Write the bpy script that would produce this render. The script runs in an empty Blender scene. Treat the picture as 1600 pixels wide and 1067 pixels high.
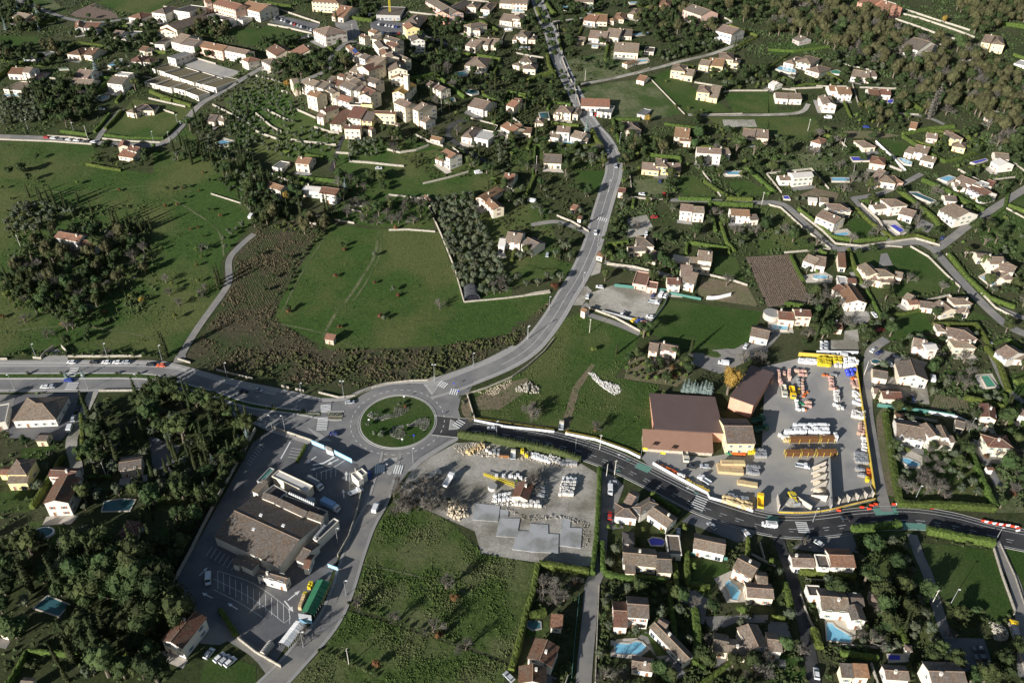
import bpy,bmesh,math,random
import numpy as np
from mathutils import Vector,Matrix,noise
from mathutils.geometry import delaunay_2d_cdt
random.seed(7)
sc=bpy.context.scene
COL=sc.collection
# ------------------------------------------------------------ camera, sky, sun, exposure
FPX,CAMH=1250.0,237.0
dn=Vector((760-800,-(2273-533.5),-FPX)).normalized()
UP=-dn
Fc=Vector((0,0,-1));YW=(Fc-UP*Fc.dot(UP)).normalized();XW=YW.cross(UP).normalized()
RC=Matrix((XW,YW,UP))
cam_d=bpy.data.cameras.new('camera');cam=bpy.data.objects.new('camera',cam_d);COL.objects.link(cam)
cam_d.sensor_width=36;cam_d.lens=36*FPX/1600;cam_d.clip_start=1;cam_d.clip_end=6000
cam.matrix_world=Matrix.Translation((0,0,CAMH))@RC.to_4x4()
sc.camera=cam
sc.cycles.diffuse_bounces=2
SUN_EL,SUN_DIR=16.5,Vector((-0.68,-0.73,0))
world=bpy.data.worlds.new('World');sc.world=world;world.use_nodes=True
nt=world.node_tree;nt.nodes.clear()
sky=nt.nodes.new('ShaderNodeTexSky');sky.sky_type='NISHITA';sky.sun_disc=False
sky.sun_elevation=math.radians(SUN_EL)
sky.sun_rotation=math.atan2(SUN_DIR.x,SUN_DIR.y)
bg=nt.nodes.new('ShaderNodeBackground');bg.inputs[1].default_value=0.052
wo=nt.nodes.new('ShaderNodeOutputWorld')
nt.links.new(sky.outputs[0],bg.inputs[0]);nt.links.new(bg.outputs[0],wo.inputs[0])
sd=bpy.data.lights.new('sun','SUN');sd.energy=5.0;sd.angle=math.radians(0.5);sd.color=(1,0.965,0.915)
sun=bpy.data.objects.new('sun',sd);COL.objects.link(sun);sun.location=(-200,-200,400)
e=math.radians(SUN_EL);s_=SUN_DIR.normalized()*math.cos(e);to_sun=Vector((s_.x,s_.y,math.sin(e)))
sun.rotation_euler=to_sun.to_track_quat('Z','Y').to_euler()
vs=sc.view_settings;sc.display_settings.display_device='sRGB'
vs.view_transform='Standard';vs.look='None';vs.gamma=1;vs.use_curve_mapping=False;vs.exposure=0.72
# ------------------------------------------------------------ terrain and pixel -> ground
VC=None
def hgt(x,y):
 t=(y-292)/26.0
 z=3.9*(t if t>30 else math.log1p(math.exp(t)))
 if VC:z+=13*math.exp(-((x-VC[0])**2+(y-VC[1])**2)/(2*52*52.))
 return z
def ray(px,py):
 return RC@Vector((px-800,-(py-533.5),-FPX)).normalized()
def at(px,py,dz=0.0):
 """the point of the ground (raised by dz) seen at pixel px, py of the 1600 px wide photograph"""
 d=ray(px,py);t=(CAMH-dz)/max(1e-3,-d.z)
 lo,hi=0.0,min(t,4000.0)
 for _ in range(26):
  m=(lo+hi)/2;x,y,z=d.x*m,d.y*m,CAMH+d.z*m
  if z>hgt(x,y)+dz:lo=m
  else:hi=m
 m=(lo+hi)/2
 return Vector((d.x*m,d.y*m,CAMH+d.z*m))
def onplane(px,py,z):
 d=ray(px,py);t=(z-CAMH)/d.z
 return Vector((d.x*t,d.y*t,z))
_v=at(560,150);VC=(_v.x,_v.y+8)
RT=RC.transposed()
def topx(p):
 c=RT@(Vector(p)-Vector((0,0,CAMH)))
 return 800+FPX*c.x/-c.z,533.5-FPX*c.y/-c.z
TX=[0,0,1.0]
def T(x0,y0,s=4.0):TX[:]=[x0,y0,s]
def P(x,y):return(TX[0]+x/TX[2],TX[1]+y/TX[2])
def PL(seq):return[P(seq[i],seq[i+1]) for i in range(0,len(seq),2)]
# ------------------------------------------------------------ materials
MATS={}
def mat(name,c1,c2=None,scale=1.0,rough=0.9,bump=0.0,detail=4,c3=None,scale3=0.05,vary=0.0,spec=0.2,metallic=0.0,stretch=None,contrast=0.25,fine=0.0,famp=.34):
 if name in MATS:return MATS[name]
 m=bpy.data.materials.new(name);m.use_nodes=True;n=m.node_tree.nodes;l=m.node_tree.links
 b=n['Principled BSDF'];b.inputs['Roughness'].default_value=rough
 b.inputs['Specular IOR Level'].default_value=spec;b.inputs['Metallic'].default_value=metallic
 c2=c2 or c1
 tc=n.new('ShaderNodeTexCoord');src=tc.outputs['Object']
 if stretch:
  mp=n.new('ShaderNodeMapping');mp.inputs['Scale'].default_value=stretch;l.new(src,mp.inputs[0]);src=mp.outputs[0]
 t=n.new('ShaderNodeTexNoise');t.inputs['Scale'].default_value=scale;t.inputs['Detail'].default_value=detail;t.inputs['Roughness'].default_value=.65
 l.new(src,t.inputs['Vector'])
 r=n.new('ShaderNodeValToRGB');r.color_ramp.elements[0].position=.5-contrast;r.color_ramp.elements[1].position=.5+contrast
 r.color_ramp.elements[0].color=(*c1,1);r.color_ramp.elements[1].color=(*c2,1)
 l.new(t.outputs['Fac'],r.inputs[0]);out=r.outputs[0]
 if c3:
  t3=n.new('ShaderNodeTexNoise');t3.inputs['Scale'].default_value=scale3;t3.inputs['Detail'].default_value=5;t3.inputs['Roughness'].default_value=.6
  l.new(tc.outputs['Object'],t3.inputs['Vector'])
  r3=n.new('ShaderNodeValToRGB');r3.color_ramp.elements[0].position=.44;r3.color_ramp.elements[1].position=.60
  l.new(t3.outputs['Fac'],r3.inputs[0])
  mx=n.new('ShaderNodeMix');mx.data_type='RGBA';l.new(r3.outputs[0],mx.inputs[0]);l.new(out,mx.inputs[6]);mx.inputs[7].default_value=(*c3,1);out=mx.outputs[2]
 if bump or fine:
  tf=n.new('ShaderNodeTexNoise');tf.inputs['Scale'].default_value=fine or 1.3;tf.inputs['Detail'].default_value=3;tf.inputs['Roughness'].default_value=.7
  l.new(src,tf.inputs['Vector']);mf=n.new('ShaderNodeMapRange');mf.inputs[1].default_value=.32;mf.inputs[2].default_value=.68;mf.inputs[3].default_value=1-famp;mf.inputs[4].default_value=1+famp;l.new(tf.outputs['Fac'],mf.inputs[0])
  hf=n.new('ShaderNodeHueSaturation');l.new(mf.outputs[0],hf.inputs['Value']);l.new(out,hf.inputs['Color']);out=hf.outputs[0]
 if vary:
  oi=n.new('ShaderNodeObjectInfo');hs=n.new('ShaderNodeHueSaturation')
  mr=n.new('ShaderNodeMapRange');mr.inputs[3].default_value=1-vary;mr.inputs[4].default_value=1+vary;l.new(oi.outputs['Random'],mr.inputs[0]);l.new(mr.outputs[0],hs.inputs['Value'])
  mh=n.new('ShaderNodeMath');mh.operation='MULTIPLY_ADD';mh.inputs[1].default_value=7.31;mh.inputs[2].default_value=0;l.new(oi.outputs['Random'],mh.inputs[0])
  fr=n.new('ShaderNodeMath');fr.operation='FRACT';l.new(mh.outputs[0],fr.inputs[0])
  m2=n.new('ShaderNodeMapRange');m2.inputs[3].default_value=.5-.04*min(1,vary*3);m2.inputs[4].default_value=.5+.03*min(1,vary*3);l.new(fr.outputs[0],m2.inputs[0]);l.new(m2.outputs[0],hs.inputs['Hue'])
  l.new(out,hs.inputs['Color']);out=hs.outputs[0]
 l.new(out,b.inputs['Base Color'])
 if bump:
  bp=n.new('ShaderNodeBump');bp.inputs['Strength'].default_value=min(1,bump);bp.inputs['Distance'].default_value=.3*bump
  l.new(t.outputs['Fac'],bp.inputs['Height']);l.new(bp.outputs[0],b.inputs['Normal'])
 MATS[name]=m;return m
M=dict(base=mat('garden_ground',(0.023,0.033,0.011),(0.052,0.067,0.021),.35,bump=1,c3=(.056,.060,.028),scale3=.03,detail=8),lawn=mat('lawn_grass',(0.022,0.050,0.009),(0.040,0.079,0.013),.9,bump=.5,c3=(0.053,0.077,0.021),scale3=.035,detail=8),meadow=mat('meadow_grass',(0.024,0.054,0.011),(0.052,0.092,0.018),.45,bump=.8,famp=.42,c3=(0.077,0.092,0.029),scale3=.025,detail=9),rough=mat('rough_grass',(0.026,0.050,0.009),(0.082,0.121,0.030),.45,bump=1,c3=(0.097,0.111,0.044),scale3=.05,detail=9),dry=mat('dry_grass',(.06,.085,.03),(.16,.155,.09),.3,bump=.8,c3=(.045,.075,.02),scale3=.05,detail=8),scrub=mat('scrub_ground',(.03,.03,.014),(.095,.08,.05),.5,bump=1,c3=(.04,.055,.02),scale3=.06,detail=9),soil=mat('bare_soil',(.11,.088,.056),(.20,.16,.11),.5,bump=.7,c3=(.12,.12,.06),scale3=.06,detail=7),plough=mat('ploughed_soil',(0.111,0.081,0.063),(0.187,0.142,0.116),.8,bump=.7,detail=7),asphalt=mat('old_asphalt',(0.150,0.148,0.150),(0.194,0.191,0.191),.35,.85,c3=(0.224,0.219,0.211),scale3=.08,detail=7),asphalt_new=mat('new_asphalt',(0.032,0.032,0.035),(0.046,0.046,0.049),.4,.8,c3=(0.068,0.067,0.065),scale3=.05,detail=7),lane=mat('lane_asphalt',(0.160,0.156,0.152),(0.216,0.208,0.200),.5,.9,c3=(0.248,0.232,0.208),scale3=.1,detail=6),yard=mat('concrete_yard',(0.230,0.225,0.221),(0.304,0.294,0.281),.12,.9,c3=(0.350,0.331,0.294),scale3=.03,detail=8),gravel=mat('pale_gravel',(.29,.275,.24),(.42,.395,.35),.5,.95,bump=.4,c3=(.20,.185,.15),scale3=.06,detail=8,famp=.22),carpark=mat('car_park_asphalt',(0.105,0.105,0.113),(0.140,0.139,0.146),.4,.85,c3=(0.169,0.165,0.161),scale3=.06,detail=6),paving=mat('pale_paving',(.42,.38,.32),(.55,.50,.43),.8,.8,detail=5),kerb=mat('kerb_stone',(.36,.35,.33),(.45,.44,.41),.6,.85),walk=mat('pavement_asphalt',(.27,.26,.25),(.34,.33,.315),.5,.9),paint=mat('road_paint',(.62,.62,.60),(.80,.80,.78),1.2,.7),green_paint=mat('green_road_paint',(.09,.22,.17),(.18,.34,.28),3,.7),stonewall=mat('pale_stone_wall',(.27,.245,.20),(.46,.42,.35),1.4,.9,bump=.5),render_w=mat('white_render',(0.667,0.620,0.532),(0.740,0.691,0.598),.5,.85,vary=.05),render_c=mat('cream_render',(.66,.57,.42),(.76,.67,.52),.5,.85,vary=.06),render_y=mat('yellow_render',(.70,.57,.32),(.80,.67,.41),.5,.85,vary=.05),render_Y=mat('bright_yellow_render',(.74,.62,.27),(.82,.71,.37),.5,.85),render_p=mat('pink_render',(.66,.42,.32),(.75,.52,.42),.5,.85),render_s=mat('salmon_render',(.55,.27,.18),(.64,.34,.24),.5,.85),render_g=mat('grey_render',(.34,.33,.31),(.42,.41,.39),.5,.85),stone=mat('rubble_stone',(.36,.31,.24),(.55,.48,.38),1.5,.95,bump=.6),glass=mat('window_glass',(.03,.04,.05),(.05,.06,.08),.5,.15,spec=.6),frame=mat('window_frame',(.70,.68,.64)),sh_b=mat('blue_shutter',(.18,.25,.36)),sh_g=mat('green_shutter',(.20,.30,.22)),sh_r=mat('rust_shutter',(.36,.13,.07)),sh_w=mat('grey_shutter',(.42,.45,.45)),door=mat('wooden_door',(.22,.11,.06),(.28,.15,.08),2),hedge=mat('hedge_leaves',(0.030,0.052,0.010),(0.095,0.130,0.027),1.3,bump=.8,detail=6,vary=.22),ridge=mat('ridge_tiles',(.30,.20,.14),(.42,.30,.21),1.5),trunk=mat('bark',(.13,.10,.075),(.2,.165,.13),3,bump=.5),white=mat('white_paint',(.72,.72,.70),(.80,.80,.79),.8,.6),metal=mat('galvanised_metal',(.42,.43,.44),(.52,.53,.54),1,.45,metallic=.5),dark=mat('dark_rubber',(.025,.025,.027)),pole=mat('pale_concrete_pole',(.50,.47,.42),(.60,.57,.51),1.5),wood=mat('sawn_timber',(.50,.37,.19),(.66,.51,.29),1.2,detail=5,stretch=(1,6,6),vary=.12),rust=mat('rusty_steel',(.16,.075,.03),(.29,.14,.06),1.5,.8),orange=mat('orange_plastic',(.62,.14,.03),(.70,.20,.05),1,.5,vary=.1),brick=mat('pink_brick',(.44,.27,.21),(.60,.42,.35),1.5,vary=.2),slab=mat('grey_slab',(0.338,0.344,0.350),(0.450,0.456,0.463),.25,.85,c3=(0.250,0.250,0.237),scale3=.12,detail=5),block=mat('pale_block',(.55,.53,.49),(.70,.68,.65),1.5,vary=.12),bag=mat('white_plastic_wrap',(.70,.70,.70),(.82,.82,.82),1.5,.45,vary=.06),yellow=mat('yellow_plastic',(0.518,0.403,0.022),(0.612,0.504,0.043),1.5,.5),blue=mat('blue_plastic',(.03,.05,.45),(.05,.08,.60),1.5,.35,spec=.5),bluelight=mat('pale_blue_banner',(.18,.42,.62),(.35,.58,.75),.6,.6),green=mat('green_plastic',(.03,.25,.12),(.05,.33,.17),1.5,.5),teal=mat('teal_tarpaulin',(0.056,0.168,0.140),(0.105,0.231,0.196),.6,.6),canopy=mat('green_canopy',(0.022,0.115,0.058),(0.050,0.194,0.101),.35,.5,stretch=(0.720,0.720,0.720)),ochre=mat('ochre_panel',(.50,.36,.05),(.62,.46,.09),.7,.7),sand=mat('sand_heap',(.45,.37,.26),(.62,.54,.42),1.2,.95,bump=.5),water=mat('pool_water',(.16,.44,.62),(.26,.56,.72),.35,.08,spec=.6),water_d=mat('dark_pool_water',(.03,.10,.12),(.05,.14,.15),.35,.08,spec=.6),water_g=mat('green_pool_cover',(.06,.25,.16),(.10,.32,.21),.5,.5),cover_b=mat('blue_pool_cover',(.05,.06,.45),(.08,.10,.55),.5,.6),panel=mat('solar_glass',(.03,.05,.16),(.05,.08,.22),2,.2,spec=.6),)  # the dark pool water carries the shade over some pools in its colour
ROOF=dict(t=mat('tan_roof_tiles',(0.150,0.118,0.090),(0.252,0.207,0.163),1.6,.9,bump=.4,c3=(0.187,0.136,0.100),scale3=.3,vary=.13,detail=7,contrast=.18),o=mat('orange_roof_tiles',(0.186,0.094,0.052),(0.279,0.161,0.101),1.6,.9,bump=.4,c3=(0.197,0.124,0.083),scale3=.3,vary=.12,detail=7,contrast=.18),r=mat('rust_roof_tiles',(0.113,0.052,0.033),(0.179,0.096,0.066),1.6,.9,bump=.4,c3=(0.132,0.089,0.066),scale3=.3,vary=.12,detail=7,contrast=.18),b=mat('grey_brown_roof_tiles',(0.106,0.090,0.076),(0.170,0.150,0.129),1.6,.9,bump=.4,c3=(0.138,0.106,0.078),scale3=.3,vary=.12,detail=7,contrast=.18),k=mat('dark_flat_roof',(0.060,0.054,0.051),(0.090,0.081,0.075),.8,.9),m=mat('grey_flat_roof',(0.162,0.159,0.156),(0.216,0.213,0.210),.6,.8,vary=.08),w=mat('white_flat_roof',(0.496,0.472,0.432),(0.576,0.552,0.520),.6,.8),y=mat('ochre_roof_tiles',(0.260,0.167,0.043),(0.347,0.236,0.081),1.6,.9,bump=.4,vary=.05,detail=7),q=mat('olive_flat_roof',(0.120,0.102,0.060),(0.180,0.153,0.096),.5,.95,vary=.08,detail=7),p=mat('pale_terracotta_sheet',(0.229,0.133,0.094),(0.260,0.156,0.112),.3,.8),u=mat('mauve_roof_sheet',(0.154,0.105,0.094),(0.176,0.124,0.112),.15,.75),g=M['canopy'],G=M['teal'])
LEAF=dict(olive=mat('olive_leaves',(0.038,0.048,0.026),(0.106,0.123,0.078),1.2,vary=0.24,detail=5),cypress=mat('cypress_leaves',(.018,.028,.010),(.050,.062,.022),1.5,vary=.2,detail=5),oak=mat('oak_leaves',(.017,.030,.010),(.056,.078,.026),1.2,vary=0.38,detail=5),pine=mat('pine_needles',(.026,.044,.014),(.074,.10,.034),1.2,vary=0.27,detail=5),bright=mat('bright_leaves',(.040,.064,.014),(.105,.138,.034),1.2,vary=0.30,detail=5),autumn=mat('autumn_leaves',(0.034,0.037,0.016),(0.099,0.095,0.043),1.2,vary=.12,detail=5),gold=mat('golden_leaves',(.17,.115,.02),(.32,.22,.05),1.2,vary=.12,detail=5),rusty=mat('rusty_leaves',(.070,.038,.016),(.15,.080,.032),1.2,vary=.25,detail=5),spruce=mat('blue_needles',(.12,.16,.15),(.24,.30,.28),1.2,vary=.1,detail=5),twig=mat('grey_twigs',(.085,.080,.068),(.165,.152,.130),3,vary=.2),shrub=mat('shrub_leaves',(.023,.038,.013),(.068,.088,.032),1.2,vary=0.47,detail=5),brush=mat('dry_brush',(.045,.040,.020),(.125,.10,.062),.6,detail=5),)
# ------------------------------------------------------------ object helpers
def link(o,parent=None):
 COL.objects.link(o)
 if parent is not None:o.parent=parent
 return o
def mesh(name,verts,faces,mats,idx=None,smooth=False):
 me=bpy.data.meshes.new(name);me.from_pydata([tuple(v) for v in verts],[],faces)
 for m in(mats if isinstance(mats,(list,tuple)) else[mats]):me.materials.append(m)
 if idx is not None:me.polygons.foreach_set('material_index',idx)
 if smooth:me.polygons.foreach_set('use_smooth',[True]*len(me.polygons))
 me.update();return me
def ob(name,me,loc=(0,0,0),rz=0,parent=None,scale=None):
 o=bpy.data.objects.new(name,me);o.location=loc;o.rotation_euler=(0,0,rz)
 if scale is not None:o.scale=scale
 return link(o,parent)
def tag(o,label,cat,group=None,kind=None):
 if label:o['label']=label
 if cat:o['category']=cat
 if group:o['group']=group
 if kind:o['kind']=kind
 return o
class MB:
 def __init__(s):s.v=[];s.f=[];s.i=[]
 def quad(s,a,b,c,d,m=0):
  n=len(s.v);s.v+=[tuple(a),tuple(b),tuple(c),tuple(d)];s.f.append((n,n+1,n+2,n+3));s.i.append(m)
 def poly(s,pts,m=0):
  n=len(s.v);s.v+=[tuple(p) for p in pts];s.f.append(tuple(range(n,n+len(pts))));s.i.append(m)
 def hexa(s,b,t,m=0):
  n=len(s.v);s.v+=[tuple(p) for p in b]+[tuple(p) for p in t]
  k=len(b)
  s.f.append(tuple(n+j for j in reversed(range(k))));s.i.append(m);s.f.append(tuple(n+k+j for j in range(k)));s.i.append(m)
  for j in range(k):
   j2=(j+1)%k;s.f.append((n+j,n+j2,n+k+j2,n+k+j));s.i.append(m)
 def box(s,x0,x1,y0,y1,z0,z1,m=0):
  s.hexa([(x0,y0,z0),(x1,y0,z0),(x1,y1,z0),(x0,y1,z0)],[(x0,y0,z1),(x1,y0,z1),(x1,y1,z1),(x0,y1,z1)],m)
 def cyl(s,x,y,z0,z1,r0,r1=None,n=8,m=0):
  r1=r0 if r1 is None else r1
  c=[(math.cos(2*math.pi*j/n),math.sin(2*math.pi*j/n)) for j in range(n)]
  s.hexa([(x+r0*a,y+r0*b,z0) for a,b in c],[(x+r1*a,y+r1*b,z1) for a,b in c],m)
 def tube(s,p,q,r0,r1,n=5,m=0):
  p,q=Vector(p),Vector(q);d=(q-p).normalized();a=d.orthogonal().normalized();b=d.cross(a)
  A=[p+(a*math.cos(2*math.pi*j/n)+b*math.sin(2*math.pi*j/n))*r0 for j in range(n)]
  B=[q+(a*math.cos(2*math.pi*j/n)+b*math.sin(2*math.pi*j/n))*r1 for j in range(n)]
  s.hexa(A,B,m)
 def mesh(s,name,mats,smooth=False):return mesh(name,s.v,s.f,mats,s.i,smooth)
LM=[]
def near(px,py):
 if not LM:return 'in','valley'
 b=min(LM,key=lambda q:(q[0]-px)**2+(1.3*(q[1]-py))**2)
 dx,dy=px-b[0],(py-b[1])*1.3
 if abs(dx)>abs(dy)*1.1:rel='to the right of' if dx>0 else 'to the left of'
 else:rel='below' if dy>0 else 'above'
 return rel,b[2]
def lab(adj,px,py):
 rel,ph=near(px,py)
 w=f'{adj} {rel} the {ph}'.split()
 return ' '.join(w[:16])
OCC={}
def occ_poly(pts,val,step=1.5,grow=0.0):
 xs=[p[0] for p in pts];ys=[p[1] for p in pts]
 x0,x1,y0,y1=min(xs)-grow,max(xs)+grow,min(ys)-grow,max(ys)+grow
 n=len(pts)
 gx=np.arange(math.floor(x0/step),math.ceil(x1/step)+1);gy=np.arange(math.floor(y0/step),math.ceil(y1/step)+1)
 X,Y=np.meshgrid(gx*step,gy*step);ins=inside(X,Y,pts)
 if grow:
  for i in range(n):
   a,b=pts[i],pts[(i+1)%n];dx,dy=b[0]-a[0],b[1]-a[1];L=dx*dx+dy*dy+1e-9
   t=np.clip(((X-a[0])*dx+(Y-a[1])*dy)/L,0,1)
   ins|=(X-a[0]-t*dx)**2+(Y-a[1]-t*dy)**2<grow*grow
 for i,j in zip(*np.nonzero(ins)):OCC[(int(gx[j]),int(gy[i]))]=max(val,OCC.get((int(gx[j]),int(gy[i])),0))
def inside(X,Y,pts):
 ins=np.zeros(np.shape(X),bool);n=len(pts);j=n-1
 for i in range(n):
  xi,yi,xj,yj=pts[i][0],pts[i][1],pts[j][0],pts[j][1]
  c=((yi>Y)!=(yj>Y))&(X<(xj-xi)*(Y-yi)/((yj-yi) if abs(yj-yi)>1e-12 else 1e-12)+xi)
  ins^=c;j=i
 return ins
def occ(x,y,step=1.5):return OCC.get((int(round(x/step)),int(round(y/step))),0)
# ------------------------------------------------------------ ground sheets
def resample(pts,step):
 out=[]
 n=len(pts)
 for i in range(n):
  a,b=Vector(pts[i]),Vector(pts[(i+1)%n]);k=max(1,int((b-a).length/step))
  for j in range(k):out.append(a.lerp(b,j/k))
 return out
def sheet_w(name,pts2,material,lift,step=6.0):
 ring=resample([(p[0],p[1]) for p in pts2],step)
 xs=[p.x for p in ring];ys=[p.y for p in ring]
 X,Y=np.meshgrid(np.arange(min(xs),max(xs),step),np.arange(min(ys),max(ys),step))
 ins=inside(X,Y,[(p.x,p.y) for p in ring])
 vs_=[Vector((p.x,p.y)) for p in ring]
 vs_+=[Vector((float(a),float(b))) for a,b in zip(X[ins],Y[ins])]
 r=delaunay_2d_cdt(vs_,[],[list(range(len(ring)))],1,0.01)
 V=[(p.x,p.y,hgt(p.x,p.y)+lift) for p in r[0]]
 F=[]
 for f in r[2]:
  f=list(f)
  a,b,c=V[f[0]],V[f[1]],V[f[2]]
  if(b[0]-a[0])*(c[1]-a[1])-(b[1]-a[1])*(c[0]-a[0])<0:f.reverse()
  F.append(f)
 return mesh(name,V,F,material)
def patch(name,seq,m,layer=1,occv=0,kind='structure',rnd=True,label=None,cat=None,grow=0.0):
 px=PL(seq) if not isinstance(seq[0],tuple) else seq
 w=[at(*p) for p in px]
 o=ob(name,sheet_w(name,w,M[m] if isinstance(m,str) else m,0.04*layer))
 tag(o,label,cat,None,kind)
 if occv:occ_poly(w,occv,grow=grow)
 return o
def smooth_line(px,closed=False,step=2.5):
 w=[at(*p) for p in px];w=[Vector((p.x,p.y)) for p in w]
 out=[];n=len(w)
 for i in range(n-1):
  p0,p1,p2,p3=w[max(0,i-1)],w[i],w[i+1],w[min(n-1,i+2)]
  k=max(1,int((p2-p1).length/step))
  for j in range(k):
   t=j/k;out.append(.5*((2*p1)+(p2-p0)*t+(2*p0-5*p1+4*p2-p3)*t*t+(3*p1-p0-3*p2+p3)*t**3))
 out.append(w[-1]);return out
def normals2(L):
 N=[]
 for i in range(len(L)):
  d=L[min(i+1,len(L)-1)]-L[max(i-1,0)];d.normalize();N.append(Vector((-d.y,d.x)))
 return N
def strip(name,L,o0,o1,m,lift,kind='structure',parent=None,k=2):
 N=normals2(L);V=[];F=[]
 for p,n in zip(L,N):
  for j in range(k+1):
   q=p+n*(o0+(o1-o0)*j/k);V.append((q.x,q.y,hgt(q.x,q.y)+lift))
 for i in range(len(L)-1):
  for j in range(k):
   a=i*(k+1)+j;F.append((a,a+1,a+k+2,a+k+1) if o1<o0 else(a,a+k+1,a+k+2,a+1))
 o=ob(name,mesh(name,V,F,M[m] if isinstance(m,str) else m),parent=parent)
 if kind:o['kind']=kind
 return o
RD=[0]
def road(seq,width,m='lane',kerb=False,dash=False,edge=False,walk=0,layer=None,name='road'):
 px=PL(seq);L=smooth_line(px);h=width/2
 RD[0]+=1;lift=.14+.012*(RD[0]%9) if layer is None else layer
 strip(name,L,-h,h,m,lift,k=4)
 poly=[(p+n*h) for p,n in zip(L,normals2(L))]+[(p-n*h) for p,n in reversed(list(zip(L,normals2(L))))]
 for i in range(0,len(L)-1,2):
  a,b=L[i],L[min(i+2,len(L)-1)]
  d=b-a
  if d.length>0:
   n=Vector((-d.y,d.x)).normalized()*(h+1.2+walk);occ_poly([a+n,b+n,b-n,a-n],3)
 if walk:
  for s in(-1,1):strip('pavement',L,s*(h+.15),s*(h+walk),'walk',lift+.06)
 if kerb:
  for s in(-1,1):slab_line('kerb',L,s*h,s*(h+.16),'kerb',lift-.05,lift+.10)
 if edge:
  for s in(-1,1):strip('road_marking',L,s*(h-.35),s*(h-.5),'paint',lift+.012,k=1)
 if dash:dashes(L,0,.16,3.0,4.5,lift+.012)
 return L
def slab_line(name,L,o0,o1,m,z0,z1,parent=None):
 N=normals2(L);mb=MB()
 for i in range(len(L)-1):
  q=[L[i]+N[i]*o0,L[i+1]+N[i+1]*o0,L[i+1]+N[i+1]*o1,L[i]+N[i]*o1]
  mb.hexa([(p.x,p.y,hgt(p.x,p.y)+z0) for p in q],[(p.x,p.y,hgt(p.x,p.y)+z1) for p in q])
 o=ob(name,mb.mesh(name,M[m]),parent=parent);o['kind']='structure';return o
def dashes(L,off,w,on,gap,lift,m='paint'):
 N=normals2(L);acc=0;mb=MB()
 seg=[]
 for i in range(len(L)-1):
  d=(L[i+1]-L[i]).length
  k=max(1,int(d/.75))
  for j in range(k):
   t0=acc%(on+gap)
   if t0<on:
    a=L[i].lerp(L[i+1],j/k)+N[i]*off;b=L[i].lerp(L[i+1],(j+1)/k)+N[i]*off;n=N[i]*w/2
    mb.quad(*[(q.x,q.y,hgt(q.x,q.y)+lift) for q in(a-n,b-n,b+n,a+n)])
   acc+=d/k
 o=ob('road_marking',mb.mesh('road_marking',M[m]));o['kind']='structure';return o
def paintq(seq,m='paint',lift=.33,name='road_marking'):
 """painted quads: px lists of four corners"""
 mb=MB()
 for q in seq:
  w=[at(*P(q[i],q[i+1])) for i in range(0,len(q),2)]
  mb.poly([(p.x,p.y,hgt(p.x,p.y)+lift) for p in w])
 o=ob(name,mb.mesh(name,M[m]));o['kind']='structure';return o
def zebra(x0,y0,x1,y1,n,w=.5,l=3.0,lift=.33):
 """a crossing whose bars are spaced from one pixel point to the other"""
 a,b=at(*P(x0,y0)),at(*P(x1,y1));d=(b-a).to_2d().normalized();nn=Vector((-d.y,d.x));mb=MB()
 for i in range(n):
  c=a.to_2d().lerp(b.to_2d(),i/(n-1))
  q=[c+d*w/2+nn*l/2,c-d*w/2+nn*l/2,c-d*w/2-nn*l/2,c+d*w/2-nn*l/2]
  mb.quad(*[(p.x,p.y,hgt(p.x,p.y)+lift) for p in q])
 o=ob('road_marking',mb.mesh('road_marking',M['paint']));o['kind']='structure'
def wall(seq,h=1.3,w=.3,m='stonewall',name='wall',adj='pale rendered garden wall',cat='wall',label=None,z0=-.5,px=None,parts=None):
 px=px or PL(seq);L=[]
 W=[at(*p).to_2d() for p in px]
 for i in range(len(W)-1):
  k=max(1,int((W[i+1]-W[i]).length/4));L+=[W[i].lerp(W[i+1],j/k) for j in range(k)]
 L.append(W[-1])
 o=slab_line(name,L,-w/2,w/2,m,z0,h);del o['kind']
 c=px[len(px)//2];tag(o,label or lab(adj,*c),cat)
 for i in range(len(L)-1):occ_line(L[i],L[i+1],1.2,2)
 return o
def occ_line(a,b,g,v):
 d=b-a
 if d.length<1e-3:return
 n=Vector((-d.y,d.x)).normalized()*g;occ_poly([a+n,b+n,b-n,a-n],v)
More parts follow.
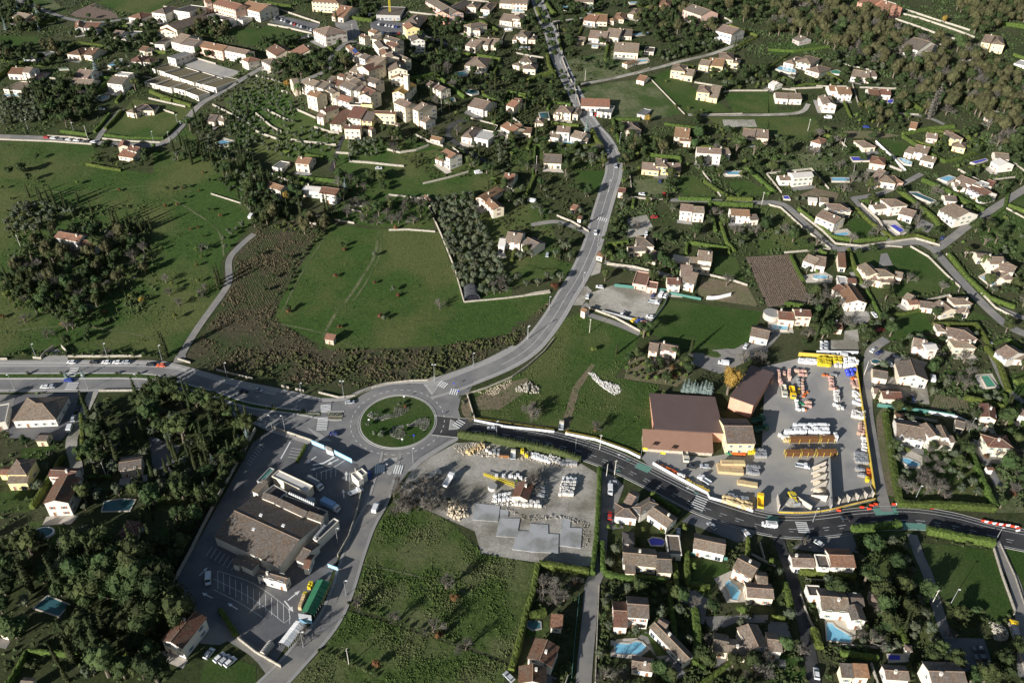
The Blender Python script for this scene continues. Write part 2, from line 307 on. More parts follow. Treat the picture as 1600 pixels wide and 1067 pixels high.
def hedge(seq,h=1.8,w=1.4,adj='clipped green hedge',label=None,px=None,m=None):
 px=px or PL(seq);W=[at(*p).to_2d() for p in px];L=[]
 for i in range(len(W)-1):
  k=max(1,int((W[i+1]-W[i]).length/.9));L+=[W[i].lerp(W[i+1],j/k) for j in range(k)]
 L.append(W[-1]);N=normals2(L);V=[];F=[];R=random.Random(len(V)+int(px[0][0]*7))
 prof=[(-.5,-.1),(-.54,.35),(-.52,.8),(-.36,1.0),(0,1.04),(.36,1.0),(.52,.8),(.54,.35),(.5,-.1)]
 hh=1.0
 for p,n in zip(L,N):
  hh=max(.88,min(1.12,hh+R.uniform(-.05,.05)))
  for a,b in prof:
   q=p+n*(a*w+R.uniform(-.13,.13));V.append((q.x+R.uniform(-.1,.1),q.y+R.uniform(-.1,.1),hgt(q.x,q.y)+b*h*hh+R.uniform(-.12,.12)))
 k=len(prof)
 for i in range(len(L)-1):
  for j in range(k-1):F.append((i*k+j,i*k+k+j,i*k+k+j+1,i*k+j+1))
 F.append(tuple(range(k-1,-1,-1)));F.append(tuple((len(L)-1)*k+j for j in range(k)))
 for i in range(len(L)-1):
  for _ in range(4):
   n=N[i];a=R.uniform(-.58,.58);top=R.random()<.45
   q=L[i].lerp(L[i+1],R.random())+n*(a*w if top else math.copysign(.56*w,a))
   z=hgt(q.x,q.y)+(h*hh if top else R.uniform(.1,1)*h);s=R.uniform(.12,.3);v0=len(V)
   for _k in range(3):V.append((q.x+R.uniform(-s,s),q.y+R.uniform(-s,s),z+R.uniform(-s,s)))
   F.append((v0,v0+1,v0+2))
 o=ob('hedge',mesh('hedge',V,F,M['hedge'] if m is None else m));c=px[len(px)//2]
 tag(o,label or lab(adj,*c),'hedge')
 for i in range(0,len(L)-1,2):occ_line(L[i],L[min(i+2,len(L)-1)],w/2+.6,2)
 return o
# ------------------------------------------------------------ the base ground
def build_terrain():
 xs=np.arange(-760,761,6.0);ys=np.concatenate([np.arange(-60,1000,6.0),np.arange(1000,2600,40.0)])
 V=[(x,y,hgt(x,y)-(0.0)) for y in ys for x in xs];n=len(xs)
 F=[(j*n+i,j*n+i+1,j*n+n+i+1,j*n+n+i) for j in range(len(ys)-1) for i in range(n-1)]
 tag(ob('ground',mesh('ground',V,F,M['base'])),None,None,None,'structure')
 X0,X1,Y0,Y1=-2800,2800,-900,2600
 mb=MB()
 for x0,x1,y0,y1 in((-2800,-760,-900,2600),(760,2800,-900,2600),(-760,760,-900,-60)):
  X=np.linspace(x0,x1,30);Y=np.linspace(y0,y1,60)
  for i in range(29):
   for j in range(59):
    q=[(X[i],Y[j]),(X[i+1],Y[j]),(X[i+1],Y[j+1]),(X[i],Y[j+1])]
    mb.quad(*[(a,b,hgt(a,b)-.3) for a,b in q])
 tag(ob('terrain',mb.mesh('terrain',M['base'])),None,None,None,'structure')
build_terrain()
# ------------------------------------------------------------ houses
WIN={}
def window_mesh(sh,wide=1.0,tall=1.25):
 k=(sh,wide,tall)
 if k in WIN:return WIN[k]
 mb=MB();w,t=wide/2,tall
 mb.box(-w,w,-.02,.02,0,t,1)
 for a,b,c,d in((-w-.08,w+.08,-.08,0),(-w-.08,w+.08,t,t+.08),(-w-.08,-w,0,t),(w,w+.08,0,t),(-.03,.03,0,t)):mb.box(a,b,-.07,.02,c,d,0)
 if sh:
  for s in(-1,1):mb.box(min(s*(w+.1),s*(w+.55)),max(s*(w+.1),s*(w+.55)),-.09,-.02,-.02,t+.02,2)
 WIN[k]=mb.mesh('window',[M['frame'],M['glass'],M['sh_'+sh] if sh else M['frame']]);return WIN[k]
def door_mesh():
 if 'door' in WIN:return WIN['door']
 mb=MB();mb.box(-.5,.5,-.05,.02,0,2.1,0);mb.box(-.62,-.5,-.09,.02,0,2.2,1);mb.box(.5,.62,-.09,.02,0,2.2,1);mb.box(-.62,.62,-.09,.02,2.1,2.22,1)
 WIN['door']=mb.mesh('door',[M['door'],M['frame']]);return WIN['door']
def chimney_mesh():
 if 'ch' in WIN:return WIN['ch']
 mb=MB();mb.box(-.35,.35,-.3,.3,-.8,1.1,0);mb.box(-.45,.45,-.4,.4,1.1,1.2,0);mb.box(-.3,.3,-.25,.25,1.2,1.5,1);mb.box(-.4,.4,-.35,.35,1.5,1.58,0)
 WIN['ch']=mb.mesh('chimney',[M['render_w'],M['dark']]);return WIN['ch']
HN=[0];HG=[]
def wing(root,w,wallm,R,sh):
 ax,ay,bx,by,cx,cy,h,kind,rc=w[:9];pitch=w[9] if len(w)>9 else.36
 if isinstance(h,str):raise ValueError(str(w))
 a0,b0,c0=P(ax,ay),P(bx,by),P(cx,cy)
 zg=at(*a0).z
 for _ in range(6):
  A=onplane(*a0,zg+h);B=onplane(*b0,zg+h);C=onplane(*c0,zg+h)
  zg=.5*(hgt(A.x,A.y)+hgt(B.x,B.y))
 h+=R.uniform(-.06,.06)
 u=(B-A).to_2d();L=u.length;u.normalize();v=Vector((-u.y,u.x));D=(C-B).to_2d().dot(v)
 if D<0:v=-v;D=-D
 D=max(D,2.5);L=max(L,2.5)
 O=A.to_2d();ze=zg+h;k=1 if u.cross(v)>0 else-1
 base=root.location
 def W(s,t,z):p=O+u*s+v*t;return(p.x-base.x,p.y-base.y,z-base.z)
 def hx(mb,ring0,ring1,m=0):
  if k<0:ring0=ring0[::-1];ring1=ring1[::-1]
  mb.hexa(ring0,ring1,m)
 zb=min(hgt(*(O+u*s+v*t)) for s in(0,L) for t in(0,D))-.4
 i=.12 if kind=='f' else.34;mb=MB();rb=MB();th=.16
 a,b,c,d=i,L-i,i,D-i
 if kind in 'gh':rise=D/2*pitch
 elif kind=='G':rise=L/2*pitch
 elif kind in 'sb':rise=D*pitch
 else:rise=0
 rise=min(rise,6)
 def wallring(z):return[W(a,c,z),W(b,c,z),W(b,d,z),W(a,d,z)]
 hx(mb,wallring(zb),wallring(ze))
 def tilt(f):
  hx(mb,wallring(ze),[W(s,t,ze+f(s,t)) for s,t in((a,c),(b,c),(b,d),(a,d))])
 if kind=='f':
  r0=[W(i,i,ze),W(L-i,i,ze),W(L-i,D-i,ze),W(i,D-i,ze)]
  hx(rb,r0,[(x,y,z+.08) for x,y,z in r0])
  for q in((0,L,0,.3),(0,L,D-.3,D),(0,.3,.3,D-.3),(L-.3,L,.3,D-.3)):
   hx(mb,[W(q[0],q[2],ze),W(q[1],q[2],ze),W(q[1],q[3],ze),W(q[0],q[3],ze)],[W(q[0],q[2],ze+.42),W(q[1],q[2],ze+.42),W(q[1],q[3],ze+.42),W(q[0],q[3],ze+.42)])
 elif kind in 'sb':
  f=(lambda s,t:t*pitch) if kind=='s' else(lambda s,t:(D-t)*pitch)
  tilt(f)
  r0=[W(s,t,ze+f(s,t)+.01) for s,t in((0,0),(L,0),(L,D),(0,D))]
  hx(rb,r0,[(x,y,z+th) for x,y,z in r0])
 elif kind=='g':
  for t0,t1 in((0,D/2),(D/2,D)):
   f=lambda t:ze+min(t,D-t)*pitch+.01
   r0=[W(s,t,f(t)) for s,t in((0,t0),(L,t0),(L,t1),(0,t1))];hx(rb,r0,[(x,y,z+th) for x,y,z in r0])
  for s in(a,b-.2):
   hx(mb,[W(s,c,ze),W(s+.2,c,ze),W(s+.2,d,ze),W(s,d,ze)],[W(s,D/2-.1,ze+rise-.04),W(s+.2,D/2-.1,ze+rise-.04),W(s+.2,D/2+.1,ze+rise-.04),W(s,D/2+.1,ze+rise-.04)])
 elif kind=='G':
  for s0,s1 in((0,L/2),(L/2,L)):
   f=lambda s:ze+min(s,L-s)*pitch+.01
   r0=[W(s,t,f(s)) for s,t in((s0,0),(s1,0),(s1,D),(s0,D))];hx(rb,r0,[(x,y,z+th) for x,y,z in r0])
  for t in(c,d-.2):
   hx(mb,[W(a,t,ze),W(b,t,ze),W(b,t+.2,ze),W(a,t+.2,ze)],[W(L/2-.1,t,ze+rise-.04),W(L/2+.1,t,ze+rise-.04),W(L/2+.1,t+.2,ze+rise-.04),W(L/2-.1,t+.2,ze+rise-.04)])
 elif kind=='h':
  m_=min(L,D)/2;rise=m_*pitch
  if L>=D:r1,r2=(m_,D/2),(L-m_,D/2)
  else:r1,r2=(L/2,m_),(L/2,D-m_)
  z1=ze+th;zr=ze+rise+th
  e4=[W(0,0,z1),W(L,0,z1),W(L,D,z1),W(0,D,z1)];q1,q2=W(*r1,zr),W(*r2,zr)
  if L>=D:fs=[[e4[0],e4[1],q2,q1],[e4[1],e4[2],q2],[e4[2],e4[3],q1,q2],[e4[3],e4[0],q1]]
  else:fs=[[e4[0],e4[1],q1],[e4[1],e4[2],q2,q1],[e4[2],e4[3],q2],[e4[3],e4[0],q1,q2]]
  for f in fs:rb.poly(f if k>0 else f[::-1])
  bot=[W(0,0,ze+.01),W(L,0,ze+.01),W(L,D,ze+.01),W(0,D,ze+.01)]
  hx(rb,bot,[(x,y,z+th-.012) for x,y,z in bot])
 ob('wall',mb.mesh('wall',wallm),parent=root)
 if kind in 'gGh' and max(L,D)>7:
  if kind=='g':q=[((0,D/2),(L,D/2))]
  elif kind=='G':q=[((L/2,0),(L/2,D))]
  else:q=[(r1,r2),((0,0),r1),((0,D) if L>=D else(L,0),r1),((L,D),r2),((L,0) if L>=D else(0,D),r2)]
  zz=lambda s,t:ze+th+.03+(min(t,D-t) if kind=='g' else min(s,L-s) if kind=='G' else min(s,L-s,t,D-t))*pitch
  for a_,b_ in q:rb.tube(W(*a_,zz(*a_)),W(*b_,zz(*b_)),.13,.13,4,1)
 roof=ob('roof',rb.mesh('roof',[ROOF[rc],M['ridge']]),parent=root)
 ang=math.atan2(u.y,u.x)
 def line(s0,t0,s1,t1,n,front):
  p,q=Vector((s0,t0)),Vector((s1,t1));ln=(q-p).length
  if ln<2.6:return
  cnt=max(1,int(ln/n));st=max(1,int(round(h/2.95)));dr=(q-p).normalized()
  wd=(u*dr.x+v*dr.y);nrm=Vector((wd.y,-wd.x))*1.0
  ctr=O+u*(L/2)+v*(D/2);mid=O+u*(s0+s1)/2+v*(t0+t1)/2
  if nrm.dot(mid-ctr)<0:nrm=-nrm
  rz=math.atan2(nrm.x,-nrm.y)
  dd=R.randrange(cnt) if front and h>2.3 and L>4.5 else-1
  for fl in range(st):
   for j in range(cnt):
    s=p.lerp(q,(j+.5)/cnt);pos=O+u*s.x+v*s.y+nrm*.03;zw=zg+fl*2.9
    if fl==0 and j==dd:ob('door',door_mesh(),(pos.x-base.x,pos.y-base.y,zw-base.z+.02),rz,root);continue
    if not front and R.random()<.35:continue
    if h<2.4:continue
    big=front and fl==0 and R.random()<.4
    ob('window',window_mesh('' if big else sh,2.0 if big else 1.0,1.9 if big else 1.25),(pos.x-base.x,pos.y-base.y,zw-base.z+(.15 if big else.95)),rz,root)
 if len(w)<11:
  line(a,c,b,c,3.1,True);line(b,c,b,d,4.2,False);line(a,c,a,d,4.2,False)
  if R.random()<.5:line(a,d,b,d,5,False)
 if kind in 'gGh' and L>6 and R.random()<.62:
  s,t=(R.uniform(.2,.8)*L,D*R.choice([.38,.62])) if kind!='G' else(L*R.choice([.38,.62]),R.uniform(.2,.8)*D)
  zz=ze+min(t,D-t)*pitch if kind=='g' else ze+(min(s,L-s)*pitch if kind=='G' else min(t,D-t,s,L-s)*pitch)
  p=W(s,t,zz);ob('chimney',chimney_mesh(),(p[0],p[1],p[2]),ang,roof).location=(p[0],p[1],p[2])
 occ_poly([O-u*1-v*1,O+u*(L+1)-v*1,O+u*(L+1)+v*(D+1),O-u*1+v*(D+1)],3)
 if HG and HG[-1][0] is root and len(HG[-1])<3:HG[-1].append((O,u,v,L,D))
 return A,B,C,zg
WC=dict(w='render_w',c='render_c',y='render_y',Y='render_Y',p='render_p',s='render_s',g='render_g',t='stone')
def house(label,wings,wallc='c',name='house',cat='house',sh=None,lm=None):
 """wings: (front-left eave x, y, front-right eave x, y, back-right eave x, y, eave height in metres, roof form, roof colour)"""
 HN[0]+=1;R=random.Random(HN[0]*13+5)
 w=wings[0];c=at(*P((w[0]+w[2])/2,(w[1]+w[3])/2+8));x=(w[0]+w[2]+w[4])/3;y=(w[1]+w[3]+w[5])/3
 root=bpy.data.objects.new(name,None);root.location=c;root.empty_display_size=2;link(root)
 tag(root,label,cat,None)
 HG.append([root,name])
 if sh is None:sh=R.choice(['b','g','w','w','r',''])
 for w in wings:wing(root,w,M[WC[wallc]],R,sh)
 if lm is not False:LM.append((*P(x,y),lm or label))
 return root
def gardens():
 """what villa plots have round them: a pale terrace before the house and a clipped hedge along the back and side"""
 R=random.Random(77)
 for g in HG:
  if len(g)<3 or g[1]!='house':continue
  O,u,v,L,D=g[2];c=O+u*L/2
  t=R.uniform(2.2,4.5);a=R.uniform(-1,0);q=[O+u*a-v*t,O+u*(L+R.uniform(0,2))-v*t,O+u*(L+R.uniform(0,2))+v*.2,O+u*a+v*.2]
  if sum(occ(p.x,p.y)>0 for p in q)<3:tag(ob('terrace',sheet_w('terrace',q,M[R.choice(['paving','yard','lane'])],.06,3)),None,None,None,'structure');occ_poly(q,3)
  s0,s1,t1=R.uniform(5,10),R.uniform(5,10),R.uniform(5,11);t0=R.uniform(6,14);side=R.random()<.5
  P4=[O-u*s0-v*t0,O-u*s0+v*(D+t1),O+u*(L+s1)+v*(D+t1),O+u*(L+s1)-v*t0]
  if R.random()<.35:P4=P4[1:3]
  elif R.random()<.5:P4=P4[:3] if side else P4[1:]
  run=[];best=[]
  for i in range(len(P4)-1):
   k=int((P4[i+1]-P4[i]).length/1.5)
   for j in range(k+1):
    p=P4[i].lerp(P4[i+1],j/max(1,k))
    if occ(p.x,p.y)==0:run.append(p)
    else:
     if len(run)>len(best):best=run
     run=[]
  if len(run)>len(best):best=run
  if len(best)>5:
   px=[topx((p.x,p.y,hgt(p.x,p.y))) for p in best[::3]]
   if len(px)>1 and min(x for x,y in px)>-20 and max(x for x,y in px)<1640:
    if R.random()<.72:hedge([],R.uniform(1.4,2.4),R.uniform(1.0,1.9),px=px)
    else:wall([],R.uniform(.9,1.5),.3,px=px)
def pool(label,seq,m='water',terrace=None,name='swimming_pool',cat='pool',rim='paving',rw=.6):
 px=PL(seq);w=[at(*p) for p in px];z=max(p.z for p in w)+.22
 c=sum((p for p in w),Vector())/len(w);root=bpy.data.objects.new(name,None);root.location=(c.x,c.y,z);link(root);tag(root,label,cat)
 if terrace:patch('terrace',terrace,'paving',2,3)
 inn=[Vector((p.x-c.x,p.y-c.y)) for p in w];n=len(inn);mb=MB()
 ar=sum(inn[i].cross(inn[(i+1)%n]) for i in range(n))
 if ar<0:inn.reverse()
 out=[]
 for i in range(n):
  a,b,d=inn[i-1],inn[i],inn[(i+1)%n];e1=(b-a).normalized();e2=(d-b).normalized();nn=Vector((e1.y+e2.y,-e1.x-e2.x))
  nn=nn.normalized() if nn.length>1e-4 else Vector((e1.y,-e1.x));out.append(b+nn*rw)
 for i in range(n):
  j=(i+1)%n;q=[inn[i],inn[j],out[j],out[i]][::-1]
  mb.hexa([(p.x,p.y,-1.2) for p in q],[(p.x,p.y,.06) for p in q])
 ob('coping',mb.mesh('coping',M[rim]),parent=root)
 mb=MB();mb.poly([(p.x,p.y,-.06) for p in inn]);ob('water',mb.mesh('water',M[m]),parent=root)
 occ_poly(w,3,grow=2.0)
 return root
PAINT={}
def carpaint(c):
 cols=dict(white=(.72,.72,.72),silver=(.42,.44,.46),grey=(.16,.17,.18),black=(.015,.015,.018),blue=(.03,.06,.35),red=(.45,.03,.02),orange=(.75,.14,.05),yellow=(.85,.55,.03),cream=(.62,.58,.45),darkblue=(.02,.03,.12),beige=(.45,.40,.30),green=(.05,.12,.07),lightblue=(.25,.40,.60))
 if c not in PAINT:PAINT[c]=mat('car_paint_'+c,cols[c],None,rough=.3,spec=.5)
 return PAINT[c]
def prof_mesh(name,prof,w,m,taper=None):
 mb=MB();n=len(prof)
 wl=[w/2 if taper is None else taper[i] for i in range(n)]
 V=[(-wl[i],prof[i][0],prof[i][1]) for i in range(n)]+[(wl[i],prof[i][0],prof[i][1]) for i in range(n)]
 F=[tuple(range(n))[::-1],tuple(range(n,2*n))]+[(i,(i+1)%n,n+(i+1)%n,n+i)[::-1] for i in range(n)]
 me=mesh(name,V,F,m);bm=bmesh.new();bm.from_mesh(me);bmesh.ops.recalc_face_normals(bm,faces=bm.faces);bm.to_mesh(me);bm.free();return me
VM={}
def vmesh(kind,c):
 k=(kind,c)
 if k in VM:return VM[k]
 p=carpaint(c);parts=[]
 if kind=='car':
  body=prof_mesh('body',[(-2.05,.3),(-2.1,.75),(-1.9,.92),(-.9,.95),(1.0,.95),(1.95,.82),(2.1,.6),(2.05,.3)],1.72,p)
  cab=prof_mesh('cabin',[(-1.85,.94),(-1.45,1.36),(.25,1.38),(1.05,.94)],1.5,M['glass'],[.80,.66,.66,.80])
  top=prof_mesh('roof',[(-1.42,1.365),(-1.35,1.43),(.15,1.45),(.24,1.385)],1.3,p)
  parts=[('body',body),('cabin_glass',cab),('roof',top)];wp=[(-.86,-1.3),(.86,-1.3),(-.86,1.3),(.86,1.3)];r=.32
 elif kind=='van':
  body=prof_mesh('body',[(-2.5,.35),(-2.55,1.95),(-2.4,2.05),(1.0,2.05),(1.25,1.95),(1.75,1.2),(2.5,1.0),(2.6,.6),(2.55,.35)],1.9,p)
  cab=prof_mesh('windscreen',[(1.16,1.93),(1.30,1.93),(1.84,1.22),(1.66,1.22)],1.7,M['glass'])
  side=prof_mesh('side_glass',[(.1,1.25),(.1,1.85),(1.05,1.85),(1.5,1.25)],1.94,M['glass'])
  parts=[('body',body),('windscreen',cab),('side_glass',side)];wp=[(-.9,-1.6),(.9,-1.6),(-.9,1.6),(.9,1.6)];r=.36
 elif kind=='pickup':
  body=prof_mesh('cab',[(.6,.5),(.6,2.1),(1.7,2.1),(2.2,1.35),(2.9,1.2),(3.0,.5)],2.0,p)
  gl=prof_mesh('windscreen',[(1.70,2.0),(1.82,2.0),(2.3,1.36),(2.1,1.36)],1.8,M['glass'])
  mb=MB();mb.box(-1.05,1.05,-3.0,.5,.75,.9);mb.box(-1.05,-.98,-3.0,.5,.9,1.3);mb.box(.98,1.05,-3.0,.5,.9,1.3);mb.box(-.98,.98,-3.0,-2.93,.9,1.3);mb.box(-.98,.98,.42,.5,.9,1.5)
  ch=MB();ch.box(-.45,.45,-2.9,2.6,.45,.74)
  parts=[('cab',body),('windscreen',gl),('cargo_bed',mb.mesh('cargo_bed',carpaint('silver'))),('chassis',ch.mesh('chassis',M['dark']))];wp=[(-.9,-2.1),(.9,-2.1),(-.9,2.1),(.9,2.1)];r=.4
 elif kind=='truck':
  body=prof_mesh('cab',[(1.6,.6),(1.6,2.7),(3.3,2.7),(3.6,1.7),(3.7,.6)],2.3,p)
  gl=prof_mesh('windscreen',[(3.30,2.6),(3.36,2.6),(3.67,1.75),(3.55,1.75)],2.1,M['glass'])
  mb=MB();mb.box(-1.15,1.15,-3.7,1.4,1.0,1.2);mb.box(-1.15,-1.05,-3.7,1.4,1.2,2.0);mb.box(1.05,1.15,-3.7,1.4,1.2,2.0);mb.box(-1.05,1.05,-3.7,-3.6,1.2,2.0);mb.box(-1.05,1.05,1.3,1.4,1.2,2.4)
  ch=MB();ch.box(-.5,.5,-3.6,3.3,.6,.98)
  parts=[('cab',body),('windscreen',gl),('tipper_bed',mb.mesh('tipper_bed',p)),('chassis',ch.mesh('chassis',M['dark']))];wp=[(-1,-2.4),(1,-2.4),(-1,2.5),(1,2.5),(-1,-1.3),(1,-1.3)];r=.5
 elif kind=='box_truck':
  body=prof_mesh('cab',[(2.1,.6),(2.1,2.6),(3.5,2.6),(3.9,1.7),(4.0,.6)],2.3,carpaint('white'))
  gl=prof_mesh('windscreen',[(3.50,2.5),(3.56,2.5),(3.96,1.75),(3.84,1.75)],2.1,M['glass'])
  mb=MB();mb.box(-1.2,1.2,-4.2,1.9,.95,3.3);ch=MB();ch.box(-.5,.5,-4.0,3.6,.6,.93)
  parts=[('cab',body),('windscreen',gl),('cargo_box',mb.mesh('cargo_box',p)),('chassis',ch.mesh('chassis',M['dark']))];wp=[(-1,-2.8),(1,-2.8),(-1,2.8),(1,2.8)];r=.5
 VM[k]=(parts,wp,r);return VM[k]
def wheel_mesh(r):
 k=('wheel',r)
 if k in VM:return VM[k]
 mb=MB();mb.tube((-.12,0,0),(.12,0,0),r,r,10,0);mb.tube((-.125,0,0),(.125,0,0),r*.55,r*.55,8,1)
 VM[k]=mb.mesh('wheel',[M['dark'],M['metal']]);return VM[k]
ANAME=dict(car='parked_car',van='van',pickup='pickup_truck',truck='tipper_truck',box_truck='box_truck')
def vehicle(kind,c,x,y,x2,y2,label,group=None,lift=.17,z=None):
 """stands at pixel point x, y with its nose towards pixel point x2, y2"""
 p,q=at(*P(x,y)),at(*P(x2,y2));d=(q-p);rz=math.atan2(-d.x,d.y)
 nm=ANAME[kind] if kind!='car' or 'parked' in label or 'park' in label else 'car'
 root=bpy.data.objects.new(nm,None);root.location=(p.x,p.y,p.z+lift);root.rotation_euler=(0,0,rz)
 e=.6;nx=(hgt(p.x+e,p.y)-hgt(p.x-e,p.y))/(2*e);ny=(hgt(p.x,p.y+e)-hgt(p.x,p.y-e))/(2*e)
 qn=Vector((-nx,-ny,1)).to_track_quat('Z','Y');n=Vector((-nx,-ny,1)).normalized()
 fw=Vector((-math.sin(rz),math.cos(rz),0));fw=(fw-n*fw.dot(n)).normalized();rt=fw.cross(n)
 root.rotation_euler=Matrix((rt,fw,n)).transposed().to_euler()
 link(root);tag(root,label,{'car':'car','van':'van','pickup':'pickup truck','truck':'truck','box_truck':'truck'}[kind],group)
 parts,wp,r=vmesh(kind,c)
 for nme,me in parts:ob(nme,me,parent=root)
 for a,b in wp:ob('wheel',wheel_mesh(r),(a,b,r),0,root)
 occ_poly([p+Vector((a*3,b*3,0)) for a,b in((-1,-1),(1,-1),(1,1),(-1,1))],3)
 return root
def car_row(colors,x0,y0,x1,y1,hx,hy,where,kinds=None,group=None,lift=.17):
 n=len(colors);ords=['first','second','third','fourth','fifth','sixth','seventh','eighth','ninth','tenth','eleventh','twelfth','thirteenth','fourteenth','fifteenth']
 for i,c in enumerate(colors):
  if not c:continue
  t=i/(n-1) if n>1 else 0;x,y=x0+(x1-x0)*t,y0+(y1-y0)*t
  vehicle((kinds or{}).get(i,'car'),c,x,y,x+hx,y+hy,f'{c} car parked {ords[i % 15]} from the left {where}',group or f'cars {where}',lift)
TM={}
def ico(sub):
 bm=bmesh.new();bmesh.ops.create_icosphere(bm,subdivisions=sub,radius=1);V=[v.co.copy() for v in bm.verts];F=[tuple(v.index for v in f.verts) for f in bm.faces];bm.free();return V,F
ICO1=ico(1)
def crown(kind,seed):
 R=np.random.RandomState(seed*31+7);V=[];F=[]
 def clump(c,r,n,size,squash=1):
  c=np.array(c)
  P_=R.normal(size=(n,3));P_/=np.linalg.norm(P_,axis=1)[:,None];P_*=(r*R.uniform(.78,1.12,n))[:,None];P_[:,2]*=squash;P_+=c
  for p in P_:
   s=size*R.uniform(.6,1.35);nn=(p-c)+R.normal(size=3)*r*.45;nn/=np.linalg.norm(nn);a=R.normal(size=(3,3));a/=np.linalg.norm(a,axis=1)[:,None]
   a-=(a@nn)[:,None]*nn*.85;a*=s;k=len(V)
   if np.cross(a[1]-a[0],a[2]-a[0])@nn<0:a=a[::-1]
   V.extend([tuple(p+a[0]),tuple(p+a[1]),tuple(p+a[2])]);F.append((k,k+1,k+2))
 def core(c,r,sq=1):
  k=len(V)
  for q in ICO1[0]:rr=r*R.uniform(.8,1.05);V.append((c[0]+q.x*rr,c[1]+q.y*rr,c[2]+q.z*rr*sq))
  F.extend(tuple(k+i for i in f) for f in ICO1[1])
 if kind=='cypress':
  for i in range(11):
   t=i/10;r=.95*math.sin(math.pi*(.10+.86*t)**.8)**.8*(1-.55*t)+.08;z=-4.2+8.4*t
   core((R.uniform(-.08,.08),R.uniform(-.08,.08),z),r*.8,1.0/max(r,.3)*.6);clump((0,0,z),r*.9,26,.28,.9)
 elif kind=='spruce':
  for i in range(8):
   t=i/7;r=1.05-.95*t;z=-1.6+3.4*t;core((0,0,z),r*.7,.4);clump((0,0,z),r*.9,int(40-25*t),.22,.3)
 elif kind=='umbrella':
  for i in range(11):
   a=R.uniform(0,6.28);d=R.uniform(.2,.72);c=(d*math.cos(a),d*math.sin(a),R.uniform(-.08,.16));r=R.uniform(.3,.44);core(c,r*.85,.6);clump(c,r,80,.10,.65)
 elif kind=='palm':
  for i in range(16):
   a=i/16*6.28+R.uniform(-.1,.1);up=R.uniform(.1,.9);pts=[]
   for j in range(5):
    t=j/4;pts.append(np.array([math.cos(a)*t,math.sin(a)*t,up*t-1.1*t*t]))
   sd=np.array([-math.sin(a),math.cos(a),0])
   for j in range(4):
    w0,w1=.16*(1-abs(j/4-.4)),.16*(1-abs((j+1)/4-.4));k=len(V)
    V.extend([tuple(pts[j]-sd*w0-[0,0,.05]),tuple(pts[j]),tuple(pts[j+1]),tuple(pts[j+1]-sd*w1-[0,0,.05]),tuple(pts[j]+sd*w0-[0,0,.05]),tuple(pts[j+1]+sd*w1-[0,0,.05])])
    F.append((k,k+1,k+2,k+3));F.append((k+1,k+4,k+5,k+2))
 elif kind=='bare':
  mb=MB()
  def br(p,d,l,r,lv):
   q=p+d*l;mb.tube(p,q,r,r*.6,3)
   if lv==0:
    return
   for _ in range(4 if lv>1 else 5):
    dd=(d+Vector(R.normal(size=3))*.55+Vector((0,0,.12))).normalized();br(p.lerp(q,R.uniform(.5,1)),dd,l*R.uniform(.6,.85),r*.55,lv-1)
  for _ in range(5):br(Vector((0,0,-.9)),(Vector(R.normal(size=3))*.5+Vector((0,0,1))).normalized(),.62,.05,3)
  return mb.v,mb.f
 elif kind=='bush':
  for i in range(5):
   a=R.uniform(0,6.28);d=R.uniform(.1,.5);c=(d*math.cos(a),d*math.sin(a),R.uniform(-.1,.35));r=R.uniform(.4,.58);core(c,r*.85);clump(c,r,34,.17)
 else:
  n=13 if kind=='big' else 8
  for i in range(n):
   v=R.normal(size=3);v/=np.linalg.norm(v);v*=R.uniform(.3,.62);v[2]*=.8;r=R.uniform(.30,.48);core(v,r*.82);clump(v,r,95 if kind=='big' else 48,.095 if kind=='big' else.135)
  core((0,0,-.05),.55)
 return V,F
SPEC=dict(olive_tree=('round','olive',2.3,1.15,.85),cypress_tree=('cypress','cypress',1.25,4.4,1),oak_tree=('big','oak',3.6,1.2,.95),pine_tree=('umbrella','pine',4.2,1.45,1),fruit_tree=('round','bright',2.0,1.2,.9),autumn_tree=('big','autumn',3.8,1.35,1.1),golden_tree=('big','gold',3.4,1.3,1.05),rust_bush=('bush','rusty',1.5,.7,.9),bare_tree=('bare','twig',3.2,1.25,1),spruce_tree=('spruce','spruce',1.7,1.9,1),palm_tree=('palm','pine',2.8,2.0,1),shrub=('bush','shrub',1.3,.6,.8),poplar_tree=('cypress','twig',1.5,4.4,1),bright_bush=('bush','bright',1.4,.6,.9),olive_bush=('bush','olive',1.5,.7,.9))
CATN=dict(shrub='shrub',rust_bush='bush',bright_bush='bush',olive_bush='bush')
ADJ=dict(olive_tree='grey-green olive tree',cypress_tree='slim dark cypress',oak_tree='dark green oak',pine_tree='umbrella pine',fruit_tree='light green fruit tree',autumn_tree='brown autumn tree',golden_tree='golden-leaved tree',rust_bush='rust-coloured bush',bare_tree='bare leafless tree',spruce_tree='blue-grey spruce',palm_tree='palm with arching fronds',shrub='low dark shrub',poplar_tree='slender bare poplar',bright_bush='yellow-green bush',olive_bush='low grey-green bush')
def tree_meshes(kind):
 if kind in TM:return TM[kind]
 f,leaf,r,zc,sq=SPEC[kind];cr=[];tr=[]
 for s in range(5 if kind not in('palm_tree','spruce_tree') else 2):
  V,F=crown(f,s+len(kind));cr.append(mesh('crown',[(x,y,z*sq) for x,y,z in V],F,LEAF[leaf]))
 mb=MB();H=zc*.95 if f not in('cypress',) else 1.2
 mb.tube((0,0,-.3),(.05,.02,H*.55),.11,.075,7);mb.tube((.05,.02,H*.55),(.0,.05,H),.075,.04,6)
 if f not in('palm','cypress','spruce'):
  for a in(0.4,2.4,4.4):mb.tube((.03,.02,H*.5),(.45*math.cos(a),.45*math.sin(a),H*.95),.05,.02,5)
 tr=mb.mesh('trunk',M['trunk']);TM[kind]=(cr,tr);return TM[kind]
KN={}
STUFF={}
PEND=[]
